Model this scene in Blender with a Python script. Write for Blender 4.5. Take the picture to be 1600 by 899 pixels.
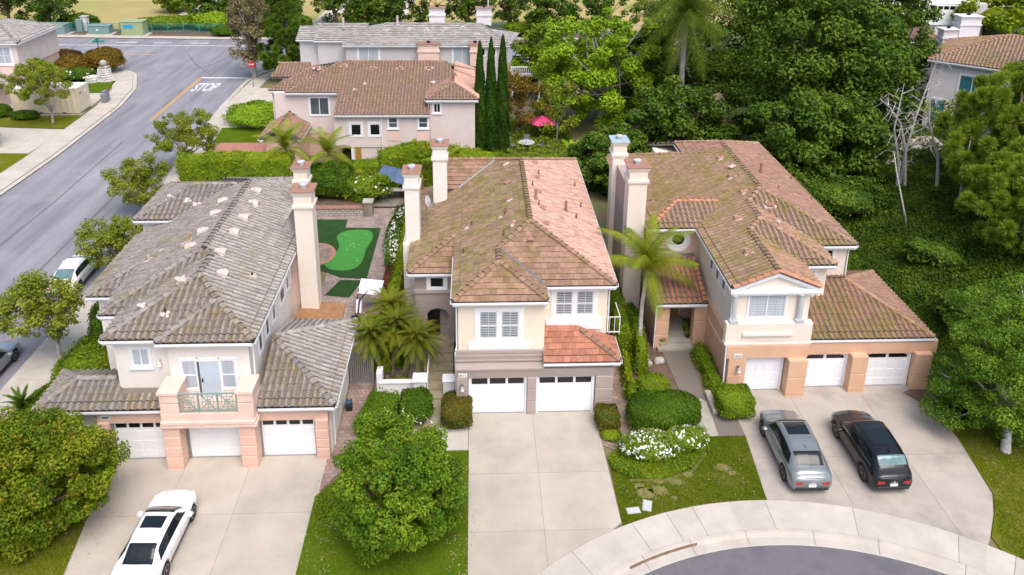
import bpy, bmesh, math, random
import numpy as np
from mathutils import Vector, Matrix
R = math.radians
rnd = random.Random(7)
sc = bpy.context.scene
for o in list(bpy.data.objects): bpy.data.objects.remove(o)

# ---------------------------------------------------------------- camera
cam_d = bpy.data.cameras.new("camera")
cam = bpy.data.objects.new("camera", cam_d); sc.collection.objects.link(cam); sc.camera = cam
CAMH = 26.75
_p, _y, _r = R(17.95), R(2.8), R(0.74)
fw = Vector((math.sin(_y)*math.cos(_p), math.cos(_y)*math.cos(_p), -math.sin(_p)))
r0 = Vector((math.cos(_y), -math.sin(_y), 0)); u0 = r0.cross(fw)
rt = math.cos(_r)*r0 + math.sin(_r)*u0; up = -math.sin(_r)*r0 + math.cos(_r)*u0
M = Matrix((rt, up, -fw)).transposed().to_4x4(); M.translation = (0, 0, CAMH)
cam.matrix_world = M
cam_d.sensor_width = 36; cam_d.lens = 36*1244/1600
cam_d.shift_y = -(449.5-176)/1600
cam_d.clip_start = 0.5; cam_d.clip_end = 6000
CAM = Vector((0, 0, CAMH))
# ---------------------------------------------------------------- light
SUN_EL, SUN_AZ = 60, 160      # azimuth: degrees from +Y clockwise towards +X
w = bpy.data.worlds.new("World"); sc.world = w; w.use_nodes = True
nt = w.node_tree; bg = nt.nodes['Background']
sky = nt.nodes.new('ShaderNodeTexSky'); sky.sky_type = 'NISHITA'; sky.sun_disc = False
sky.sun_elevation = R(SUN_EL); sky.sun_rotation = R(SUN_AZ); sky.dust_density = 4.0; sky.air_density = 0.8; sky.ozone_density = 0.4
nt.links.new(sky.outputs[0], bg.inputs[0]); bg.inputs[1].default_value = 0.15
sl = bpy.data.lights.new("sun", 'SUN'); sl.energy = 1.2; sl.angle = R(40); sl.color = (1, 0.965, 0.93)
so = bpy.data.objects.new("sun", sl); sc.collection.objects.link(so)
sd = Vector((math.sin(R(SUN_AZ))*math.cos(R(SUN_EL)), math.cos(R(SUN_AZ))*math.cos(R(SUN_EL)), math.sin(R(SUN_EL))))
so.rotation_euler = sd.to_track_quat('Z', 'Y').to_euler()
vs = sc.view_settings; vs.view_transform = 'Standard'; vs.look = 'None'; vs.gamma = 1; vs.use_curve_mapping = False
vs.exposure = 0.78
sc.render.resolution_x = 1024; sc.render.resolution_y = 575
sc.render.engine = 'CYCLES'

# ---------------------------------------------------------------- materials
def lin(c): return tuple(((x/255)/12.92 if x <= 10 else ((x/255+0.055)/1.055)**2.4) for x in c)
def mat(name, col, rough=0.8, col2=None, scale=3.0, detail=4, bump=0.0, bscale=None, metal=0.0, vary=0.0, spec=0.4,
        moss=None, mossamt=0.5, mossscale=0.6, coords='pos', trans=0.0, coat=0.0, contrast=(0.35, 0.65), stain=None, stainamt=0.5, stainscale=0.5, stretch=None, emit=None):
    m = bpy.data.materials.new(name); m.use_nodes = True
    n = m.node_tree.nodes; l = m.node_tree.links; b = n['Principled BSDF']
    b.inputs['Roughness'].default_value = rough; b.inputs['Metallic'].default_value = metal
    b.inputs['Specular IOR Level'].default_value = spec
    if coat: b.inputs['Coat Weight'].default_value = coat; b.inputs['Coat Roughness'].default_value = 0.04
    b.inputs['Base Color'].default_value = (*col, 1)
    if coords == 'pos': src = n.new('ShaderNodeNewGeometry').outputs['Position']
    else: src = n.new('ShaderNodeTexCoord').outputs['Object']
    if stretch:
        mp = n.new('ShaderNodeMapping'); mp.inputs['Scale'].default_value = stretch; l.new(src, mp.inputs[0]); src2 = mp.outputs[0]
    else: src2 = src
    def noise(s, d=4, sr=None):
        t = n.new('ShaderNodeTexNoise'); t.inputs['Scale'].default_value = s; t.inputs['Detail'].default_value = d; t.inputs['Roughness'].default_value = 0.6
        l.new(sr or src2, t.inputs['Vector']); return t.outputs['Fac']
    def ramp(f, a, c):
        r = n.new('ShaderNodeMapRange'); r.inputs[1].default_value = a; r.inputs[2].default_value = c; l.new(f, r.inputs[0]); return r.outputs[0]
    def mix(f, A, B, mode='MIX'):
        x = n.new('ShaderNodeMix'); x.data_type = 'RGBA'; x.blend_type = mode
        if isinstance(f, float): x.inputs[0].default_value = f
        else: l.new(f, x.inputs[0])
        for i, v in ((6, A), (7, B)):
            if isinstance(v, tuple): x.inputs[i].default_value = (*v, 1)
            else: l.new(v, x.inputs[i])
        return x.outputs[2]
    c = None
    if col2: c = mix(ramp(noise(scale, detail), *contrast), col, col2)
    if moss:
        f = ramp(noise(mossscale, 6, src), 0.62-0.3*mossamt, 0.82-0.3*mossamt); c = mix(f, c or col, moss)
    if stain:
        f = ramp(noise(stainscale, 7, src), 0.52, 0.8); mm = n.new('ShaderNodeMath'); mm.operation = 'MULTIPLY'; l.new(f, mm.inputs[0]); mm.inputs[1].default_value = stainamt
        c = mix(mm.outputs[0], c or col, stain)
    if vary:
        g = n.new('ShaderNodeNewGeometry'); oi = n.new('ShaderNodeObjectInfo'); ad = n.new('ShaderNodeMath'); ad.operation = 'ADD'
        l.new(g.outputs['Random Per Island'], ad.inputs[0]); l.new(oi.outputs['Random'], ad.inputs[1])
        fr = n.new('ShaderNodeMath'); fr.operation = 'FRACT'; l.new(ad.outputs[0], fr.inputs[0])
        hs = n.new('ShaderNodeHueSaturation'); r = n.new('ShaderNodeMapRange'); r.inputs[3].default_value = 1-vary; r.inputs[4].default_value = 1+vary
        l.new(fr.outputs[0], r.inputs[0]); l.new(r.outputs[0], hs.inputs['Value'])
        if c is None: hs.inputs['Color'].default_value = (*col, 1)
        else: l.new(c, hs.inputs['Color'])
        c = hs.outputs[0]
    if c is not None: l.new(c, b.inputs['Base Color'])
    if bump:
        bp = n.new('ShaderNodeBump'); bp.inputs['Strength'].default_value = bump; bp.inputs['Distance'].default_value = 0.03
        l.new(noise(bscale or scale*6, 5), bp.inputs['Height']); l.new(bp.outputs[0], b.inputs['Normal'])
    if emit: b.inputs['Emission Color'].default_value = (*emit[0], 1); b.inputs['Emission Strength'].default_value = emit[1]
    if trans:
        o = n['Material Output']; tr = n.new('ShaderNodeBsdfTranslucent'); ms = n.new('ShaderNodeMixShader'); ms.inputs[0].default_value = trans
        if c is not None: l.new(c, tr.inputs[0])
        else: tr.inputs[0].default_value = (*col, 1)
        l.new(b.outputs[0], ms.inputs[1]); l.new(tr.outputs[0], ms.inputs[2]); l.new(ms.outputs[0], o.inputs[0])
    return m
def brickmat(name, c1, c2, mortar, bw, bh, rot=0.0, rough=0.85, msize=0.012):
    m = mat(name, c1, rough); n = m.node_tree.nodes; l = m.node_tree.links; b = n['Principled BSDF']
    g = n.new('ShaderNodeNewGeometry'); mp = n.new('ShaderNodeMapping'); mp.inputs['Rotation'].default_value = (0, 0, rot); l.new(g.outputs['Position'], mp.inputs[0])
    t = n.new('ShaderNodeTexBrick'); l.new(mp.outputs[0], t.inputs[0]); t.inputs['Scale'].default_value = 1
    t.inputs['Color1'].default_value = (*c1, 1); t.inputs['Color2'].default_value = (*c2, 1); t.inputs['Mortar'].default_value = (*mortar, 1)
    t.inputs['Brick Width'].default_value = bw; t.inputs['Row Height'].default_value = bh; t.inputs['Mortar Size'].default_value = msize
    no = n.new('ShaderNodeTexNoise'); no.inputs['Scale'].default_value = 1.3; no.inputs['Detail'].default_value = 6; l.new(g.outputs['Position'], no.inputs[0])
    r = n.new('ShaderNodeMapRange'); r.inputs[1].default_value = .3; r.inputs[2].default_value = .7; r.inputs[3].default_value = .7; r.inputs[4].default_value = 1.25; l.new(no.outputs[0], r.inputs[0])
    hs = n.new('ShaderNodeHueSaturation'); l.new(t.outputs[0], hs.inputs['Color']); l.new(r.outputs[0], hs.inputs['Value']); l.new(hs.outputs[0], b.inputs['Base Color'])
    bp = n.new('ShaderNodeBump'); bp.inputs['Strength'].default_value = .5; bp.inputs['Distance'].default_value = .01; l.new(t.outputs['Fac'], bp.inputs['Height']); bp.invert = True; l.new(bp.outputs[0], b.inputs['Normal'])
    return m
MT = {}
def A(name, *a, **k): MT[name] = mat(name, *a, **k)
A('bare_soil', (.25,.20,.10), .95, (.15,.15,.03), 3, 7, bump=.4, bscale=20)
A('asphalt', (.265,.265,.295), .9, (.175,.175,.20), .5, 8, bump=.3, bscale=60, stain=(.34,.34,.365), stainamt=.8, stainscale=.13, stretch=(1.6,.16,1))
A('asphalt_dark', (.115,.113,.125), .9, (.165,.16,.172), .9, 9, bump=.4, bscale=50, stain=(.055,.05,.06), stainamt=.7, stainscale=.9)
A('concrete', (.47,.425,.365), .85, (.39,.35,.30), .55, 10, bump=.2, bscale=25, vary=.06, stain=(.30,.265,.22), stainamt=.5, stainscale=.45)
A('concrete_wet', (.43,.385,.34), .75, (.36,.325,.29), .8, 8, bump=.15, bscale=25, vary=.05, stain=(.14,.125,.11), stainamt=.8, stainscale=.28)
A('sidewalk', (.50,.465,.41), .85, (.43,.40,.35), 1.1, 8, bump=.15, bscale=25, vary=.06, stain=(.36,.32,.27), stainamt=.45, stainscale=.8)
A('joint', (.17,.15,.13), .95)
A('old_concrete', (.36,.31,.22), .9, (.25,.22,.14), 1.3, 8, bump=.2, bscale=20, stain=(.13,.13,.06), stainamt=.7, stainscale=.9)
A('path_concrete', (.42,.40,.35), .9, (.34,.32,.28), 1.3, 8, bump=.2, bscale=20, vary=.06)
A('soil', (.10,.065,.045), .95, (.16,.11,.08), 2, 7, bump=.5, bscale=12)
A('lawn', (.10,.125,.004), .95, (.135,.145,.01), .8, 8, spec=.08, bump=.8, bscale=30, stain=(.28,.21,.10), stainamt=.55, stainscale=.55)
A('lawn_fresh', (.06,.115,.003), .95, (.085,.135,.006), .9, 7, bump=.8, spec=.08, bscale=30, stain=(.15,.15,.015), stainamt=.5, stainscale=.7)
A('yard', (.13,.15,.04), .95, (.20,.16,.09), .4, 7, bump=.4, bscale=10)
A('slopecover', (.045,.09,.015), .95, (.09,.10,.03), .5, 7, bump=.6, bscale=10)
A('drygrass', (.42,.31,.14), .95, (.30,.28,.09), .06, 7, bump=.3, bscale=3, stain=(.16,.22,.05), stainamt=.8, stainscale=.05)
A('dirt_path', (.55,.50,.43), .95, (.46,.40,.33), 1, 5)
A('turf', (.012,.05,.006), .95, (.02,.07,.01), 1.5, 6, bump=.8, bscale=60)
A('green_turf', (.045,.22,.035), .95, (.055,.25,.045), 2, 4, bump=.2, bscale=60)
MT['pavers'] = brickmat('pavers', (.42,.33,.29), (.27,.215,.20), (.16,.13,.12), .22, .11, R(45))
MT['pavers_rose'] = brickmat('pavers_rose', (.38,.25,.21), (.24,.19,.18), (.14,.11,.10), .24, .24, 0)
MT['pavers_brown'] = brickmat('pavers_brown', (.36,.25,.18), (.23,.19,.16), (.10,.08,.07), .4, .3, R(30))
MT['flagstone'] = brickmat('flagstone', (.28,.25,.22), (.20,.17,.14), (.10,.085,.07), .35, .16)
A('terracotta_slab', (.42,.20,.15), .8, (.36,.16,.12), 1, 6, bump=.1)
A('white_paint', (.80,.80,.82), .5, (.74,.75,.78), .9, 5, vary=.0)
A('door_white', (.82,.83,.85), .45, (.78,.79,.82), 1.5, 3)
A('road_white', (.72,.72,.72), .8, (.55,.55,.56), 4, 6)
A('road_yellow', (.70,.36,.03), .8, (.55,.30,.06), 4, 6)
A('stucco_cream', (.80,.755,.70), .9, (.76,.71,.655), .7, 7, bump=.35, bscale=40, stain=(0.562,0.518,0.468), stainamt=.35, stainscale=1.1)
A('stucco_yellow', (.79,.71,.58), .9, (.75,.67,.54), .7, 7, bump=.35, bscale=40, stain=(0.569,0.497,0.382), stainamt=.35, stainscale=1.1)
A('stucco_ivory', (.79,.70,.61), .9, (.73,.64,.56), .7, 7, bump=.35, bscale=40, stain=(.60,.46,.34), stainamt=.25, stainscale=.9)
A('stucco_peach', (.72,.49,.39), .9, (.66,.44,.35), .7, 7, bump=.35, bscale=40, stain=(0.518,0.353,0.281), stainamt=.35, stainscale=1.1)
A('stucco_pinktrim', (.77,.58,.49), .9, (.69,.50,.42), .7, 7, bump=.35, bscale=40, stain=(0.554,0.418,0.353), stainamt=.35, stainscale=1.1)
A('stucco_orange', (.66,.42,.28), .9, (.60,.37,.245), .7, 7, bump=.35, bscale=40, stain=(0.475,0.302,0.202), stainamt=.35, stainscale=1.1)
A('stucco_taupe', (.34,.28,.255), .9, (.305,.25,.225), .7, 7, bump=.35, bscale=40, stain=(0.288,0.238,0.216), stainamt=.35, stainscale=1.1)
A('stucco_taupe_trim', (.40,.335,.305), .9, (.36,.30,.27), .7, 7, bump=.35, bscale=40, stain=(0.331,0.281,0.252), stainamt=.35, stainscale=1.1)
A('stucco_rose', (.68,.59,.555), .9, (.63,.54,.51), .7, 7, bump=.3, bscale=40, stain=(0.461,0.403,0.396), stainamt=.35, stainscale=1.1)
A('stucco_salmon', (.60,.44,.37), .9, (.55,.39,.33), .7, 7, bump=.3, bscale=40)
A('stucco_grey', (.55,.54,.55), .9, (.50,.49,.50), .7, 7, bump=.3, bscale=40, stain=(0.396,0.389,0.396), stainamt=.35, stainscale=1.1)
A('stucco_white', (.72,.69,.70), .9, (.66,.63,.64), .7, 7, bump=.3, bscale=40, stain=(0.518,0.497,0.504), stainamt=.35, stainscale=1.1)
A('column_grey', (.48,.49,.51), .7, (.44,.45,.47), 2, 5)
T = dict(scale=5, detail=8, bump=.5, bscale=45, vary=.20)
A('tile_grey', (.29,.265,.245), .92, (.205,.185,.17), moss=(.20,.17,.09), mossamt=.35, mossscale=.8, **T)
A('tile_grey_light', (.37,.345,.32), .92, (.285,.265,.24), moss=(.27,.235,.13), mossamt=.15, mossscale=.8, **T)
A('tile_grey_front', (.31,.265,.225), .92, (.215,.18,.15), moss=(.235,.18,.08), mossamt=.45, mossscale=1.2, **T)
A('tile_mossy', (.33,.22,.145), .92, (.24,.155,.10), moss=(.225,.175,.06), mossamt=.66, mossscale=1.1, **T)
A('tile_salmon', (.60,.37,.29), .9, (.51,.31,.24), scale=3, detail=7, bump=.4, bscale=45, vary=.13, stain=(.40,.27,.18), stainamt=.5, stainscale=.6)
A('tile_brown', (.34,.205,.14), .92, (.25,.155,.10), moss=(.22,.15,.06), mossamt=.45, mossscale=.8, **T)
A('tile_red', (.43,.175,.11), .88, (.32,.14,.09), moss=(.27,.17,.09), mossamt=.25, mossscale=1.0, **T)
A('tile_redmoss', (.38,.18,.11), .9, (.28,.145,.09), moss=(.23,.165,.05), mossamt=.65, mossscale=.7, **T)
A('tile_tan', (.39,.245,.165), .92, (.30,.185,.125), moss=(.23,.175,.055), mossamt=.5, mossscale=.6, **T)
A('tile_rose', (.33,.20,.15), .92, (.25,.145,.11), moss=(.26,.175,.12), mossamt=.5, mossscale=.8, **T)
A('tile_slate', (.36,.345,.33), .92, (.27,.26,.245), moss=(.31,.29,.24), mossamt=.4, mossscale=.6, **T)
A('mortar', (.60,.52,.47), .9, (.46,.38,.34), 4, 6, bump=.5, bscale=20)
A('terracotta', (.37,.195,.14), .85, (.27,.145,.105), 4, 6, bump=.3, bscale=30, vary=.1)
A('ridge_terracotta', (.52,.24,.15), .9, (.38,.19,.11), 4, 6, bump=.3, bscale=30, vary=.15)
A('glass', (.05,.065,.08), .06, (.10,.12,.14), .9, 3, spec=.8)
A('glass_dark', (.012,.012,.013), .12, spec=.6)
A('glass_teal', (.03,.13,.16), .05, (.05,.20,.24), .7, 3, spec=.8)
A('curtain', (.45,.50,.56), .5, (.35,.40,.46), 2, 3, stretch=(6,6,.3))
A('shutter', (.46,.49,.52), .5)
A('blueish_door', (.50,.58,.66), .4, (.44,.52,.60), 1, 3)
A('dark_door', (.045,.012,.010), .5, (.06,.018,.014), 3, 3, stretch=(8,8,.5))
A('wood_door', (.40,.23,.05), .5, (.30,.16,.035), 3, 4, stretch=(8,8,.6))
A('rail_green', (.25,.35,.31), .6, (.21,.30,.27), 3, 3)
A('metal_grey', (.30,.31,.33), .5, metal=.6)
A('metal_light', (.62,.64,.68), .4, metal=.3)
A('metal_dark', (.03,.03,.035), .5, metal=.4)
A('rust', (.12,.07,.04), .8, (.20,.13,.08), 3, 6)
A('gate_grey', (.26,.26,.27), .7, (.20,.20,.21), 3, 4)
A('fence_wood', (.30,.19,.10), .85, (.23,.15,.08), 2, 6, bump=.3)
A('blue_cover', (.05,.09,.17), .6, (.08,.13,.23), 2, 3)
A('cap_blue', (.36,.46,.52), .6, (.30,.40,.46), 2, 3)
A('fence_green', (.02,.25,.22), .5, (.03,.30,.27), 2, 3)
A('util_teal', (.14,.24,.23), .6, (.18,.29,.27), 2, 5)
A('util_green', (.27,.34,.17), .6, (.31,.38,.20), 2, 5)
A('util_paint_blue', (.03,.30,.48), .6)
A('container_beige', (.62,.55,.40), .6, (.57,.50,.36), 1, 5)
A('container_roof', (.80,.79,.74), .6, (.72,.70,.64), 1, 5)
A('stone_white', (.62,.61,.58), .9, (.46,.45,.43), 6, 6, bump=.6, bscale=12, vary=.15)
A('sign_red', (.45,.02,.02), .5); A('sign_green', (.02,.30,.18), .5)
A('umbrella_pink', (.58,.05,.16), .8, (.66,.07,.20), 2, 4)
A('bin_blue', (.04,.08,.13), .5)
A('flower_white', (.85,.85,.80), .8, vary=.08)
A('flower_red', (.45,.015,.04), .8, vary=.2)
A('cloth_white', (.74,.70,.78), .6)
A('bark', (.16,.12,.09), .95, (.10,.075,.055), 6, 6, bump=.6, bscale=14)
A('bark_pale', (.42,.39,.36), .95, (.28,.25,.22), 6, 6, bump=.6, bscale=14)
A('bark_white', (.58,.55,.53), .9, (.36,.33,.31), 6, 6, bump=.4, bscale=14)
A('frond_dry', (.40,.31,.22), .95, (.30,.23,.16), 4, 5, vary=.25)
def leafmat(name, c1, c2, rough=.55, vary=.38, trans=.22, c3=None, s3=1.2, amt=.4, scale=.55):
    c1, c2 = (c1[0], c1[1], c1[2]*.55), (c2[0], c2[1], c2[2]*.55)
    A(name, c1, rough, c2, scale=scale, detail=5, vary=vary, trans=trans, spec=.12, contrast=(.38,.62), stain=c3, stainamt=amt, stainscale=s3)
leafmat('leaf_mid', (.07,.15,.014), (.17,.27,.025), c3=(.30,.24,.035), s3=2.6, amt=.5)
leafmat('leaf_yellow', (.07,.13,.012), (.18,.235,.02), c3=(.36,.19,.02), s3=2.4, amt=.75)
leafmat('leaf_street', (.15,.20,.028), (.24,.28,.05), c3=(.24,.20,.05), s3=1.8, amt=.3)
leafmat('leaf_dark', (.028,.075,.012), (.06,.12,.018))
leafmat('leaf_deep', (.045,.10,.018), (.115,.19,.032), c3=(.15,.17,.05), s3=.5, amt=.4)
leafmat('leaf_bright', (.17,.30,.022), (.27,.40,.035), c3=(.30,.36,.06), s3=1.2, amt=.4)
leafmat('leaf_willow', (.07,.15,.02), (.16,.26,.04))
leafmat('leaf_lime', (.14,.22,.015), (.27,.32,.02), c3=(.12,.20,.015), s3=1.6, amt=.7)
leafmat('leaf_hedge', (.05,.11,.012), (.09,.16,.018))
leafmat('leaf_hedge_mid', (.12,.20,.018), (.19,.26,.025))
leafmat('leaf_hedge_brown', (.07,.10,.018), (.13,.11,.025), c3=(.22,.09,.05), s3=3, amt=.6)
leafmat('leaf_pine', (.17,.25,.04), (.27,.35,.06), vary=.3)
leafmat('leaf_pinemid', (.08,.15,.03), (.14,.22,.04), vary=.3)
leafmat('leaf_pinedark', (.035,.06,.016), (.06,.10,.022), vary=.3)
leafmat('leaf_cypress', (.022,.06,.008), (.045,.095,.014), vary=.3)
leafmat('leaf_grey', (.17,.14,.12), (.24,.21,.18), vary=.3)
leafmat('leaf_purple', (.10,.05,.04), (.16,.08,.05), vary=.3)
leafmat('leaf_bronze', (.14,.10,.02), (.20,.12,.03), vary=.3)
leafmat('leaf_cover', (.035,.08,.012), (.09,.145,.018), c3=(.16,.19,.03), s3=.5, amt=.6)
leafmat('grass_blade', (.10,.17,.02), (.17,.22,.04), vary=.3)
leafmat('palm_leaf', (.16,.23,.018), (.26,.30,.03), vary=.25, c3=(.33,.30,.06), s3=1.3, amt=.5)
leafmat('palm_green', (.09,.14,.02), (.15,.20,.03), vary=.3, c3=(.25,.24,.06), s3=1.3, amt=.4)
leafmat('palm_date', (.10,.145,.018), (.19,.21,.03), vary=.25, c3=(.30,.20,.05), s3=1.6, amt=.5)

A('tile_butt_shade', (.10,.075,.06), .95, (.06,.045,.035), 5, 6)  # butts and cap ends: shadow gaps between tile rows put into the colour
A('tile_pan', (.19,.145,.115), .95, (.13,.10,.08), 5, 6, moss=(.16,.13,.04), mossamt=.5, mossscale=.9, vary=.15)  # pans coloured darker than the barrels as painted relief shade, plus moss
A('tile_pan_grey', (.165,.15,.135), .95, (.12,.11,.10), 5, 6, moss=(.15,.115,.045), mossamt=.4, mossscale=.9, vary=.15)  # grey pans, relief shade likewise put into the colour, plus moss
A('clay_brown', (.33,.18,.09), .9, (.25,.13,.065), 3, 5, bump=.3, bscale=20)
# ---------------------------------------------------------------- object helpers
C = sc.collection
ORG = {}
def link(o): C.objects.link(o); return o
def thing(name, label, cat, loc=(0,0,0), group=None, kind=None, rotz=0):
    o = bpy.data.objects.new(name, None); link(o); o.location = loc; o.rotation_euler = (0,0,rotz); o.empty_display_size = .3
    o['label'] = label; o['category'] = cat
    if group: o['group'] = group
    if kind: o['kind'] = kind
    ORG[o.name] = Vector(loc) if rotz == 0 else Vector((0,0,0)); return o
class MB:
    def __init__(s): s.v = []; s.f = []; s.m = []
    def add(s, vs, fs, mi=0):
        k = len(s.v); s.v += [tuple(v) for v in vs]; s.f += [tuple(i+k for i in f) for f in fs]; s.m += [mi]*len(fs)
    def box(s, x0, x1, y0, y1, z0, z1, mi=0, bev=0):
        if bev:
            b = bev; vs = []
            for (ix, iy, iz) in [(i, j, k) for i in (0,1) for j in (0,1) for k in (0,1)]:
                X, Y, Z = (x1 if ix else x0), (y1 if iy else y0), (z1 if iz else z0)
                sx, sy, sz = (-1 if ix else 1), (-1 if iy else 1), (-1 if iz else 1)
                vs += [(X, Y+sy*b, Z+sz*b), (X+sx*b, Y, Z+sz*b), (X+sx*b, Y+sy*b, Z)]
            def I(ix, iy, iz, a): return (ix*4+iy*2+iz)*3+a
            fs = []
            for i in (0,1): fs.append([I(i,0,0,0), I(i,1,0,0), I(i,1,1,0), I(i,0,1,0)])
            for i in (0,1): fs.append([I(0,i,0,1), I(1,i,0,1), I(1,i,1,1), I(0,i,1,1)])
            for i in (0,1): fs.append([I(0,0,i,2), I(1,0,i,2), I(1,1,i,2), I(0,1,i,2)])
            for i in (0,1):
                for j in (0,1):
                    fs.append([I(0,i,j,1), I(1,i,j,1), I(1,i,j,2), I(0,i,j,2)])
                    fs.append([I(i,0,j,0), I(i,1,j,0), I(i,1,j,2), I(i,0,j,2)])
                    fs.append([I(i,j,0,0), I(i,j,1,0), I(i,j,1,1), I(i,j,0,1)])
                    for k in (0,1): pass
            for i in (0,1):
                for j in (0,1):
                    for k in (0,1): fs.append([I(i,j,k,0), I(i,j,k,1), I(i,j,k,2)])
            s.add(vs, fs, mi); return s
        vs = [(x0,y0,z0),(x1,y0,z0),(x1,y1,z0),(x0,y1,z0),(x0,y0,z1),(x1,y0,z1),(x1,y1,z1),(x0,y1,z1)]
        s.add(vs, [(0,3,2,1),(4,5,6,7),(0,1,5,4),(1,2,6,5),(2,3,7,6),(3,0,4,7)], mi); return s
    def prism(s, poly, z0, z1, mi=0):
        n = len(poly); vs = [(p[0],p[1],z0) for p in poly]+[(p[0],p[1],z1) for p in poly]
        s.add(vs, [tuple(range(n))[::-1], tuple(range(n,2*n))]+[(i,(i+1)%n,n+(i+1)%n,n+i) for i in range(n)], mi); return s
    def poly3(s, pts, thick, mi=0):   # planar 3d polygon thickened downwards
        n = len(pts); vs = [tuple(p) for p in pts]+[(p[0],p[1],p[2]-thick) for p in pts]
        s.add(vs, [tuple(range(n)), tuple(range(n,2*n))[::-1]]+[(i,n+i,n+(i+1)%n,(i+1)%n) for i in range(n)], mi); return s
    def tube(s, pts, rad, n=8, mi=0, cap=True):
        pts = [Vector(p) for p in pts]
        if not hasattr(rad, '__len__'): rad = [rad]*len(pts)
        vs = []; fs = []
        for i, p in enumerate(pts):
            d = (pts[min(i+1, len(pts)-1)]-pts[max(i-1, 0)]); d = d.normalized() if d.length > 1e-9 else Vector((0,0,1))
            a = d.orthogonal() if i == 0 else (pa - d*pa.dot(d))
            a.normalize(); pa = a; b = d.cross(a)
            for k in range(n):
                t = 2*math.pi*k/n; vs.append(p+(a*math.cos(t)+b*math.sin(t))*rad[i])
        for i in range(len(pts)-1):
            for k in range(n): fs.append((i*n+k, i*n+(k+1)%n, (i+1)*n+(k+1)%n, (i+1)*n+k))
        if cap: fs.append(tuple(range(n))[::-1]); fs.append(tuple((len(pts)-1)*n+k for k in range(n)))
        s.add(vs, fs, mi); return s
    def lathe(s, prof, c=(0,0,0), n=16, mi=0, axis='z'):
        vs = []; fs = []
        for r_, z in prof:
            for k in range(n):
                t = 2*math.pi*k/n; a, b = r_*math.cos(t), r_*math.sin(t)
                vs.append({'z':(c[0]+a,c[1]+b,c[2]+z),'y':(c[0]+a,c[1]+z,c[2]+b),'x':(c[0]+z,c[1]+a,c[2]+b)}[axis])
        for i in range(len(prof)-1):
            for k in range(n): fs.append((i*n+k, i*n+(k+1)%n, (i+1)*n+(k+1)%n, (i+1)*n+k))
        fs.append(tuple(range(n))[::-1]); fs.append(tuple((len(prof)-1)*n+k for k in range(n)))
        s.add(vs, fs, mi); return s
    def xf(s, M):
        s.v = [tuple(M @ Vector(v)) for v in s.v]; return s
    def mesh(s, name, mats, smooth=False, off=None):
        me = bpy.data.meshes.new(name)
        v = s.v if off is None else [(a[0]-off[0], a[1]-off[1], a[2]-off[2]) for a in s.v]
        me.from_pydata(v, [], s.f); mats = mats if isinstance(mats, (list, tuple)) else [mats]
        for m in mats: me.materials.append(MT[m] if isinstance(m, str) else m)
        if len(mats) > 1: me.polygons.foreach_set('material_index', s.m)
        b = bmesh.new(); b.from_mesh(me); bmesh.ops.recalc_face_normals(b, faces=b.faces); b.to_mesh(me); b.free()
        if smooth: me.polygons.foreach_set('use_smooth', [True]*len(me.polygons))
        me.update(); return me
def root(o):
    while o.parent: o = o.parent
    return o
def part(name, mb, mats, parent, smooth=False, kind=None, label=None):
    off = ORG[root(parent).name] if parent else Vector((0,0,0))
    me = mb if isinstance(mb, bpy.types.Mesh) else mb.mesh(name, mats, smooth, off)
    o = bpy.data.objects.new(name, me); link(o); o.parent = parent
    if kind: o['kind'] = kind
    if label: o['label'] = label
    return o
def single(name, mb, mats, label, cat, kind=None, group=None, smooth=False, loc=(0,0,0)):
    me = mb if isinstance(mb, bpy.types.Mesh) else mb.mesh(name, mats, smooth, loc)
    o = bpy.data.objects.new(name, me); link(o); o.location = loc
    o['label'] = label; o['category'] = cat
    if kind: o['kind'] = kind
    if group: o['group'] = group
    ORG[o.name] = Vector(loc); return o
def struct(name, mb, mats, label=None, smooth=False):
    o = single(name, mb, mats, label or name, name.replace('_', ' '), 'structure', smooth=smooth); 
    if label is None: del o['label']; 
    return o
def clone(o, loc=None, rotz=None, label=None, parent=None):
    c = o.copy(); C.objects.link(c)
    if parent: c.parent = parent
    if loc is not None: c.location = loc
    if rotz is not None: c.rotation_euler = (0,0,rotz)
    if label: c['label'] = label
    for ch in list(o.children): clone(ch, parent=c)
    if parent is None: ORG[c.name] = Vector(c.location)
    return c
def tri_poly(pts, z0, z1):
    b = bmesh.new(); vs = [b.verts.new((p[0],p[1],z1)) for p in pts]; f = b.faces.new(vs)
    r = bmesh.ops.extrude_face_region(b, geom=[f]); 
    for v in [g for g in r['geom'] if isinstance(g, bmesh.types.BMVert)]: v.co.z = z0
    bmesh.ops.triangulate(b, faces=[f for f in b.faces if len(f.verts) > 4]); bmesh.ops.recalc_face_normals(b, faces=b.faces)
    mb = MB(); b.verts.ensure_lookup_table(); b.verts.index_update()
    mb.add([v.co for v in b.verts], [[v.index for v in f.verts] for f in b.faces]); b.free(); return mb
def clip(poly, a, b, inside_left=True):   # clip 2d(+h) polygon by the half plane left of a->b
    out = []; dx, dy = b[0]-a[0], b[1]-a[1]
    def sd_(p): return dx*(p[1]-a[1])-dy*(p[0]-a[0])
    for i in range(len(poly)):
        p, q = poly[i], poly[(i+1) % len(poly)]; sp, sq = sd_(p), sd_(q)
        if sp >= 0: out.append(p)
        if (sp >= 0) != (sq >= 0):
            t = sp/(sp-sq); out.append(tuple(p[k]+(q[k]-p[k])*t for k in range(len(p))))
    return out
def ccw(poly):
    a = sum(poly[i][0]*poly[(i+1)%len(poly)][1]-poly[(i+1)%len(poly)][0]*poly[i][1] for i in range(len(poly)))
    return poly if a > 0 else poly[::-1]
def clip_convex(poly, cl):
    cl = ccw(cl)
    for i in range(len(cl)):
        poly = clip(poly, cl[i], cl[(i+1)%len(cl)])
        if len(poly) < 3: return []
    return poly
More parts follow.
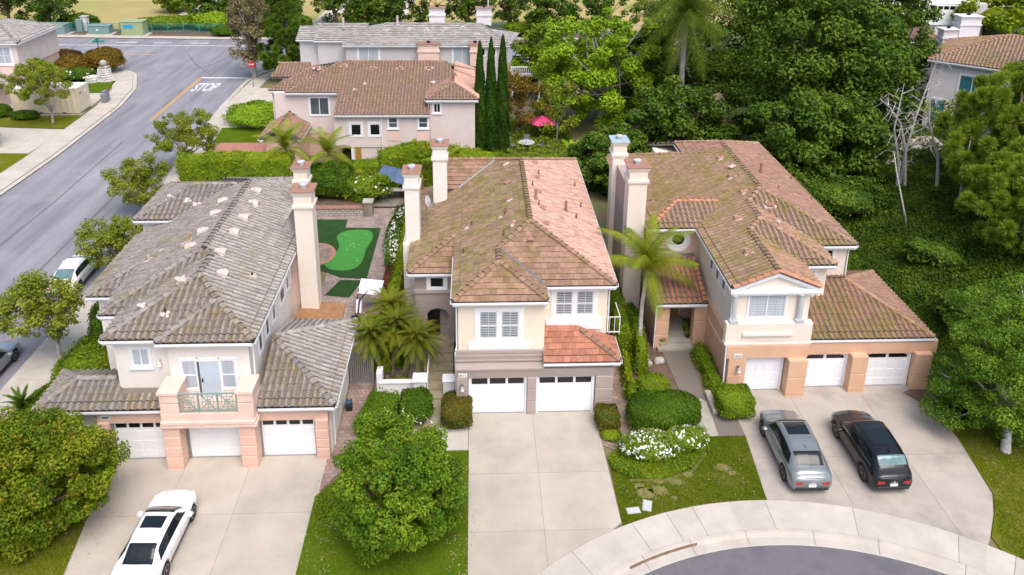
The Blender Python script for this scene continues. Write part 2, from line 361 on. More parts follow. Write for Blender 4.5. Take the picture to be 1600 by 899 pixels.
def inside(p, poly):
    poly = ccw(poly)
    return all((poly[(i+1)%len(poly)][0]-poly[i][0])*(p[1]-poly[i][1])-(poly[(i+1)%len(poly)][1]-poly[i][1])*(p[0]-poly[i][0]) >= -1e-6 for i in range(len(poly)))
# ---------------------------------------------------------------- roofs
def tile_profile(kind, w):
    if kind == 'S':
        t = [0, .08, .27, .46, .56, .66, .86, 1.0]; h = [.005, .068, .098, .068, .010, .0, .0, .005]
        return [(a*w, b) for a, b in zip(t, h)]
    return [(0.006, .0), (w-.006, .0)]
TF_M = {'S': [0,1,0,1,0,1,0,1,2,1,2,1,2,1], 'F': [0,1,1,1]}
def tile_faces(kind, w, L, lift, rj=0.0):
    # local coords u across, v upslope, h height.  row length L exposure + small overlap
    pr = tile_profile(kind, w); fs = []; ov = .02
    for (a, ha), (b, hb) in zip(pr[:-1], pr[1:]):
        fs.append([(a, 0, ha+lift+rj), (b, 0, hb+lift+rj), (b, L+ov, hb+.012), (a, L+ov, ha+.012)])
        fs.append([(a, 0, -.01), (b, 0, -.01), (b, 0, hb+lift+rj), (a, 0, ha+lift+rj)])
    a, ha = pr[0]; b, hb = pr[-1]
    if kind == 'F':
        fs.append([(a, 0, -.01), (a, 0, lift+rj), (a, L+ov, .012)]); fs.append([(b, 0, lift+rj), (b, 0, -.01), (b, L+ov, .012)])
    return fs
class Plane:
    def __init__(s, poly, e, up_, z0, m, mt):
        s.poly = ccw([tuple(p) for p in poly]); s.e = e; s.up = up_; s.z0 = z0; s.m = m; s.mt = mt
    def z(s, x, y): return s.z0+s.m*((x-s.e[0])*s.up[0]+(y-s.e[1])*s.up[1])
def make_roof(house, planes, kind='S', w=.30, L=.36, nmax=300, caps=(), capmat='tile_grey', ncap=300, deck='joint', lift=.035, pan='tile_pan', offs=Vector((0,0,0)), Mh=None):
    """planes: list of Plane (world or house-local coordinates)"""
    org = ORG[house.name]; offset = lambda p: Vector(p)-org
    camp = CAM if Mh is None else Mh.inverted() @ CAM
    dk = MB()
    for P in planes: dk.poly3([(x, y, P.z(x, y)-.012) for x, y in P.poly], .14)
    roof = part('roof', dk, deck, house)
    mats = ['tile_butt_shade', pan]
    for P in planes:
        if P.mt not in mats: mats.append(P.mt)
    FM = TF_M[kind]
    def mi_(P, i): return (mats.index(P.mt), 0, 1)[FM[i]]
    grp = {id(P): [Q for Q in planes if Q.up == P.up and Q.m == P.m and abs(Q.z(P.e[0], P.e[1])-P.z0) < 1e-6 and Q.e == P.e] for P in planes}
    meshes = {}
    J = MB(); cand = []
    for P in planes:
        c = math.sqrt(1+P.m*P.m); upv = Vector((P.up[0], P.up[1], P.m))/c
        uv = Vector((P.up[1], -P.up[0], 0)); nv = uv.cross(upv)
        O = Vector((P.e[0], P.e[1], P.z0))
        def to_uv(x, y): return ((x-P.e[0])*uv.x+(y-P.e[1])*uv.y, ((x-P.e[0])*P.up[0]+(y-P.e[1])*P.up[1])*c)
        pu = ccw([to_uv(x, y) for x, y in P.poly])
        u0_, u1_ = min(p[0] for p in pu), max(p[0] for p in pu); v0_, v1_ = min(p[1] for p in pu), max(p[1] for p in pu)
        if (P.mt, kind) not in meshes:
            mb = MB()
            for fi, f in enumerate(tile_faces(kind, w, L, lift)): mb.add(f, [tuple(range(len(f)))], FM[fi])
            me = mb.mesh('roof_tile', [P.mt, 'tile_butt_shade', pan]); meshes[(P.mt, kind)] = me
        me = meshes[(P.mt, kind)]
        for r_ in range(int(math.floor(v0_/L+1e-6)), int(math.ceil(v1_/L-1e-6))):
            sh = (w/2 if (kind == 'F' and r_ % 2) else 0)
            for k in range(int(math.floor((u0_-sh)/w)), int(math.ceil((u1_-sh)/w))):
                uu, vv = k*w+sh, r_*L
                if r_ == 0 and v0_ > -1e-3: vv -= .05
                Ln = L
                q = [(uu, vv), (uu+w, vv), (uu+w, vv+Ln), (uu, vv+Ln)]
                ins = [inside((p[0], max(p[1], v0_)), pu) for p in q]
                cu, cv = uu+w/2, vv+Ln/2
                W3 = O+uv*cu+upv*cv
                if not all(ins) and len(grp[id(P)]) > 1:
                    def anyin(a, b): wp = O+uv*a+upv*max(b, 0 if r_ == 0 else b); return any(inside((wp.x, wp.y), Q.poly) for Q in grp[id(P)])
                    if all(anyin(a, b) for a, b in q):
                        if not inside((W3.x, W3.y), P.poly): continue
                        ins = [True]*4
                # hidden under another plane?
                hid = False
                for Q in planes:
                    if Q is P: continue
                    allin = True
                    for a, b in q:
                        wp = O+uv*a+upv*b
                        if not (inside((wp.x, wp.y), Q.poly) and Q.z(wp.x, wp.y) > wp.z+.06): allin = False; break
                    if allin: hid = True; break
                if hid: continue
                if all(ins):
                    rj = rnd.uniform(-.008, .012); d = (camp-W3); area = max(0, nv.dot(d.normalized()))/d.length_squared
                    occ = any(Q is not P and inside((W3.x, W3.y), Q.poly) and Q.z(W3.x, W3.y) > W3.z+.05 for Q in planes)
                    cand.append((-area if not occ else 0, P, O+uv*uu+upv*vv+nv*(rj+.004), uv, upv, nv, me))
                else:
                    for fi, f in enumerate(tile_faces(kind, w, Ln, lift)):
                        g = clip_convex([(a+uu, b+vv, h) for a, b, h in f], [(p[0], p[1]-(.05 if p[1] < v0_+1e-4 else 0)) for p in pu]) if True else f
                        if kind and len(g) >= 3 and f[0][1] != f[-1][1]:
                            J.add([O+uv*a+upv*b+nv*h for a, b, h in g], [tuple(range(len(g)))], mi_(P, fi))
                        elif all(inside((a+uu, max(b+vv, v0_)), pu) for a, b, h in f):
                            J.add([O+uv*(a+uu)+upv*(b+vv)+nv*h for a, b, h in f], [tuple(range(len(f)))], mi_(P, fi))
    cand.sort(key=lambda t: t[0])
    for i, (ar, P, p, uv, upv, nv, me) in enumerate(cand):
        jit = rnd.uniform(-.012, .012)
        if i < nmax:
            o = bpy.data.objects.new('roof_tile', me); C.objects.link(o); o.parent = roof
            Mx = Matrix((uv+upv*jit, upv, nv)).transposed().to_4x4(); Mx.translation = p-org; o.matrix_local = Mx
        else:
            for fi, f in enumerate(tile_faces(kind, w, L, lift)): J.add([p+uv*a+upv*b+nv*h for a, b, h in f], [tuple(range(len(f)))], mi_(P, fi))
    if J.v: part('roof_tile_field', J, mats, house, kind='stuff')
    # ridge and hip caps
    capme = {}
    def capmesh(mt):
        if mt in capme: return capme[mt]
        mb = MB(); n = 6; vs = []
        for s_, rr, dz in ((0, .16, .04), (.40, .13, .0)):
            for k in range(n+1):
                t = math.pi*k/n; vs.append((rr*math.cos(t), s_, rr*.72*math.sin(t)+dz-.02))
        fs = [(k, k+1, n+2+k, n+1+k) for k in range(n)]+[tuple(range(n+1))]
        mb.add(vs, fs[:-1]); mb.add([vs[k] for k in range(n+1)], [tuple(range(n+1))], 1); capme[mt] = mb.mesh('ridge_tile', [mt, 'tile_butt_shade'], smooth=False); return capme[mt]
    cn = 0
    for cp in caps:
        a, b = Vector(cp[0]), Vector(cp[1]); mt = cp[2] if len(cp) > 2 else capmat
        if a.z > b.z: a, b = b, a
        d = b-a; Ln = d.length; d.normalize(); n = max(1, round(Ln/.37)); st = Ln/n
        x = d.cross(Vector((0,0,1))).normalized(); z = x.cross(d)
        for k in range(n):
            p = a+d*(k*st); mid = p+d*st*.5
            if any(inside((mid.x, mid.y), Q.poly) and Q.z(mid.x, mid.y) > mid.z+.15 for Q in planes): continue
            o = bpy.data.objects.new('ridge_tile', capmesh(mt)); C.objects.link(o); o.parent = roof; cn += 1
            Mx = Matrix((x, d, z)).transposed().to_4x4(); Mx.translation = p+Vector((0,0,.035))+z*rnd.uniform(-.006, .006)-org; o.matrix_local = Mx
    return roof
def gutter(house, a, b, z, m='white_paint', drop=.02, out=(0,-1)):
    """fascia + gutter along horizontal eave from a to b (xy)"""
    mb = MB(); ox, oy = out
    a = Vector((a[0], a[1], 0)); b = Vector((b[0], b[1], 0)); o = Vector((ox, oy, 0))
    t = (b-a).normalized()
    def strip(d0, d1, z0, z1):
        p = [a+o*d0, b+o*d0, b+o*d1, a+o*d1]
        mb.add([(q.x, q.y, z0) for q in p]+[(q.x, q.y, z1) for q in p], [(0,1,2,3),(4,5,6,7),(0,1,5,4),(1,2,6,5),(2,3,7,6),(3,0,4,7)])
    strip(-.33, -.03, z-.30, z-.16)      # soffit / frieze
    strip(-.05, .0, z-.17, z-.02)
    strip(.0, .11, z-.16, z-.145); strip(.095, .12, z-.145, z-.03)
    return part('gutter', mb, m, house)
def downspout(house, pts, r_=.04):
    return part('downspout', MB().tube(pts, r_, 6), 'white_paint', house)
def vent(house, p, nrm_up, kind='dome', patch=True, sc_=1.0, col='terracotta'):
    """roof vent on a mortar patch. p world point on the plane; nrm_up=(up2d,m)"""
    (ux, uy), m = nrm_up; c = math.sqrt(1+m*m); upv = Vector((ux, uy, m))/c; uv = Vector((uy, -ux, 0)); nv = uv.cross(upv)
    Mx = Matrix((uv, upv, nv)).transposed().to_4x4(); Mx.translation = Vector(p)
    if patch:
        mb = MB(); n = 14; pts = []; ph = rnd.uniform(0, 6)
        for k in range(n):
            t = 2*math.pi*k/n; r_ = (.20+.12*math.sin(3*t+ph)*.7+.10*rnd.random())*sc_; pts.append((r_*1.35*math.cos(t), r_*1.0*math.sin(t)-.06))
        vs = [(x, y, .085) for x, y in pts]+[(x*.5, y*.5, .105) for x, y in pts]+[(0,0,.108)]+[(x*1.02, y*1.02, -.02) for x, y in pts]
        fs = [(k, (k+1)%n, n+(k+1)%n, n+k) for k in range(n)]+[(n+k, n+(k+1)%n, 2*n) for k in range(n)]+[(2*n+1+k, 2*n+1+(k+1)%n, (k+1)%n, k) for k in range(n)]
        mb.add(vs, fs); mb.xf(Mx); v = part('vent_flashing', mb, 'mortar', house)
        par = v
    else: par = house
    mb = MB()
    if kind == 'dome':
        vs = []; n = 7
        for s_, rr in ((-.22, .20), (.0, .19), (.26, .05)):
            for k in range(n+1):
                t = math.pi*k/n; vs.append((rr*math.cos(t)*1.15*sc_, s_*sc_, rr*.95*math.sin(t)*sc_+.06))
        fs = [(i*(n+1)+k, i*(n+1)+k+1, (i+1)*(n+1)+k+1, (i+1)*(n+1)+k) for i in (0,1) for k in range(n)]+[tuple(range(n+1))]
        mb.add(vs, fs); mb.xf(Mx); part('vent_hood', mb, col, par)
    elif kind == 'pipe':
        h = .45*sc_; P = Vector(p); mb.tube([P, P+Vector((0,0,h))], .045*sc_+.01, 8); mb.tube([P+Vector((0,0,.02)), P+Vector((0,0,.10))], .09*sc_, 8); part('vent_pipe', mb, col, par)
def hipblock(x0, x1, y0, y1, z, m, mt, front='hip', back='hip', left='hip', right='hip', ridge='y', mts=None):
    mts = mts or {}; g = lambda k: mts.get(k, mt); pl = {}; caps = []
    if ridge == 'y':
        xm = (x0+x1)/2; h = (x1-x0)/2; ya = y0+h if front == 'hip' else y0; yb = y1-h if back == 'hip' else y1; zr = z+m*h
        pl['left'] = Plane([(x0,y0),(x0,y1),(xm,yb),(xm,ya)], (x0,y0), (1,0), z, m, g('left'))
        pl['right'] = Plane([(x1,y0),(xm,ya),(xm,yb),(x1,y1)], (x1,y0), (-1,0), z, m, g('right'))
        if front == 'hip': pl['front'] = Plane([(x0,y0),(x1,y0),(xm,ya)], (x0,y0), (0,1), z, m, g('front')); caps += [((x0,y0,z),(xm,ya,zr)), ((x1,y0,z),(xm,ya,zr))]
        if back == 'hip': pl['back'] = Plane([(x0,y1),(x1,y1),(xm,yb)], (x0,y1), (0,-1), z, m, g('back')); caps += [((x0,y1,z),(xm,yb,zr)), ((x1,y1,z),(xm,yb,zr))]
        if yb-ya > .2: caps.append(((xm,ya,zr),(xm,yb,zr)))
    else:
        ym = (y0+y1)/2; h = (y1-y0)/2; xa = x0+h if left == 'hip' else x0; xb = x1-h if right == 'hip' else x1; zr = z+m*h
        pl['front'] = Plane([(x0,y0),(x1,y0),(xb,ym),(xa,ym)], (x0,y0), (0,1), z, m, g('front'))
        pl['back'] = Plane([(x0,y1),(xa,ym),(xb,ym),(x1,y1)], (x0,y1), (0,-1), z, m, g('back'))
        if left == 'hip': pl['left'] = Plane([(x0,y0),(xa,ym),(x0,y1)], (x0,y0), (1,0), z, m, g('left')); caps += [((x0,y0,z),(xa,ym,zr)), ((x0,y1,z),(xa,ym,zr))]
        if right == 'hip': pl['right'] = Plane([(x1,y0),(x1,y1),(xb,ym)], (x1,y0), (-1,0), z, m, g('right')); caps += [((x1,y0,z),(xb,ym,zr)), ((x1,y1,z),(xb,ym,zr))]
        if xb-xa > .2: caps.append(((xa,ym,zr),(xb,ym,zr)))
    return pl, caps
# ---------------------------------------------------------------- windows, doors, garages (built facing -Y at origin, then turned)
def face_mat(x, y, z, ang=0): return Matrix.Translation((x, y, z)) @ Matrix.Rotation(ang, 4, 'Z')
def window(house, x, y, z, w_, h_, ang=0, trim=.14, cols=1, rows=1, gl='glass', inner=None, sill=True, name='window', tm='white_paint', hung=False, proud=.05, mull=.03):
    """x,y,z: bottom centre of the opening on the wall face, facing -Y turned by ang"""
    F = face_mat(x, y, z, ang); mb = MB(); a = w_/2
    p = proud
    mb.box(-a-trim, a+trim, -p, .02, h_, h_+trim); mb.box(-a-trim, a+trim, -p, .02, -trim, 0)
    mb.box(-a-trim, -a, -p, .02, 0, h_); mb.box(a, a+trim, -p, .02, 0, h_)
    f = .035
    mb.box(-a, a, -.03, .01, 0, f); mb.box(-a, a, -.03, .01, h_-f, h_); mb.box(-a, -a+f, -.03, .01, f, h_-f); mb.box(a-f, a, -.03, .01, f, h_-f)
    for c in range(1, cols): u = -a+w_*c/cols; mb.box(u-mull, u+mull, -.034, .01, f, h_-f)
    if hung: mb.box(-a+f, a-f, -.036, .01, h_*.48-.025, h_*.48+.025)
    wd = part(name, mb.xf(F), tm, house)
    cw = (w_-2*f)/cols
    for c in range(cols):
        g = MB(); u = -a+f+cw*c+(mull if c else 0); cw_ = cw-(mull if cols > 1 else 0); g.box(u+.01, u+cw_-.01, -.012, .004, f+.002, h_-f-.002); part('pane', g.xf(F), gl, wd)
        if inner == 'shutter':
            s_ = MB(); n = int(h_/.10)
            for k in range(n):
                zz = f+(h_-2*f)*(k+.5)/n; s_.add([(u+.05, -.030, zz-.016), (u+cw_-.05, -.030, zz-.016), (u+cw_-.05, -.016, zz+.010), (u+.05, -.016, zz+.010)], [(0,1,2,3)])
            s_.box(u+.01, u+.05, -.033, -.014, f, h_-f); s_.box(u+cw_-.05, u+cw_-.01, -.033, -.014, f, h_-f); s_.box(u+cw_/2-.02, u+cw_/2+.02, -.034, -.014, f, h_-f)
            part('shutter_louvre', s_.xf(F), 'shutter', wd, kind='stuff')
    if sill: part('sill', MB().box(-a-trim-.03, a+trim+.03, -p-.05, -p+.001, -trim-.05, -trim+.03).xf(F), tm, wd)
    return wd
def garage_door(house, x0, x1, y, h=2.13, win=4, arched=False, jamb='metal_light', z0=0, nw=True):
    W = x1-x0; mb = MB().box(x0, x1, y, y+.04, z0, z0+h); d = part('garage_door', mb, 'door_white', house)
    rows = 4; rh = h/rows; cols = 4; cw = W/cols
    pm = MB().box(-cw/2+.07, cw/2-.07, -.010, .006, -rh/2+.07, rh/2-.07, bev=.007).mesh('panel', 'door_white')
    for r_ in range(rows):
        if r_: part('rail_line', MB().box(x0+.005, x1-.005, y-.004, y+.01, z0+r_*rh-.008, z0+r_*rh+.008), 'white_paint', d)
        for c in range(cols):
            if r_ == rows-1 and win:
                if c >= win: continue
                ww = W/win; xc = x0+ww*(c+.5); g = MB()
                if arched:
                    pts = []; 
                    xa, xb = xc-ww/2+.08, xc+ww/2-.08
                    def top(x): t = (x-(x0+W/2))/(W/2); return z0+h-.08-.26*t*t
                    n = 6; pts = [(xa+(xb-xa)*k/n) for k in range(n+1)]
                    vs = [(p, y-.012, z0+h-rh+.10) for p in pts]+[(p, y-.012, max(top(p), z0+h-rh+.12)) for p in pts]
                    g.add(vs, [(k, k+1, n+2+k, n+1+k) for k in range(n)])
                else: g.box(xc-ww/2+.06, xc+ww/2-.06, y-.012, y+.002, z0+h-rh+.12, z0+h-.10)
                part('pane', g, 'glass_dark', d)
            else:
                o = bpy.data.objects.new('panel', pm); C.objects.link(o); o.parent = d
                o.location = Vector((x0+cw*(c+.5), y, z0+rh*(r_+.5)))-ORG[house.name]
    part('threshold', MB().box(x0, x1, y-.06, y+.03, z0-.01, z0+.035), 'metal_grey', d)
    return d
def pier(house, x0, x1, y0, y1, z1, m, n=4, base=.12, bm=None, gap=.035, inset=.03):
    core = part('pier', MB().box(x0+inset, x1-inset, y0+inset, y1, 0, z1), bm or m, house)
    bh = (z1-base)/n
    part('pier_base', MB().box(x0+.01, x1-.01, y0+.01, y1-.004, 0.0, base-.01), m, core)
    for k in range(n):
        part('block', MB().box(x0, x1, y0, y1-.002, base+k*bh+gap/2, base+(k+1)*bh-gap/2, bev=.022), m, core)
    return core
def chimney(house, x0, x1, y0, y1, ztop, m='stucco_ivory', cap='terracotta', pots=1, zb=0, potm='column_grey', shaftx=None):
    sx0, sx1, sy0, sy1 = x0+.12, x1-.12, y0+.12, y1-.12
    ch = part('chimney', MB().box(sx0, sx1, sy0, sy1, zb, ztop-.12), m, house)
    part('chimney_band', MB().box(x0+.03, x1-.03, y0+.03, y1-.03, ztop-.95, ztop-.80).box(x0+.06, x1-.06, y0+.06, y1-.06, ztop-1.02, ztop-.951), m, ch)
    part('chimney_crown', MB().box(x0+.06, x1-.06, y0+.06, y1-.06, ztop-.22, ztop-.10).box(x0, x1, y0, y1, ztop-.099, ztop-.05), m, ch)
    part('chimney_cap', MB().box(x0-.03, x1+.03, y0-.03, y1+.03, ztop-.049, ztop+.03, bev=.015), cap, ch)
    xc, yc = (x0+x1)/2, (y0+y1)/2
    part('flue_pot', MB().lathe([(.17,0),(.17,.12),(.22,.13),(.22,.22),(.05,.27)], (xc, yc, ztop+.03), 12), potm, ch, smooth=False)
    return ch
def text_sign(house, txt, x, y, z, h=.14, bg_='white_paint', fg='metal_dark', name='house_number', ang=0, pad=.05, depth=.012):
    cu = bpy.data.curves.new('number_text', 'FONT'); cu.body = txt; cu.size = h; cu.align_x = 'CENTER'; cu.extrude = .004; cu.offset = .004
    t = bpy.data.objects.new('t', cu); C.objects.link(t); bpy.context.view_layer.update()
    me = bpy.data.meshes.new_from_object(t.evaluated_get(bpy.context.evaluated_depsgraph_get())); C.objects.unlink(t); bpy.data.objects.remove(t)
    wd = max(v.co.x for v in me.vertices)-min(v.co.x for v in me.vertices)
    F = face_mat(x, y, z, ang)
    p = None
    if bg_: p = part(name, MB().box(-wd/2-pad, wd/2+pad, -depth, .004, -pad, h*.72+pad).xf(F), bg_, house)
    me.transform(Matrix.Translation(-ORG[root(house).name]) @ F @ Matrix.Translation((0, -depth-.004, 0)) @ Matrix.Rotation(R(90), 4, 'X'))
    me.name = 'lettering'; me.materials.clear(); me.materials.append(MT[fg]); part('lettering', me, None, p or house)
def wall_lamp(house, x, y, z, m='metal_dark', gm='flower_white'):
    l = part('wall_lamp', MB().box(x-.06, x+.06, y-.03, y+.005, z-.05, z+.16).tube([(x, y-.02, z+.12), (x, y-.14, z+.17), (x, y-.16, z+.1)], .018, 6).lathe([(.02,.12),(.11,.05),(.12,.03)], (x, y-.16, z), 10), m, house)
    part('lamp_glass', MB().lathe([(.10,.03),(.10,-.12),(.05,-.17)], (x, y-.16, z), 10), gm, l); return l
# ================================================================ LEFT HOUSE
def left_house():
    H = thing('stucco_house', 'cream and peach two-storey house with grey tiled roof and green railed balcony over three garages', 'house', (-13, 30.9, 0), 'houses of the estate')
    m = .4; G, GL, GF = 'tile_grey', 'tile_grey_light', 'tile_grey_front'
    pl = []; z = 6.2
    P = lambda poly, e, up_, z0, mt, mm=m: pl.append(Plane(poly, e, up_, z0, mm, mt))
    P([(-9.8,30.75),(-9.8,41.0),(-13.15,41.0),(-13.15,34.1)], (-9.8,30.75), (-1,0), z, GL); P([(-10.9,41.0),(-10.9,48.2),(-13.15,45.95),(-13.15,41.0)], (-9.8,30.75), (-1,0), z, GL)
    P([(-13.15,36.4),(-13.15,45.95),(-13.63,45.47),(-13.63,36.88)], (-9.8,30.75), (-1,0), z, GL)
    P([(-16.5,31.05),(-13.15,34.4),(-13.15,37),(-16.5,37)], (-16.5,31.05), (1,0), z, G)
    P([(-16.5,31.05),(-9.8,31.05),(-13.15,34.4)], (-16.5,31.05), (0,1), z, GF)
    P([(-14.04,30.75),(-9.8,30.75),(-11.92,32.87)], (-14.04,30.75), (0,1), z, GF)
    P([(-14.04,30.75),(-11.92,32.87),(-11.92,34),(-14.04,34)], (-14.04,30.75), (1,0), z, G)
    P([(-17.45,33.05),(-9.8,33.05),(-13.63,36.88)], (-17.45,33.05), (0,1), z, G)
    P([(-17.45,33.05),(-13.63,36.88),(-13.63,45.5),(-17.45,45.5)], (-17.45,33.05), (1,0), z, G)
    P([(-19.5,36.1),(-17.45,38.15),(-17.45,45),(-19.5,43.1)], (-17.45,33.05), (1,0), z, G)
    P([(-19.5,36.1),(-17.45,36.1),(-17.45,38.15)], (-19.5,36.1), (0,1), z-.82, G)
    P([(-19.9,43.2),(-13.2,43.2),(-13.2,45.9),(-17.2,45.9)], (-19.9,43.2), (0,1), z, G)
    P([(-19.9,43.2),(-17.2,45.9),(-19.9,48.6)], (-19.9,43.2), (1,0), z, G)
    P([(-19.9,48.6),(-17.2,45.9),(-13.2,45.9),(-13.2,48.6)], (-19.9,48.6), (0,-1), z, G)
    P([(-13.63,45.47),(-10.9,48.2),(-16.4,48.2)], (-9.8,49.3), (0,-1), z, G)
    zr = 7.732
    caps = [((-9.8,30.75,z),(-11.92,32.87,7.048),GF), ((-14.04,30.75,z),(-11.92,32.87,7.048)), ((-11.92,32.87,7.05),(-13.15,34.4,7.54),GF), ((-16.5,31.05,z),(-13.15,34.4,7.54)),
            ((-13.15,34.4,7.54),(-13.15,36.4,7.56)), ((-17.45,33.05,z),(-13.63,36.88,zr)), ((-13.63,36.6,zr),(-13.63,45.5,zr)), ((-19.5,36.1,z-.82),(-17.45,38.15,z)),
            ((-19.9,43.2,z),(-17.2,45.9,7.28)), ((-17.2,45.9,7.28),(-14.6,45.9,7.28)), ((-13.63,45.5,zr),(-10.9,48.2,6.64))]
    # lower roofs
    z2 = 3.02
    P([(-9.8,30.4),(-6.35,30.4),(-9.8,33.85)], (-9.8,30.4), (0,1), z2, GF); P([(-6.35,30.4),(-6.35,37.3),(-9.8,33.85)], (-6.35,30.4), (-1,0), z2, GL)
    P([(-6.35,37.3),(-9.8,37.3),(-9.8,33.85)], (-6.35,37.3), (0,-1), z2, GL)
    caps += [((-6.35,30.4,z2),(-9.8,33.85,4.4)), ((-6.35,37.3,z2),(-9.8,33.85,4.4),GL)]
    P([(-19.6,30.4),(-16.1,30.4),(-16.1,31.8),(-18.2,31.8)], (-19.6,30.4), (0,1), z2, G, .45); P([(-16.1,30.4),(-13.7,30.4),(-13.7,31.35),(-16.1,31.35)], (-19.6,30.4), (0,1), z2, GF, .45)
    P([(-19.6,30.4),(-18.2,31.8),(-19.6,33.2)], (-19.6,30.4), (1,0), z2, G, .45); P([(-19.6,33.2),(-18.2,31.8),(-16.2,31.8),(-16.2,33.2)], (-19.6,33.2), (0,-1), z2, G, .45)
    caps += [((-19.6,30.4,z2),(-18.2,31.8,3.65)), ((-19.6,33.2,z2),(-18.2,31.8,3.65)), ((-18.2,31.8,3.65),(-16.15,31.8,3.65))]
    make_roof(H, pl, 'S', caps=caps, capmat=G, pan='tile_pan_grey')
    part('clay_awning', MB().poly3([(-9.75,38.0,2.75),(-7.25,38.0,2.6),(-7.3,39.7,2.6),(-9.75,39.9,2.75)], .1), 'clay_brown', H)
    # walls
    S = 'stucco_cream'
    W = MB().prism([(-16.15,31.38),(-13.72,31.38),(-13.72,31.12),(-10.15,31.12),(-10.15,40.9),(-11.1,40.9),(-11.1,48.1),(-19.6,48.1),(-19.6,43.55),(-19.15,43.55),(-19.15,36.45),(-17.1,36.45),(-17.1,33.4),(-16.15,33.4)], 2.9, 5.35)
    part('upper_wall', W, S, H)
    W = MB().prism([(-16.15,31.38),(-13.72,31.38),(-13.72,31.12),(-10.15,31.12),(-10.15,40.9),(-11.1,40.9),(-11.1,48.1),(-19.6,48.1),(-19.6,43.55),(-17.1,43.55),(-17.1,33.4),(-16.15,33.4)], 5.351, 6.08)
    part('wall_head', W, S, H)
    part('lower_wall', MB().prism([(-16.12,31.4),(-10.16,31.4),(-10.16,40.88),(-11.12,40.88),(-11.12,48.08),(-19.58,48.08),(-19.58,43.57),(-19.13,43.57),(-19.13,36.47),(-17.08,36.47),(-17.08,33.42),(-16.12,33.42)], 0, 2.899), S, H)
    part('garage_wing_wall', MB().box(-10.1, -6.7, 30.86, 37.0, 0, 2.86), S, H)
    part('quoin', MB().box(-17.13,-16.6,33.37,33.5,4.35,4.95,bev=.02).box(-17.13,-16.6,33.37,33.5,3.7,4.3,bev=.02).box(-17.13,-16.6,33.37,33.5,3.05,3.65,bev=.02), 'stucco_peach', H)
    part('porch_wall', MB().box(-19.2,-17.0,31.2,33.0,0,2.75), S, H)
    part('garage_header', MB().box(-17.0,-6.72,30.58,31.3,2.13,2.86), 'stucco_peach', H)
    part('wing_fascia', MB().box(-17.5,-17.42,36.15,38.1,5.3,6.15), 'white_paint', H)
    for a, b, zz, o_ in (((-16.5,31.05),(-14.0,31.05),z,(0,-1)), ((-14.04,30.75),(-9.8,30.75),z,(0,-1)), ((-9.8,30.75),(-9.8,41.0),z,(1,0)), ((-17.45,33.05),(-16.5,33.05),z,(0,-1)),
                     ((-16.5,31.05),(-16.5,33.05),z,(-1,0)), ((-17.45,33.05),(-17.45,36.1),z,(-1,0)), ((-19.5,36.1),(-17.45,36.1),z-.82,(0,-1)), ((-19.5,36.1),(-19.5,43.2),z-.82,(-1,0)),
                     ((-19.9,43.2),(-17.5,43.2),z,(0,-1)), ((-19.9,43.2),(-19.9,48.6),z,(-1,0)), ((-9.75,30.4),(-6.35,30.4),z2,(0,-1)), ((-6.35,30.4),(-6.35,37.3),z2,(1,0)), ((-19.6,30.4),(-13.75,30.4),z2,(0,-1)), ((-19.6,30.4),(-19.6,33.2),z2,(-1,0))):
        gutter(H, a, b, zz, out=o_)
    # garages
    for x0, x1, y in ((-16.4,-14.0,30.80), (-13.1,-10.7,30.80), (-9.8,-7.4,30.80)):
        part('garage_jamb', MB().box(x0-.07,x0,y-.1,y+.04,0,2.2), 'metal_grey', H); part('garage_jamb', MB().box(x1,x1+.07,y-.1,y+.04,0,2.2), 'metal_grey', H)
        garage_door(H, x0, x1, y, 2.15)
    part('garage_back', MB().box(-16.9,-10.2,30.91,31.3,0,2.2), 'stucco_peach', H)
    pier(H, -17.0,-16.5, 30.5,31.0, 2.2, 'stucco_peach', 4); pier(H, -13.95,-13.2, 30.0,30.95, 2.35, 'stucco_peach', 4); pier(H, -10.6,-9.87, 30.0,30.95, 2.35, 'stucco_peach', 4); pier(H, -7.32,-6.72, 30.45,31.0, 2.2, 'stucco_peach', 4)
    part('side_block', MB().box(-6.9,-6.68,31.0,37.0,0.0,2.85), S, H)
    # balcony
    B = part('balcony', MB().box(-13.95,-9.72,29.86,31.12,2.36,2.56,bev=.02).box(-13.9,-9.77,29.82,31.12,2.57,2.74,bev=.02).box(-13.86,-9.81,29.9,31.1,2.75,3.1), 'stucco_pinktrim', H)
    part('parapet', MB().box(-13.86,-13.05,29.92,31.1,3.1,3.6,bev=.02).box(-13.86,-13.05,29.92,31.1,3.64,4.05,bev=.02).box(-13.92,-13.0,29.86,31.1,4.08,4.25,bev=.02), 'stucco_pinktrim', B)
    part('parapet', MB().box(-10.5,-9.80,29.92,31.1,3.1,3.6,bev=.02).box(-10.5,-9.80,29.92,31.1,3.64,4.05,bev=.02).box(-10.56,-9.76,29.86,31.1,4.08,4.25,bev=.02), 'stucco_pinktrim', B)
    rl = MB(); x0, x1, za, zb, y = -13.03, -10.52, 3.2, 4.12, 29.98; t = .028
    rl.box(x0,x1,y-t,y+t,zb-.06,zb); rl.box(x0,x1,y-t,y+t,za,za+.06)
    n = 3; cw = (x1-x0)/n
    for k in range(n+1): xx = x0+cw*k; rl.box(xx-.04,xx+.04,y-t-.004,y+t+.004,za-.06,zb+.02)
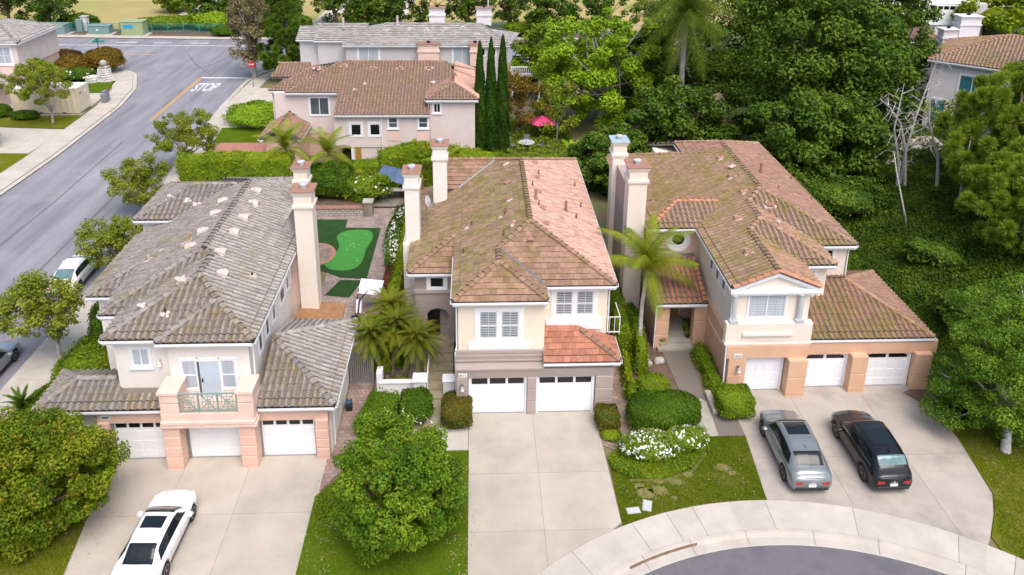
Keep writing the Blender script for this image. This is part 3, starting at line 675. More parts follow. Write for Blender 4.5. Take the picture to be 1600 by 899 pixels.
    for k in range(n):
        xa, xb = x0+cw*k+.05, x0+cw*(k+1)-.05; xm, zm = (xa+xb)/2, (za+zb)/2
        for (a, b), (c, d) in (((xa,za),(xb,zb)), ((xa,zb),(xb,za))): rl.tube([(a,y,b),(c,y,d)], .022, 4)
        for s_ in (.30, .62):
            q = [(xm-cw*.45*s_,zm-.42*s_),(xm+cw*.45*s_,zm-.42*s_),(xm+cw*.45*s_,zm+.42*s_),(xm-cw*.45*s_,zm+.42*s_)]
            for i in range(4): rl.tube([(q[i][0],y-.01,q[i][1]),(q[(i+1)%4][0],y-.01,q[(i+1)%4][1])], .018, 4)
        rl.tube([(xa-.03,y,zm),(xb+.03,y,zm)], .016, 4); rl.tube([(xm,y,za),(xm,y,zb)], .016, 4)
    part('railing', rl, 'rail_green', B)
    # openings
    window(H, -12.86, 31.12, 3.55, .62, 1.45, trim=.12, hung=True, gl='curtain', sill=False); window(H, -11.14, 31.12, 3.55, .62, 1.45, trim=.12, hung=True, gl='curtain', sill=False)
    D = part('balcony_door', MB().box(-12.52,-11.48,31.06,31.13,3.1,5.12), 'white_paint', H); part('door_leaf', MB().box(-12.34,-11.52,31.03,31.07,3.12,5.0), 'blueish_door', D); part('sidelight', MB().box(-12.48,-12.38,31.04,31.07,3.15,4.98), 'glass', D)
    part('handle', MB().box(-12.32,-12.26,30.97,31.04,3.95,4.12), 'metal_dark', D)
    window(H, -15.03, 31.38, 4.62, .72, .86, cols=2, inner=None, gl='curtain')
    for y, w_, h_ in ((37.3,.9,.75), (38.5,.5,.75), (39.6,.5,.95), (40.6,.5,.95), (32.9,.5,.9), (34.2,.5,.9), (35.5,.5,.9)): window(H, -10.15, y, 4.25, w_, h_, ang=R(90), trim=.09, cols=1, sill=False)
    wall_lamp(H, -14.2, 31.38, 4.8, 'metal_light'); wall_lamp(H, -16.75, 30.5, 1.75, 'metal_dark', 'glass_dark')
    text_sign(H, '4089', -16.62, 30.58, 2.40, .17)
    downspout(H, [(-9.95,31.0,6.0),(-9.95,31.15,5.6),(-9.98,31.15,4.2)]); downspout(H, [(-6.62,31.3,2.8),(-6.62,31.3,.1)]); downspout(H, [(-14.0,31.2,6.0),(-14.05,31.34,5.85)])
    part('gas_meter', MB().box(-6.68,-6.5,32.4,32.6,1.3,1.6), 'metal_light', H)
    # chimneys
    chimney(H, -9.72,-8.52, 38.9,40.1, 9.75, 'stucco_ivory', 'terracotta'); part('chimney_breast', MB().box(-10.2,-9.45,39.5,40.9,0,5.9), 'stucco_pinktrim', H)
    chimney(H, -10.75,-9.7, 43.6,44.7, 9.2, 'stucco_ivory', 'terracotta')
    # vents and mortar patches
    for p in ((-13.01,44.3,7.49),(-12.79,42.72,7.4),(-12.84,40.76,7.42),(-12.85,38.98,7.42),(-12.89,36.76,7.43),(-12.28,34.98,7.19)): vent(H, p, ((-1,0),m), 'dome', col='mortar', sc_=1.15)
    vent(H, (-11.03,35.53,6.69), ((-1,0),m), 'pipe', sc_=.6, col='metal_dark')
    for p in ((-14.56,43.13,7.36),(-14.43,41.34,7.41),(-14.42,39.15,7.41),(-14.51,37.46,7.38)): vent(H, p, ((1,0),m), 'dome', col='mortar', sc_=1.2)
    vent(H, (-16.93,37.77,6.41), ((1,0),m), 'pipe', sc_=.8, col='mortar'); vent(H, (-16.53,38.58,6.57), ((1,0),m), None, sc_=.5); vent(H, (-14.96,38.28,7.2), ((1,0),m), 'pipe', sc_=1.2, col='ridge_terracotta')
    vent(H, (-15.25,32.76,6.88), ((0,1),m), None, sc_=.55); vent(H, (-14.07,32.27,6.69), ((0,1),m), 'pipe', sc_=.7, col='metal_dark'); vent(H, (-13.8,34.0,7.4), ((0,1),m), 'dome', col='mortar')
    for p in ((-18.3,44.9,6.9),(-17.2,44.6,6.78),(-16.6,44.3,6.66)): vent(H, p, ((0,1),m), None, sc_=.7)
    return H
# ================================================================ CENTRE HOUSE
def centre_house():
    H = thing('stucco_house', 'yellow and taupe two-storey house with mossy and salmon tiled roof above two garages', 'house', (3, 33.4, 0), 'houses of the estate')
    m = .4; z = 6.2; MO, SA, BR, RE = 'tile_mossy', 'tile_salmon', 'tile_brown', 'tile_red'
    pl = []; P = lambda poly, e, up_, z0, mt, mm=m: pl.append(Plane(poly, e, up_, z0, mm, mt))
    P([(-1.1,33.8),(1.2,36.1),(1.2,50.2),(-1.1,52.5)], (-1.1,33.8), (1,0), z, MO)
    P([(1.2,37.5),(3.0,39.3),(3.0,48.4),(1.2,50.2)], (-1.1,33.8), (1,0), z, MO)
    P([(-3.6,38.4),(-1.1,40.9),(-1.1,49.5),(-3.6,49.5)], (-1.1,33.8), (1,0), z, MO)
    P([(7.1,35.2),(7.1,52.5),(3.0,48.4),(3.0,39.3)], (7.1,35.2), (-1,0), z, SA)
    P([(-1.1,35.2),(7.1,35.2),(3.0,39.3)], (-1.1,35.2), (0,1), z, BR)
    P([(-1.1,33.8),(3.5,33.8),(1.2,36.1)], (-1.1,33.8), (0,1), z, BR)
    P([(3.5,33.8),(3.5,37.6),(1.2,37.6),(1.2,36.1)], (3.5,33.8), (-1,0), z, BR)
    P([(-3.6,38.4),(-1.1,38.4),(-1.1,40.9)], (-3.6,38.4), (0,1), 5.2, BR)
    P([(-2.2,47.45),(3,47.45),(3,50.0),(-2.2,50.0)], (-2.2,47.45), (0,1), z, BR)
    P([(-2.2,50.0),(3,50.0),(3,52.5),(-2.2,52.5)], (-2.2,52.5), (0,-1), z, BR)
    P([(-1.1,52.5),(7.1,52.5),(3.0,48.4)], (-1.1,52.5), (0,-1), z, BR)
    P([(3.35,33.35),(7.15,33.35),(5.1,35.45),(3.35,35.45)], (3.35,33.35), (0,1), 3.02, RE, .36); P([(7.15,33.35),(7.15,35.45),(5.1,35.45)], (7.15,33.35), (-1,0), 3.02, RE, .36)
    zr = 7.84
    caps = [((-1.1,33.8,z),(1.2,36.1,7.12)), ((3.5,33.8,z),(1.2,36.1,7.12)), ((1.2,36.1,7.12),(1.2,37.5,7.12)), ((1.2,37.5,7.12),(3,39.3,zr)), ((7.1,35.2,z),(3,39.3,zr)), ((3,39.3,zr),(3,48.4,zr)),
            ((3,48.4,zr),(7.1,52.5,z)), ((-1.1,52.5,z),(3,48.4,zr)), ((-3.6,38.4,5.2),(-1.1,40.9,z)), ((-2.2,50,7.22),(1.5,50,7.22)), ((7.15,33.35,3.02),(5.1,35.4,3.76))]
    caps = [c+('tile_mossy',) if i in (3,5) else c for i, c in enumerate(caps)]
    make_roof(H, pl, 'F', w=.33, L=.36, caps=caps, capmat=BR, lift=.04)
    Y = 'stucco_yellow'; TP, TT = 'stucco_taupe', 'stucco_taupe_trim'
    part('upper_wall', MB().prism([(-.85,34.1),(3.42,34.1),(3.42,35.5),(6.75,35.5),(6.75,52.1),(-1.9,52.1),(-1.9,47.8),(-.85,47.8)], 3.2, 6.08), Y, H)
    part('lower_wall', MB().prism([(-.84,34.12),(3.4,34.12),(6.74,34.12),(6.74,52.08),(-1.88,52.08),(-1.88,47.82),(-.84,47.82)], 0, 3.19), TP, H)
    part('wing_wall', MB().box(-3.3,-.9,38.76,47.8,3.751,5.05), TP, H)
    pass
    part('wing_band', MB().box(-3.36,-.92,38.66,38.9,3.78,3.98), TT, H)
    # arch and piers of the entry porch
    arch = MB(); n = 10; x0, x1, y, zs, zt = -2.66, -1.5, 38.75, 2.35, 2.78; pts = [(x0+(x1-x0)*k/n) for k in range(n+1)]
    def az(x): t = (x-(x0+x1)/2)/((x1-x0)/2); return zs+(zt-zs)*math.sqrt(max(0, 1-t*t*.92))
    for yy in (y, y+.5):
        arch.add([(p,yy,az(p)) for p in pts]+[(p,yy,3.75) for p in pts], [(k,k+1,n+2+k,n+1+k) for k in range(n)])
    arch.add([(p,y,az(p)) for p in pts]+[(p,y+.5,az(p)) for p in pts], [(k,k+1,n+2+k,n+1+k) for k in range(n)])
    arch.box(-3.3,-2.66,38.75,39.25,.6,3.75); arch.box(-1.5,-.92,38.75,39.25,.6,3.75); part('porch_arch', arch, TP, H)
    for k in range(3): part('block', MB().box(-3.34,-2.7,38.7,39.2,.75+k*.5,1.2+k*.5,bev=.02), TP, H)
    part('porch_side_wall', MB().box(-3.3,-3.1,39.25,47.7,0,2.9), TP, H)
    part('porch_back_wall', MB().box(-3.1,-.9,41.0,41.2,.6,3.5), TT, H)
    D = part('entry_door', MB().box(-2.68,-2.02,39.27,39.33,.78,2.85), 'dark_door', H); part('door_leaf', MB().box(-2.64,-2.06,39.22,39.28,.8,1.75), 'dark_door', D); part('screen', MB().box(-2.64,-2.06,39.22,39.28,1.8,2.8), 'glass_dark', D); part('inner_wall', MB().box(-2.0,-1.3,39.4,39.5,.7,3.2), TT, H)
    # front bands, garage
    part('band', MB().box(-1.02,3.46,33.98,34.2,3.1,3.3,bev=.02), TT, H)
    part('garage_fascia', MB().box(-.97,3.4,33.82,34.14,2.66,3.09), TP, H); part('band', MB().box(-1.0,3.43,33.76,34.1,2.82,2.9), TT, H)
    part('garage_header', MB().box(-.95,6.86,33.32,34.1,2.2,2.63), TP, H)
    part('header_band', MB().box(-.98,3.36,33.28,34.0,2.631,2.72), TT, H)
    part('garage_wall', MB().box(3.36,6.86,33.6,35.5,2.631,2.9), TP, H); part('garage_side', MB().box(6.55,6.85,33.62,35.5,0,2.63), TP, H)
    for a, b in ((-.25,2.45),(3.12,5.82)):
        garage_door(H, a, b, 33.48, 2.15, win=3)
        part('door_casing', MB().box(a-.1,a,33.40,33.55,0,2.2), 'white_paint', H); part('door_casing', MB().box(b,b+.1,33.40,33.55,0,2.2), 'white_paint', H)
    part('garage_back', MB().box(-.9,6.6,33.53,34.1,0,2.2), TP, H)
    pier(H, -.95,-.38, 33.28,33.9, 2.2, TT, 1, base=.02); pier(H, 2.56,3.01, 33.25,33.9, 2.2, TT, 3); pier(H, 5.96,6.84, 33.28,33.9, 2.2, TT, 3)
    # big windows with shutters
    wd = window(H, 1.17, 34.1, 3.95, 1.95, 1.50, trim=.24, cols=2, inner='shutter', hung=True, sill=False, mull=.13); part('apron', MB().box(-.35,2.70,34.03,34.12,3.32,3.70), 'white_paint', wd)
    wd = window(H, 5.06, 35.5, 4.35, 1.95, 1.35, trim=.22, cols=2, inner='shutter', hung=True, sill=False, mull=.13); part('apron', MB().box(3.62,6.5,35.42,35.52,3.5,4.12), 'white_paint', wd); part('apron', MB().box(3.75,6.35,35.43,35.52,5.93,6.05), 'white_paint', wd)
    window(H, -2.1, 38.75, 4.12, .75, .6, trim=.2, gl='glass_dark', sill=False)
    for a, b, zz, o_ in (((-1.1,33.8),(3.5,33.8),z,(0,-1)), ((3.5,35.2),(7.1,35.2),z,(0,-1)), ((7.1,35.2),(7.1,52.5),z,(1,0)), ((3.5,33.8),(3.5,35.1),z,(1,0)), ((-1.1,33.8),(-1.1,38.4),z,(-1,0)),
                     ((-3.6,38.4),(-1.1,38.4),5.2,(0,-1)), ((-3.6,38.4),(-3.6,49.5),5.2,(-1,0)), ((-2.2,47.45),(-2.2,52.5),z,(-1,0)), ((3.35,33.35),(7.15,33.35),3.02,(0,-1)), ((7.15,33.35),(7.15,35.45),3.02,(1,0))):
        gutter(H, a, b, zz, out=o_)
    downspout(H, [(-.97,33.9,6.0),(-.93,34.15,5.7),(-.93,34.15,3.45),(-1.0,34.0,3.2),(-1.0,34.0,.1)]); downspout(H, [(6.85,35.45,6.0),(6.82,35.5,5.7),(6.82,35.45,3.3)])
    text_sign(H, '4111', -.62, 33.3, 2.3, .17); wall_lamp(H, -.66, 33.26, 1.75, 'metal_grey')
    part('side_balcony_rail', MB().tube([(6.8,36.2,3.7),(7.6,36.2,3.7),(7.6,37.6,3.7)], .03, 5).tube([(6.8,36.2,2.8),(7.6,36.2,2.8)], .03, 5).tube([(7.6,36.2,3.7),(7.6,36.2,2.7)], .03, 5).tube([(7.33,36.2,3.7),(7.33,36.2,2.7)], .02, 5).tube([(7.06,36.2,3.7),(7.06,36.2,2.7)], .02, 5), 'white_paint', H)
    chimney(H, -4.15,-3.1, 41.9,43.2, 9.55, 'stucco_cream', 'terracotta'); chimney(H, -2.75,-1.65, 46.2,47.4, 9.6, 'stucco_cream', 'terracotta')
    chl = H.children[-2]; part('chimney_breast', MB().box(-4.2,-3.3,41.95,45.2,0,5.1), 'stucco_cream', H)
    for p in ((2.05,48.58,7.46),(2.05,45.32,7.46),(2.07,42.86,7.47),(2.06,39.6,7.46)): vent(H, p, ((1,0),m), 'dome', sc_=.85, patch=(p[1] != 45.32))
    for p in ((1.48,40.94,7.23),(-.41,41.13,6.48)): vent(H, p, ((1,0),m), None, sc_=.4, patch=True); vent(H, (p[0]+.2,p[1]+.2,p[2]), ((1,0),m), 'pipe', sc_=.8, patch=False, col='rust')
    for p in ((1.71,41.3,7.33),(-.63,38.32,6.39),(1.52,38.69,7.25)): vent(H, p, ((1,0),m), 'pipe', sc_=.7, patch=False, col='rust')
    for p in ((3.89,48.57,7.49),(3.83,46.08,7.51),(3.79,43.87,7.52),(3.83,41.42,7.51),(3.83,39.5,7.51)): vent(H, p, ((-1,0),m), 'dome', sc_=.8, patch=False)
    for p in ((4.04,46.76,7.43),(3.47,44.48,7.65),(3.66,41.76,7.58),(6.41,47.08,6.47),(6.38,43.8,6.49),(5.86,41.85,6.7)): vent(H, p, ((-1,0),m), 'pipe', sc_=.7, patch=False, col='rust')
    for p in ((3.53,42.48,7.63),(5.3,42.33,6.92)): vent(H, p, ((-1,0),m), 'pipe', sc_=1.5, patch=False, col='terracotta')
    vent(H, (2.92,38.0,7.32), ((0,1),m), 'dome', sc_=.85, patch=False)
    fl = MB()   # blue-grey metal in the valleys
    for a, b in (((3.5,35.2,z),(1.25,37.45,7.1)), ((-1.1,47.45,6.2),(1.45,50.0,7.22))):
        a, b = Vector(a), Vector(b); fl.tube([a+Vector((0,0,.05)), b+Vector((0,0,.05))], .07, 5)
    part('valley_flashing', fl, 'metal_grey', H)
    dish = thing('satellite_dish', 'grey satellite dish on the mossy roof beside the front left chimney', 'satellite dish', (-2.95,44.3,6.0))
    part('reflector', MB().lathe([(.02,0),(.2,.03),(.34,.10)], (0,0,0), 14).xf(Matrix.Translation((-2.95,44.3,6.75)) @ Matrix.Rotation(R(70),4,'Y') @ Matrix.Rotation(R(20),4,'X')), 'metal_light', dish)
    part('arm', MB().tube([(-2.95,44.3,5.5),(-2.95,44.3,6.7),(-2.5,44.1,6.6)], .03, 6).box(-2.55,-2.4,44.0,44.15,6.55,6.75), 'metal_grey', dish)
    return H
# ================================================================ RIGHT HOUSE
def right_house():
    H = thing('stucco_house', 'ivory and orange two-storey house with mossy tiles and pedimented window over three garages', 'house', (17, 34.8, 0), 'houses of the estate')
    m = .4; z = 6.2; MO, TA, RM, SA = 'tile_mossy', 'tile_tan', 'tile_redmoss', 'tile_rose'
    pl = []; P = lambda poly, e, up_, z0, mt, mm=m: pl.append(Plane(poly, e, up_, z0, mm, mt)); e = (12.88,34.8)
    P([(12.88,34.8),(15.16,34.8),(15.16,45.0),(12.88,45.0)], e, (1,0), z, MO); P([(10.1,45.0),(15.16,45.0),(15.16,51.2),(10.1,56.0)], e, (1,0), z, MO)
    P([(15.16,39.2),(16.05,40.15),(16.05,50.4),(15.16,51.2)], e, (1,0), z, MO)
    P([(16.05,42.35),(17.12,43.4),(17.12,49.4),(16.05,50.4)], e, (1,0), z, MO)
    P([(15.16,34.8),(17.45,34.8),(17.45,40),(15.16,40)], (17.45,34.8), (-1,0), z, TA)
    P([(12.9,37.0),(19.2,37.0),(16.05,40.15)], (12.9,37), (0,1), z, TA); P([(19.2,37.0),(19.2,43),(16.05,43),(16.05,40.15)], (19.2,37), (-1,0), z, TA)
    P([(12.9,39.2),(21.35,39.2),(17.12,43.43)], (12.9,39.2), (0,1), z, TA); P([(21.35,39.2),(21.35,55.6),(17.12,51.4),(17.12,43.43)], (21.35,39.2), (-1,0), z, SA)
    P([(17.12,49.4),(17.12,51.4),(14.6,54.0),(14.6,51.9)], (14.6,50), (1,0), 6.87, SA); P([(12.9,55.6),(21.35,55.6),(17.12,51.37)], (12.9,55.6), (0,-1), z, SA)
    P([(10.1,41.5),(14.5,41.5),(14.5,43.5),(12.1,43.5)], (10.1,41.5), (0,1), z, TA); P([(10.1,41.5),(12.1,43.5),(10.1,45.5)], (10.1,41.5), (1,0), z, MO); P([(10.1,45.5),(12.1,43.5),(14.5,43.5),(14.5,45.5)], (10.1,45.5), (0,-1), z, MO)
    P([(10.1,38.5),(12.95,38.5),(12.95,41.85),(10.1,41.85)], (10.1,38.5), (0,1), 3.05, 'tile_red')
    P([(17.2,34.95),(23.95,34.95),(20.55,38.35),(17.2,38.35)], (17.2,34.95), (0,1), 3.02, RM, .45); P([(23.95,34.95),(23.95,41.75),(20.55,38.35)], (23.95,34.95), (-1,0), 3.02, SA, .45)
    P([(23.95,41.75),(20.55,38.35),(19,38.35),(19,41.75)], (23.95,41.75), (0,-1), 3.02, SA, .45)
    caps = [((15.16,34.8,7.12),(15.16,39.25,7.12),MO), ((19.2,37,z),(16.05,40.15,7.46)), ((15.16,39.25,7.12),(16.05,40.15,7.46)), ((16.05,40.15,7.46),(16.05,42.3,7.46)), ((16.05,42.3,7.46),(17.12,43.43,7.89)), ((21.35,39.2,z),(17.12,43.43,7.89)),
            ((17.12,43.43,7.89),(17.12,51.4,7.89)), ((17.12,49.4,7.89),(10.1,56,5.1),MO), ((17.12,51.4,7.89),(21.35,55.6,z)), ((17.12,51.4,7.89),(14.6,54.0,6.9)), ((10.1,41.5,z),(12.1,43.5,7.0),'ridge_terracotta'), ((12.1,43.5,7.0),(14.6,43.5,7.0),'ridge_terracotta'),
            ((10.1,45.5,z),(12.1,43.5,7.0)), ((23.95,34.95,3.02),(20.55,38.35,4.55)), ((23.95,41.75,3.02),(20.55,38.35,4.55)),
            ((12.93,34.72,6.22),(15.16,34.72,7.12),'ridge_terracotta'), ((17.42,34.72,6.2),(15.16,34.72,7.12),'ridge_terracotta'), ((12.85,38.5,3.1),(12.85,41.8,4.4),'ridge_terracotta')]
    make_roof(H, pl, 'S', caps=caps, capmat='tile_tan')
    IV, OR = 'stucco_ivory', 'stucco_orange'
    part('upper_wall', MB().prism([(13.2,34.95),(17.05,34.95),(17.05,37.32),(18.9,37.32),(18.9,39.5),(21.0,39.5),(21.0,55.2),(13.2,55.2)], 3.0, 6.08), IV, H)
    part('wing_wall', MB().box(10.4,13.2,41.9,45.2,0,6.08), 'stucco_pinktrim', H); part('rear_wall', MB().box(10.4,13.2,45.2,54.5,0,4.85), IV, H)
    part('gable_wall', MB().add([(13.0,34.9,6.05),(17.3,34.9,6.05),(15.16,34.9,6.95)], [(0,1,2)]) or MB(), IV, H) if False else None
    g = MB(); g.add([(13.05,34.92,6.02),(17.3,34.92,6.02),(15.16,34.92,6.93),(13.05,35.1,6.02),(17.3,35.1,6.02),(15.16,35.1,6.93)], [(0,1,2),(3,5,4),(0,3,4,1),(1,4,5,2),(2,5,3,0)]); part('pediment', g, IV, H)
    t = MB()
    for (a, b) in (((12.86,6.10),(15.16,7.02)), ((17.46,6.10),(15.16,7.02))):
        for y0, y1, dz0, dz1 in ((34.70,34.93,-.17,.0), (34.76,34.93,-.26,-.175)):
            t.add([(a[0],y0,a[1]+dz0),(b[0],y0,b[1]+dz0),(b[0],y0,b[1]+dz1),(a[0],y0,a[1]+dz1),(a[0],y1,a[1]+dz0),(b[0],y1,b[1]+dz0),(b[0],y1,b[1]+dz1),(a[0],y1,a[1]+dz1)], [(0,1,2,3),(4,5,6,7),(0,1,5,4),(1,2,6,5),(2,3,7,6),(3,0,4,7)])
    t.box(12.82,17.5,34.66,34.93,5.86,6.08,bev=.01).box(12.95,17.35,34.74,34.94,5.74,5.858); part('pediment_trim', t, 'white_paint', H)
    for xa in (13.12, 16.53):
        part('column', MB().lathe([(.17,4.36),(.15,4.5),(.145,5.6),(.17,5.74)], (xa+.0,34.82,0), 14).box(xa-.22,xa+.22,34.6,35.0,4.2,4.36), 'column_grey', H)
    part('lower_wall', MB().prism([(13.2,35.0),(17.05,35.0),(18.88,37.34),(20.9,39.52),(20.9,55.1),(13.2,55.1)], 0, 2.99), OR, H)
    part('side_lower_wall', MB().box(13.08,13.24,34.9,42.0,0,3.05), OR, H); part('side_belt', MB().box(13.03,13.24,34.85,41.9,2.95,3.1), OR, H); part('side_belt', MB().box(13.04,13.24,34.85,41.9,2.1,2.18), 'stucco_peach', H)
    part('balcony_apron', MB().box(12.75,17.25,34.62,35.0,3.1,4.2,bev=.03).box(12.72,17.28,34.56,35.0,2.95,3.09,bev=.02), IV, H)
    part('apron_ledge', MB().box(13.6,16.2,34.50,34.63,3.5,3.66,bev=.02), 'stucco_ivory', H)
    part('garage_header', MB().box(12.9,17.15,34.55,35.0,2.18,2.94,bev=.02), OR, H); part('garage_header', MB().box(17.152,24.2,34.9,35.5,2.1,2.85), OR, H)
    part('garage_body', MB().box(17.2,23.7,35.12,41.3,0,2.75), OR, H)
    for a, b, y, w_, ar in ((14.0,16.05,34.90,0,False), (17.15,19.55,35.08,2,True), (20.45,22.95,35.08,2,True)):
        garage_door(H, a+.1, b-.1, y, 2.2, win=w_, arched=ar); part('door_casing', MB().box(a,a+.1,y-.08,y+.05,0,2.2), 'white_paint', H); part('door_casing', MB().box(b-.1,b,y-.08,y+.05,0,2.2), 'white_paint', H)
    pass
    pier(H, 13.05,13.98, 34.55,35.2, 2.2, OR, 2); pier(H, 16.1,17.1, 34.25,35.2, 2.2, OR, 2); pier(H, 19.55,20.42, 34.5,35.2, 2.2, OR, 2); pier(H, 23.0,23.9, 34.62,35.2, 2.2, OR, 2)
    window(H, 14.85, 34.95, 4.38, 1.9, 1.45, trim=.08, cols=2, gl='curtain', inner='shutter', sill=False)
    for y in (36.9,38.0,39.1): window(H, 13.2, y, 4.85, .5, .6, ang=R(-90), trim=.14, cols=1, gl='glass', sill=False)
    window(H, 17.95, 37.32, 5.1, .5, .55, trim=.16, gl='glass_dark', sill=False); window(H, 19.9, 39.5, 5.2, .6, .55, trim=.16, gl='glass_dark', sill=False)
    # oval window over the entry
    ov = MB(); n = 8; pts = [(-.72,-.25),(-.5,-.6),(-.25,-.75),(.25,-.75),(.5,-.6),(.72,-.25),(.72,.25),(.5,.62),(-.5,.62),(-.72,.25)]
    ov.add([(11.95+x,41.84,5.25+q) for x, q in pts]+[(11.95+x,41.92,5.25+q) for x, q in pts], [tuple(range(10)), tuple(range(10,20))]+[(i,(i+1)%10,10+(i+1)%10,10+i) for i in range(10)])
    ow = part('oval_window', ov, 'white_paint', H); part('pane', MB().lathe([(.01,-.02),(.36,-.02),(.36,.0)], (11.95,41.83,5.3), 20, axis='y'), 'glass_dark', ow)
    part('window_ring', MB().tube([(11.95+.42*math.cos(2*math.pi*k/20),41.83,5.3+.40*math.sin(2*math.pi*k/20)) for k in range(21)], .045, 5), 'white_paint', ow)
    # entry
    part('entry_beam', MB().box(10.2,13.05,38.75,39.1,2.6,2.9), OR, H); pier(H, 10.2,10.95, 38.72,39.3, 2.6, OR, 3, base=.02); pier(H, 12.35,13.08, 38.72,39.3, 2.6, OR, 3, base=.02)
    part('entry_side_wall', MB().box(10.25,10.5,39.3,41.9,0,2.7), 'stucco_peach', H); part('entry_back', MB().box(10.5,13.1,41.75,41.9,0,2.9), 'stucco_peach', H)
    D = part('entry_door', MB().box(11.0,12.35,41.68,41.75,.3,2.6), 'white_paint', H); part('door_leaf', MB().box(11.08,11.66,41.62,41.69,.32,2.5).box(11.69,12.27,41.62,41.69,.32,2.5), 'wood_door', D)
    for a, b, zz, o_ in (((17.45,34.9),(17.45,37.0),z,(1,0)), ((12.88,34.8),(12.88,41.5),z,(-1,0)), ((17.5,37.0),(19.2,37.0),z,(0,-1)), ((19.2,37),(19.2,39.1),z,(1,0)), ((19.2,39.2),(21.35,39.2),z,(0,-1)), ((21.35,39.2),(21.35,55.5),z,(1,0)),
                     ((10.1,41.5),(12.86,41.5),z,(0,-1)), ((10.1,41.5),(10.1,45.5),z,(-1,0)), ((10.1,38.5),(12.95,38.5),3.05,(0,-1)), ((17.2,34.95),(23.95,34.95),3.02,(0,-1)), ((23.95,34.95),(23.95,41.7),3.02,(1,0)), ((14.6,52),(14.6,54),6.8,(-1,0))):
        gutter(H, a, b, zz, out=o_)
    downspout(H, [(12.9,34.9,6.0),(13.0,34.86,5.6),(12.98,34.7,3.4),(12.85,34.6,3.0),(12.88,34.55,.1)]); downspout(H, [(10.2,38.6,2.9),(10.15,38.68,2.6),(10.15,38.68,.05)]); downspout(H, [(21.2,39.3,6.0),(21.05,39.45,5.7),(21.05,39.4,3.2)])
    text_sign(H, '4213', 13.5, 34.53, 2.3, .17, fg='metal_grey'); wall_lamp(H, 13.55, 34.5, 1.65, 'metal_grey')
    chimney(H, 8.75,10.05, 41.9,43.3, 9.8, 'stucco_ivory', 'terracotta'); chimney(H, 8.55,9.65, 46.3,47.6, 9.75, 'stucco_ivory', 'cap_blue'); part('chimney_arch_wall', MB().box(8.95,9.7,43.2,46.5,0,8.2), 'stucco_taupe_trim', H)
    for p, s_ in (((16.42,48.91,7.61),1), ((16.25,45.96,7.54),1), ((16.22,43.5,7.53),1), ((15.05,40.85,7.06),.9), ((14.51,37.24,6.84),.9)): vent(H, p, ((1,0),m), 'dome', sc_=s_)
    part('loose_tile', MB().box(-.2,.2,-.15,.15,0,.05).xf(Matrix.Translation((16.5,46.9,7.86)) @ Matrix.Rotation(.4,4,'Z') @ Matrix.Rotation(-.3,4,'Y')), 'mortar', H)
    for p in ((19.26,50.72,7.04),(18.24,48.22,7.45),(18.8,46.53,7.22),(18.26,44.75,7.43)): vent(H, p, ((-1,0),m), 'dome', sc_=.8, patch=False)
    vent(H, (18.25,46.51,7.44), ((-1,0),m), 'pipe', sc_=1.8, patch=False, col='terracotta')
    for p in ((18.67,44.44,7.27),(21.0,44.79,6.3),(21.0,48.17,6.3)): vent(H, p, ((-1,0),m), 'pipe', sc_=.7, patch=False, col='rust')
    vent(H, (17.22,42.0,7.35), ((0,1),m), 'dome', sc_=1.0); vent(H, (16.9,40.2,7.1), ((0,1),m), 'dome', sc_=1.0)
    return H
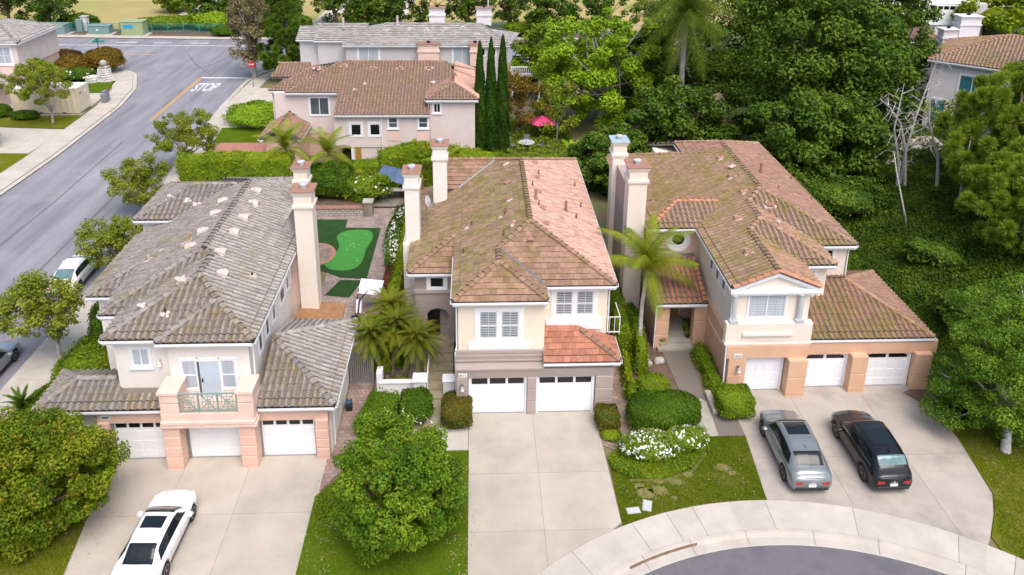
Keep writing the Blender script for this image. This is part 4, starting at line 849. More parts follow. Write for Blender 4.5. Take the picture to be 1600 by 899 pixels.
# ================================================================ HOUSES BEHIND
def rear_pink_house():
    H = thing('stucco_house', 'pale pink house with brown tiled roof behind the tall hedge and cypresses', 'house', (-9, 68, 0), 'houses of the estate')
    m = .4; z = 6.2; T_ = 'tile_rose'; pl = []; P = lambda poly, e, up_, z0, mt, mm=m: pl.append(Plane(poly, e, up_, z0, mm, mt))
    P([(-17.0,69.3),(-12.3,69.3),(-12.3,73.7),(-12.6,73.7)], (-12.3,69.3), (0,1), z, T_)
    P([(-12.3,66.4),(-4.0,66.4),(-4.0,73.7),(-12.3,73.7)], (-12.3,69.3), (0,1), z, T_)
    P([(-4.0,69.0),(-.5,69.0),(-2.6,73.7),(-4.0,73.7)], (-12.3,69.3), (0,1), z, T_)
    P([(-18.6,69.9),(-12.6,69.9),(-12.6,73.2),(-15.1,73.4)], (-18.6,69.9), (0,1), z, T_)
    P([(-18.9,72),(-15.5,72),(-15.5,74.0),(-18.4,74.0)], (-18.9,72), (0,1), 6.9, T_)
    P([(-17,78),(.5,78),(-4,73.7),(-12.6,73.7)], (-17,78), (0,-1), z, T_)
    P([(-4.3,67.0),(.3,67.0),(-2.0,69.3)], (-4.3,67), (0,1), z, T_); P([(-4.3,67.0),(-2.0,69.3),(-2.0,73),(-4.3,73)], (-4.3,67), (1,0), z, T_); P([(.3,67.0),(.3,77),(-2.0,77),(-2.0,69.3)], (.3,67), (-1,0), z, 'tile_salmon')
    # small entry roof at the left
    P([(-18.6,65.4),(-16.8,65.4),(-16.8,70),(-18.6,70)], (-18.6,65.4), (1,0), 3.2, T_, .55); P([(-15.0,65.4),(-15.0,70),(-16.8,70),(-16.8,65.4)], (-15.0,65.4), (-1,0), 3.2, T_, .55)
    caps = [((-17.0,69.3,z),(-12.6,73.7,7.96)), ((-18.6,69.9,z),(-15.1,73.4,7.6)), ((-12.6,73.7,7.96),(-4,73.7,7.96)), ((-4,73.7,7.96),(.3,73.0,7.2)), ((-4.3,67,z),(-2,69.3,7.12)), ((.3,67,z),(-2,69.3,7.12)), ((-2,69.3,7.12),(-2,72,7.12)), ((-16.8,65.4,4.2),(-16.8,70,4.2)), ((-18.6,74,7.7),(-15.5,74,7.7))]
    make_roof(H, pl, 'S', caps=caps, capmat='tile_rose')
    S = 'stucco_rose'
    part('left_wall', MB().box(-18.1,-12.3,69.65,77,2.2,6.08), S, H); part('left_lower_wall', MB().box(-18.05,-12.3,69.68,77,0,2.19), 'stucco_salmon', H)
    part('corner_wall', MB().box(-18.4,-17.2,70.2,77,0,6.0), S, H)
    part('middle_wall', MB().box(-12.32,-4.0,66.72,77,1.9,4.98), S, H); part('middle_lower_wall', MB().box(-10.9,-4.0,66.8,77,0,1.89), S, H)
    part('panel', MB().box(-7.75,-6.65,66.68,66.74,2.5,3.35), 'stucco_pinktrim', H); part('panel', MB().box(-5.05,-4.05,66.68,66.74,2.5,3.35), 'stucco_pinktrim', H)
    part('right_wall', MB().box(-3.98,0.0,67.32,77,0,6.08), S, H); part('entry_wall', MB().box(-18.2,-15.3,66,69.7,0,3.2), 'stucco_peach', H)
    window(H, -14.1, 69.65, 4.0, 1.65, 1.6, cols=2, gl='glass', sill=False)
    window(H, -10.45, 66.72, 3.05, .85, 1.0, trim=.2, gl='glass_dark', sill=False); window(H, -8.8, 66.72, 3.05, .85, 1.0, trim=.2, gl='glass_dark', sill=False)
    window(H, -7.2, 66.7, 3.75, .75, .9, gl='glass', hung=True); window(H, -4.56, 66.7, 3.75, .75, .9, gl='glass', hung=True); window(H, -7.15, 66.8, .9, .8, 1.3, trim=.18, gl='glass', hung=True); window(H, -9.0, 66.9, .6, .9, 1.5, gl='glass', hung=True)
    window(H, -3.35, 67.32, 4.95, .55, .8, cols=2, gl='glass_dark'); window(H, -4.8, 66.8, 1.2, .9, .8, gl='glass')
    part('entry_door', MB().box(-10.6,-10.1,66.7,66.8,.2,1.85), 'wood_door', H); part('post', MB().box(-10.95,-10.75,66.6,66.8,0,1.9), 'white_paint', H)
    for a, b, zz, o_ in (((-17.0,69.3),(-12.4,69.3),z,(0,-1)), ((-12.3,66.4),(-4.0,66.4),5.04,(0,-1)), ((-4.3,67),(.3,67),z,(0,-1)), ((-4.3,67),(-4.3,69),z,(-1,0)), ((-18.6,69.9),(-17.05,69.9),z,(0,-1)), ((-18.6,65.4),(-18.6,70),3.2,(-1,0)), ((-15,65.4),(-15,70),3.2,(1,0))): gutter(H, a, b, zz, out=o_)
    downspout(H, [(-4.15,67.2,6.0),(-4.1,67.25,5.8),(-4.1,67.25,.1)]); downspout(H, [(-8.2,66.6,4.9),(-8.2,66.66,.2)])
    for x, y_, zz in ((-14.67,72.68,7.55),(-12.24,73.05,7.7),(-9.51,72.68,7.55),(-7.01,72.68,7.55),(-4.3,72.68,7.55)): vent(H, (x,y_,zz), ((0,1),m), 'dome')
    for x, y_, zz in ((-10.04,70.5,6.68),(-10.82,69.71,6.36),(-3.82,70.58,6.8)): vent(H, (x,y_,zz), ((0,1),m), None, sc_=.6)
    return H
def rear_grey_house():
    H = thing('stucco_house', 'pale grey house with weathered grey tile roof in front of the far road', 'house', (-6, 90, 0), 'houses of the estate')
    z = 6.2; m = .35; T_ = 'tile_slate'; pl = []; P = lambda poly, e, up_, z0, mt, mm=m: pl.append(Plane(poly, e, up_, z0, mm, mt))
    P([(-14.9,88.0),(4.0,88.0),(.8,92.4),(-10.4,92.4)], (-14.9,88), (0,1), z, T_); P([(-14.9,88),(-10.4,92.4),(-14.9,96.8)], (-14.9,88), (1,0), z, T_); P([(4.0,88),(5.5,97),(.8,92.4)], (4,88), (-1,0), z, T_)
    P([(-14.9,96.8),(-10.4,92.4),(.8,92.4),(4,96.8)], (-14.9,96.8), (0,-1), z, T_)
    P([(-18.4,89.8),(-12.5,89.8),(-12.5,93.2),(-18.2,93.2)], (-18.4,89.8), (0,1), 6.3, T_); P([(-20.5,90.4),(-18.2,90.4),(-18.2,93.2),(-20.5,93.2)], (-20.5,90.4), (0,1), 6.3, T_)
    caps = [((-14.9,88,z),(-10.4,92.4,7.74)), ((-10.4,92.4,7.74),(.8,92.4,7.74)), ((4,88,z),(.8,92.4,7.74)), ((-18.4,93.2,7.5),(-12.5,93.2,7.5))]
    make_roof(H, pl, 'F', w=.45, L=.40, caps=caps, capmat='tile_slate', nmax=300, lift=.06)
    S = 'stucco_grey'
    part('wall', MB().box(-14.55,3.7,88.35,96.5,0,6.08), S, H); part('left_wall', MB().box(-18.0,-14.56,90.1,96,0,6.1), S, H); part('far_left_wall', MB().box(-20.2,-18.01,90.8,96,0,6.0), S, H)
    gutter(H, (-14.9,88), (4,88), z); gutter(H, (-18.4,89.8), (-14.95,89.8), 6.3); gutter(H, (-20.5,90.4), (-18.5,90.4), 6.3)
    window(H, -12.0, 88.35, 4.3, 2.2, 1.5, trim=.2, cols=2, gl='curtain', sill=False); window(H, -1.45, 88.35, 3.0, 2.0, 2.9, trim=.16, cols=2, gl='curtain', sill=False)
    for x in (.95,2.15,3.3): window(H, x-.1, 88.35, 4.95, .6, .8, trim=.15, gl='glass_dark', sill=False)
    for x0, x1, zt in ((-6.5,-3.9,6.5),(.0-1.0+.35,.75,6.5)):
        chimney(H, x0, x1, 87.2, 88.3, zt, 'stucco_pinktrim', 'terracotta', potm='metal_dark')
    chimney(H, -5.6,-3.5, 95,96.3, 9.6-.5, 'stucco_white', 'terracotta', potm='metal_dark'); chimney(H, .1,2.1, 94.0,95.3, 9.3, 'stucco_white', 'terracotta', potm='metal_dark')
    for x, y_ in ((-10.2,91.0),(-7.6,91.2),(-5.6,91.2),(-3.3,91.3),(.3,90.2),(-1.4,91.6)): vent(H, (x,y_,z+m*(y_-88)), ((0,1),m), 'dome', col='mortar', sc_=.9)
    for x, y_ in ((-9.0,92.0),(-15.2,91.6)): vent(H, (x,y_,z+m*(y_-88)), ((0,1),m), 'pipe', col='mortar', sc_=2.6, patch=False)
    # white railed deck at the right corner
    dk = thing('deck', 'raised deck with white balustrade beside the pale grey house', 'deck', (5.5, 86, 0))
    d = MB().box(4.0,7.4,85.6,88.3,3.2,3.4); part('floor', d, 'stucco_grey', dk)
    r_ = MB().box(4.0,7.4,85.55,85.65,4.25,4.35).box(4.0,7.4,85.55,85.65,3.45,3.52).box(7.3,7.42,85.5,88,4.25,4.35); part('rail', r_, 'white_paint', dk)
    bm_ = MB().box(-.035,.035,-.03,.03,0,.75).mesh('baluster', 'white_paint')
    for k in range(15): o = bpy.data.objects.new('baluster', bm_); C.objects.link(o); o.parent = dk; o.location = Vector((4.1+k*.23, 85.6, 3.5))-ORG[dk.name]
    for x in (4.2,7.2): part('post', MB().box(x-.1,x+.1,85.6,85.8,0,3.2), 'white_paint', dk)
    return H
def far_left_house():
    H = thing('stucco_house', 'pink stucco house corner at the left edge beside the beige container', 'house', (-54, 90, 0), 'houses of the estate')
    pl = []; P = lambda poly, e, up_, z0, mt, mm=.4: pl.append(Plane(poly, e, up_, z0, mm, mt))
    P([(-58,88.2),(-50.4,88.2),(-50.4,89),(-54,92),(-58,92)], (-58,88.2), (0,1), 6.3, 'tile_slate'); P([(-50.4,88.2),(-50.4,98),(-54.5,94),(-54.5,92)], (-50.4,88.2), (-1,0), 6.3, 'tile_slate')
    P([(-58,83.5),(-49.6,83.5),(-52,86.6),(-58,86.6)], (-58,83.5), (0,1), 3.2, 'tile_slate')
    make_roof(H, pl, 'F', caps=[((-50.4,88.2,6.3),(-54.3,92,7.8))], capmat='tile_slate', nmax=120, w=.45, L=.40)
    part('upper_wall', MB().box(-58,-50.8,88.6,97.5,3.2,6.1), 'stucco_rose', H); part('lower_wall', MB().box(-58,-50.9,84.0,97.4,0,3.19), 'stucco_salmon', H)
    gutter(H, (-58,88.2), (-50.4,88.2), 6.3); gutter(H, (-50.4,88.2), (-50.4,98), 6.3, out=(1,0)); gutter(H, (-58,83.5), (-49.6,83.5), 3.2)
    window(H, -52.3, 88.6, 3.9, 1.5, 1.8, cols=2, gl='curtain', trim=.2, hung=True)
    garage_door(H, -52.6, -51.0, 83.95, 2.3, win=3)
    return H
def far_right_house():
    H = thing('stucco_house', 'white two-storey house with tan tiles and teal windows on the slope at the right edge', 'house', (41.3, 68, 3.2), 'houses of the estate')
    a = R(-40); Mh = Matrix.Translation((41.3,68,3.2)) @ Matrix.Rotation(a,4,'Z')
    H.rotation_euler = (0,0,a); ORG[H.name] = Vector((0,0,0))
    pl = []; P = lambda poly, e, up_, z0, mt, mm=.38: pl.append(Plane(poly, e, up_, z0, mm, mt))
    P([(-.4,-.4),(14,-.4),(14,5),(5,5)], (-.4,-.4), (0,1), 6.5, 'tile_tan'); P([(-.4,-.4),(5,5),(-.4,10.4)], (-.4,-.4), (1,0), 6.5, 'tile_tan'); P([(5,5),(14,5),(14,10.4),(-.4,10.4)], (-.4,10.4), (0,-1), 6.5, 'tile_tan')
    make_roof(H, pl, 'S', caps=[((-.4,-.4,6.5),(5,5,8.55)), ((5,5,8.55),(14,5,8.55))], capmat='tile_rose', nmax=200, Mh=Mh)
    part('wall', MB().box(0,14,0,10,-3,6.35), 'stucco_white', H)
    gutter(H, (-.4,-.4), (14,-.4), 6.5)
    window(H, 3.9, 0, 3.7, 3.0, 1.7, cols=3, gl='glass_teal', trim=.16, sill=False); window(H, 1.0, 0, .6, 1.2, 2.2, gl='glass_teal', trim=.18, hung=True, sill=False)
    window(H, 8.5, 0, 3.7, 1.8, 1.6, cols=2, gl='glass', trim=.16)
    return H
def far_top_house():
    H = thing('stucco_house', 'white house with orange tiles and two white chimneys at the top right', 'house', (48, 84, 3), 'houses of the estate')
    ORG[H.name] = Vector((48,84,3)); z = 8.6
    pl = []; P = lambda poly, e, up_, z0, mt, mm=.38: pl.append(Plane(poly, e, up_, z0, mm, mt))
    P([(44,80),(49.0,80),(49.0,83.5),(44,83.5)], (44,80), (0,1), z, 'tile_rose'); P([(49,80),(49,89),(46.5,86),(46.5,83.5)], (49,80), (-1,0), z, 'tile_salmon')
    make_roof(H, pl, 'S', caps=[((49,80,z),(46,83.3,9.9))], capmat='tile_rose', nmax=60)
    part('wall', MB().box(44,48.7,80.3,89,0,8.45), 'stucco_white', H); gutter(H, (44,80), (49,80), z)
    chimney(H, 46.9,48.6, 76.3,77.6, 10.6, 'stucco_white', 'stucco_white', potm='metal_dark'); chimney(H, 50.2,52.6, 79.0,80.6, 11.4, 'stucco_white', 'stucco_white', potm='metal_dark')
    part('lower_wing', MB().box(45.5,51.8,77,80.3,0,8.0), 'stucco_white', H)
    G = thing('stucco_house', 'white garage front with small square panes at the top right corner', 'house', (56, 100, 3), 'houses of the estate')
    part('wall', MB().box(50,66,99,106,0,9.2), 'stucco_white', G)
    for x in (50.6,54.6,58.6): garage_door(G, x, x+3.2, 98.9, 2.6, win=4, z0=6.4)
    return H
for f in (left_house, centre_house, right_house, rear_pink_house, rear_grey_house, far_left_house, far_right_house, far_top_house): f()
# ================================================================ GROUND
def hz(x, y):   # slope on the right
    a = max(0, min(1, (x-24.6)/13)); b = max(0, min(1, (y-33)/8)); s = lambda t: t*t*(3-2*t)
    return 3.3*s(a)*s(b) + max(0, min(1, (y-70)/30))*1.5*s(max(0, min(1, (x-15)/20)))
def sheet(name, pts, z, m, label=None, thick=.04):
    mb = tri_poly(pts, z-thick, z); return struct(name, mb, m, label)
struct('ground', MB().add([(-3000,-500,-.3),(3000,-500,-.3),(3000,5000,-.3),(-3000,5000,-.3)], [(0,1,2,3)]) or None, 'yard') if False else None
g = MB(); g.add([(-3000,-200,-.30),(3000,-200,-.30),(3000,5000,-.30),(-3000,5000,-.30)], [(0,1,2,3)]); struct('ground', g, 'drygrass', 'dry yellow grassland running out beyond the green fence')
g = MB(); g.box(-140,160,-10,119.5,-.24,-.12); struct('road', g, 'asphalt', 'grey asphalt side street meeting the wide road beside the green fence')
BC = (12.2, 11.6)
def arc(r_, a0, a1, n): return [(BC[0]+r_*math.cos(R(a0+(a1-a0)*k/n)), BC[1]+r_*math.sin(R(a0+(a1-a0)*k/n))) for k in range(n+1)]
KR = [(-24.2,14),(-24.2,40),(-24.5,53),(-26.6,69),(-27.6,85),(-27.7,95),(-27.0,99),(-24.5,102.5),(-20,104.2)]
main = [(-24.2,14)]+KR[1:]+[(0,104.5),(60,104.5),(150,104),(150,14),(25,14)]+arc(13.98, 10, 170, 60)+[(-1.6,14)]
struct('yard', tri_poly(main, -.2, -.03), 'yard', 'bare planted soil of the gardens between the houses')
LL = [(-70,14),(-39.0,14),(-39.0,55),(-38.7,70),(-39.2,85),(-40.3,92),(-42.8,98.5),(-47.7,103.2),(-56,107),(-70,110),(-90,112.5),(-140,115),(-140,14)]
struct('yard', tri_poly(LL, -.2, -.03), 'yard', 'ground of the lots across the side street')
struct('verge', tri_poly([(-140,119.5),(160,119.5),(160,123.5),(-140,126)], -.2, .0), 'soil', 'bare dirt verge under the green fence')
def band(name, line, offs, z0, z1, m, label, seg=1.6, gapw=.02, n_as_part=True, closed=False):
    """slabs following a polyline; offs=(inner,outer) to the left of travel"""
    root_ = MB(); pts = [Vector((p[0],p[1],0)) for p in line]
    # resample
    L_ = [0]; 
    for a, b in zip(pts[:-1], pts[1:]): L_.append(L_[-1]+(b-a).length)
    def at(s):
        s = max(0, min(L_[-1]-1e-6, s))
        for i in range(len(L_)-1):
            if s <= L_[i+1]: t = (s-L_[i])/(L_[i+1]-L_[i]); return pts[i].lerp(pts[i+1], t)
    def nr(s):
        d = (at(s+.4)-at(s-.4)).normalized(); return Vector((-d.y, d.x, 0))
    base = MB(); ns = max(2, int(L_[-1]/.8)); q = []
    for k in range(ns+1):
        s = L_[-1]*k/ns; p = at(s); n = nr(s); q.append((p+n*offs[0], p+n*offs[1]))
    for (a, b), (c, d) in zip(q[:-1], q[1:]): base.add([(a.x,a.y,z0),(b.x,b.y,z0),(d.x,d.y,z0),(c.x,c.y,z0),(a.x,a.y,z1-.008),(b.x,b.y,z1-.008),(d.x,d.y,z1-.008),(c.x,c.y,z1-.008)], [(4,5,6,7),(0,4,7,3),(1,2,6,5)])
    ro = struct(name, base, 'joint', label)
    cuts = seg if isinstance(seg, list) else [seg*k for k in range(int(L_[-1]/seg)+1)]+[L_[-1]]
    for s0, s1 in zip(cuts[:-1], cuts[1:]):
        if s1-s0 < .1: continue
        k = max(1, int((s1-s0)/.7)); mb = MB(); q = []
        for j in range(k+1):
            s = s0+gapw/2+(s1-s0-gapw)*j/k; p = at(s); n = nr(s); q.append((p+n*(offs[0]+.012), p+n*(offs[1]-.018)))
        for (a, b), (c, d) in zip(q[:-1], q[1:]): mb.add([(a.x,a.y,z0),(b.x,b.y,z0),(d.x,d.y,z0),(c.x,c.y,z0),(a.x,a.y,z1),(b.x,b.y,z1),(d.x,d.y,z1),(c.x,c.y,z1)], [(4,5,6,7),(0,4,7,3),(1,2,6,5)])
        a, b = q[0]; mb.add([(a.x,a.y,z0),(b.x,b.y,z0),(b.x,b.y,z1),(a.x,a.y,z1)], [(0,1,2,3)]); a, b = q[-1]; mb.add([(a.x,a.y,z0),(b.x,b.y,z0),(b.x,b.y,z1),(a.x,a.y,z1)], [(0,1,2,3)])
        part('slab', mb, m, ro)
    return ro
def slabs(name, poly, z, m, xs, ys, label, skew=0, jz=.012, gap=.014):
    """driveway: polygon cut into slabs by joints"""
    ro = struct(name, tri_poly(poly, -.15, z-.008), 'joint', label)
    for xa, xb in zip(xs[:-1], xs[1:]):
        for ya, yb in zip(ys[:-1], ys[1:]):
            cell = [(xa+gap/2, ya+gap/2), (xb-gap/2, ya+gap/2), (xb-gap/2, yb-gap/2), (xa+gap/2, yb-gap/2)]
            q = clip_convex(cell, poly)
            if len(q) >= 3: part('slab', MB().prism(q, -.1, z), m, ro)
    return ro
# cul-de-sac
struct('cul_de_sac', MB().prism(arc(13.62, 0, 359, 120)[:-1], -.2, -.115), 'asphalt_dark', 'dark patched asphalt of the cul-de-sac at the bottom right')
def rev(prof, a0, a1, n, name, m, label):
    mb = MB(); vs = []
    for k in range(n+1):
        a = R(a0+(a1-a0)*k/n)
        for r_, z in prof: vs.append((BC[0]+r_*math.cos(a), BC[1]+r_*math.sin(a), z))
    q = len(prof); mb.add(vs, [(k*q+i, k*q+i+1, (k+1)*q+i+1, (k+1)*q+i) for k in range(n) for i in range(q-1)]); return struct(name, mb, m, label)
k_ = rev([(13.5,-.125),(13.55,-.10),(13.93,-.095),(14.0,.0),(14.05,.022),(14.2,.03),(14.22,-.1)], 10, 175, 90, 'kerb', 'sidewalk', 'pale concrete kerb and gutter round the cul-de-sac')
for a in (20,33,46,59,72,82.5,94,104,113,122,136,150):
    mb = MB(); c, s = math.cos(R(a)), math.sin(R(a)); t = Vector((-s,c,0))*.012
    p = [Vector((BC[0]+r_*c, BC[1]+r_*s, z)) for r_, z in ((13.55,-.094),(13.93,-.09),(14.0,.004),(14.05,.027),(14.2,.034))]
    mb.add([q-t for q in p]+[q+t for q in p], [(i,i+1,6+i,5+i) for i in range(4)]); part('kerb_joint', mb, 'joint', k_)
walk = arc(14.2, 175, 10, 110)
circ = 14.2*R(1)
band('sidewalk', walk, (0,1.58), -.1, .035, 'sidewalk', 'curved concrete sidewalk in large slabs round the cul-de-sac', seg=[circ*(175-a) for a in (175,165,155,147,136,128,122,111,105,100.5,88.5,75,60,52.5,45,37,29,20,10)])
dr = MB(); q = [(BC[0]+r_*math.cos(R(a)), BC[1]+r_*math.sin(R(a))) for a in [103+(116-103)*k/10 for k in range(11)] for r_ in (13.935,13.99)]
dr.add([(x, y, -.088 if i % 2 == 0 else .012) for i, (x, y) in enumerate(q)], [(2*k,2*k+1,2*k+3,2*k+2) for k in range(10)])
single('storm_drain', dr, 'rust', 'long dark storm drain slot in the kerb of the cul-de-sac', 'drain')
# driveways
DL = [(-16.9,31.0),(-6.8,31.0),(-6.85,28.4),(-7.0,20),(-15.3,20)]
slabs('driveway', DL, .02, 'concrete', [-17,-13.2,-10.3,-6], [19,24.2,27.35,31.1], 'wide concrete driveway with the white sedan on it')
slabs('driveway', [(-.35,33.6),(6.0,33.6),(6.15,25.2),(2.0,22.6),(-.3,20.5)], .02, 'concrete', [-.5,2.85,6.3], [21,26.05,29.3,33.7], 'plain concrete driveway between the tree lawn and the rose bed')
slabs('driveway', [(13.15,35.1),(23.7,35.1),(23.4,30.8),(22.9,27.4),(22.25,26.3),(21.35,25.1),(20.6,24.2),(12.7,26.6)], .02, 'concrete_wet', [12.4,16.4,20.2,24], [23,29.9,35.2], 'stained concrete driveway under the two dark cars')
# lawns, beds, paths near the front
def lawn(pts, m, label, z=.03, blades=0, hgt=.05):
    o = struct('lawn', tri_poly(pts, -.05, z), m, label); return o
LC = [(-7.0,20),(-.32,20),(-.32,30.8),(-5.2,30.8),(-6.2,29.2),(-7.0,28.2)]
LR = [(6.18,26.17),(6.18,30.0),(8.2,30.0),(10.8,31.4),(13.1,31.4),(12.72,27.37),(11.5,27.36),(9.8,27.19),(8.0,26.81)]
LE = [(22.95,27.4),(23.45,31.2),(24.0,34.0),(40,34),(40,18),(25,15),(23.5,22.0),(21.4,24.4),(21.4,25.1),(22.3,26.3)]
LW = [(-30,20),(-15.4,20),(-16.6,29.8),(-18.5,30.6),(-23.0,30.0),(-23.6,20)]
lawn(LC, 'lawn_fresh', 'green lawn strip under the big round tree'); lawn(LR, 'lawn', 'worn lawn with bare patches inside the curve of the sidewalk')
lawn(LE, 'lawn', 'lawn beyond the right driveway under the leafy tree'); lawn([p for p in LW if p[0] > -23.7], 'lawn', 'shaded lawn under the orange-tipped tree at lower left')
sheet('pathway', [(-2.1,30.85),(-.37,30.85),(-.37,32.4),(-2.1,32.4)], .034, 'sidewalk', 'pale concrete pad beside the middle driveway')
st = struct('pathway', MB().box(-2.55,-1.35,32.41,34.5,-.05,.03), 'old_concrete', 'stained concrete steps climbing to the arched porch')
for k in range(6): part('step', MB().box(-2.75,-1.2,34.5+k*.62,41.0 if k == 5 else 35.12+k*.62+.02,-.05,.03+.12*(k+1)), 'old_concrete', st)
sheet('side_path', [(-6.85,30.9),(-6.9,28.5),(-6.5,29.0),(-5.4,31.0),(-5.35,36),(-6.6,38.5),(-6.68,31)], .028, 'pavers_rose', 'rose-coloured paver path along the left garage wing')
sheet('side_path', [(6.2,33.3),(6.05,31.0),(6.6,30.6),(7.6,31.9),(8.1,34),(8.3,38),(8.2,46),(6.9,46),(6.9,33.4)], .028, 'pavers_brown', 'brown paver path between the middle and right houses')
slabs('walkway', [(10.75,31.42),(13.1,31.42),(13.1,33.0),(11.9,34.0),(12.1,38.6),(10.6,38.6),(10.75,34.0)], .03, 'path_concrete', [10.5,12.0,13.2], [31.3,33.0,35.7,38.7], 'concrete walkway leading to the yellow double door')
struct('porch_floor', MB().box(10.35,12.5,38.4,41.7,-.05,.16).box(10.5,12.4,38.9,41.69,.16,.30), 'path_concrete', 'raised concrete porch before the yellow double door')
sheet('planting_bed', [(8.35,31.9),(10.7,31.45),(10.72,38.6),(10.1,41),(9.0,41.5),(8.4,38)], .0, 'soil', 'dark soil bed left of the walkway')
sheet('side_yard', [(-4.4,36.5),(-3.1,36.5),(-3.1,52),(-4.4,52)], .0, 'old_concrete', 'concrete side yard between the hedge and the middle house')
sheet('side_yard', [(-5.3,35.3),(-2.5,34.2),(-2.76,39.2),(-3.4,41),(-5.3,41)], .012, 'pavers', 'grey paved court behind the white low wall')
# back patio
sheet('patio', [(-9.9,37.5),(-4.6,37.5),(-4.6,58),(-13,58),(-13,49.5),(-9.9,49.4)], .02, 'pavers', 'rosy paver patio of the back garden')
sheet('patio', [(-12.2,58),(-4.6,58),(-4.6,62),(-8.4,62),(-8.4,58.05)], .16, 'flagstone', 'raised stone terrace behind the patio')
sheet('artificial_turf', [(-12.8,56.0),(-9.75,55.9),(-9.7,54.5),(-7.05,54.4),(-7.15,46.9),(-8.9,47.1),(-11.4,48.9),(-12.8,49.8)], .045, 'turf', 'dark artificial turf surround of the putting green', .03)
sheet('artificial_turf', [(-8.85,46.8),(-7.4,46.7),(-7.95,44.6),(-9.55,44.9)], .045, 'turf', 'small dark turf square beside the basketball hoop', .03)
pg = []
for x, y in ((-10.2,53.2),(-9.6,54.0),(-8.6,54.15),(-7.8,54.0),(-7.45,53.2),(-7.5,52.1),(-7.75,51.0),(-7.7,49.7),(-7.9,48.5),(-8.6,47.95),(-9.6,48.1),(-10.3,48.7),(-10.35,49.4),(-9.9,50.3),(-9.6,51.2),(-9.85,52.2)): pg.append((x,y))
def smooth_loop(p, k=3):
    for _ in range(k):
        q = []
        for i in range(len(p)):
            a, b = p[i], p[(i+1)%len(p)]; q += [(a[0]*.75+b[0]*.25, a[1]*.75+b[1]*.25), (a[0]*.25+b[0]*.75, a[1]*.25+b[1]*.75)]
        p = q
    return p
sheet('putting_green', smooth_loop(pg, 2), .058, 'green_turf', 'bright kidney-shaped putting green in the back garden', .03)
b_ = MB()
for x, y in ((-8.9,51.6),(-8.6,51.3),(-8.75,51.9),(-8.3,51.6),(-8.0,53.3),(-8.15,49.3),(-8.7,51.75),(-9.5,53.3),(-9.0,50.9)): b_.lathe([(.0,-.03),(.03,0),(0,.03)], (x,y,.09), 6)
struct_ = single('golf_balls', b_, 'flower_white', 'tiny white golf balls scattered on the putting green', 'golf balls', kind='stuff')
sheet('brick_circle', [(-11.3+1.55*math.cos(2*math.pi*k/32), 50.3+1.75*math.sin(2*math.pi*k/32)) for k in range(32)], .062, 'terracotta_slab', 'ring of red bricks beside the putting green', .03)
sheet('brick_circle', [(-11.3+1.3*math.cos(2*math.pi*k/32), 50.3+1.5*math.sin(2*math.pi*k/32)) for k in range(32)], .068, 'pavers_brown', 'paved disc inside the ring of bricks', .03)
rw = thing('retaining_wall', 'low stone retaining wall with pillar at the back of the patio', 'wall', (-10, 57, 0))
part('wall', MB().box(-13,-8.3,56.6,57.0,0,.62), 'joint', rw)
sm = MB().box(-.2,.2,-.06,.06,0,.17,bev=.02).mesh('stone', 'stone_white'); sm.materials.clear(); sm.materials.append(MT['path_concrete'])
for j in range(3):
    for k in range(11): o = bpy.data.objects.new('stone', sm); C.objects.link(o); o.parent = rw; o.location = Vector((-12.8+k*.43+(j%2)*.2, 56.58, .04+j*.19))-ORG[rw.name]
part('coping', MB().box(-13,-8.3,56.48,57.05,.62,.72,bev=.02), 'terracotta', rw); part('pillar', MB().box(-8.6,-7.9,56.4,57.1,0,1.15,bev=.03), 'flagstone', rw); part('pillar_cap', MB().box(-8.66,-7.84,56.34,57.16,1.15,1.25,bev=.02), 'path_concrete', rw)
sheet('planting_bed', [(-13,57.05),(-8.4,57.05),(-8.4,61),(-13,61)], .5, 'soil', 'raised planting bed behind the stone retaining wall', .4)
# slope
sl_ = MB(); nx, ny = 60, 45; xs = [24.4+115*(k/nx)**1.6 for k in range(nx+1)]; ys = [33+75*(k/ny) for k in range(ny+1)]
sl_.add([(x, y, hz(x,y)-.02+.12*math.sin(x*1.3)*math.sin(y*.9)*(1 if x > 27 else 0)) for y in ys for x in xs], [(j*(nx+1)+i, j*(nx+1)+i+1, (j+1)*(nx+1)+i+1, (j+1)*(nx+1)+i) for j in range(ny) for i in range(nx)])
struct('slope', sl_, 'slopecover', 'green slope rising behind the right house', smooth=True)
pp = [(30.5,62),(33,59.5),(36.5,59.8),(40,61.5),(40.5,64.5),(36,65),(32,64.5)]
mb = MB(); mb.add([(x, y, hz(x,y)+.22) for x, y in pp], [tuple(range(len(pp)))]); struct('dirt_clearing', mb, 'dirt_path', 'pale dirt clearing beside the far white house')
mb = MB(); mb.add([(22.5,34.4,.03),(24.2,35.3,.03),(27.3,34.2,.03),(26.2,31.6,.03),(24.0,31.9,.03)], [(0,1,2,3,4)]); struct('dirt_clearing', mb, 'soil', 'brown mulch patch at the corner of the right garage')
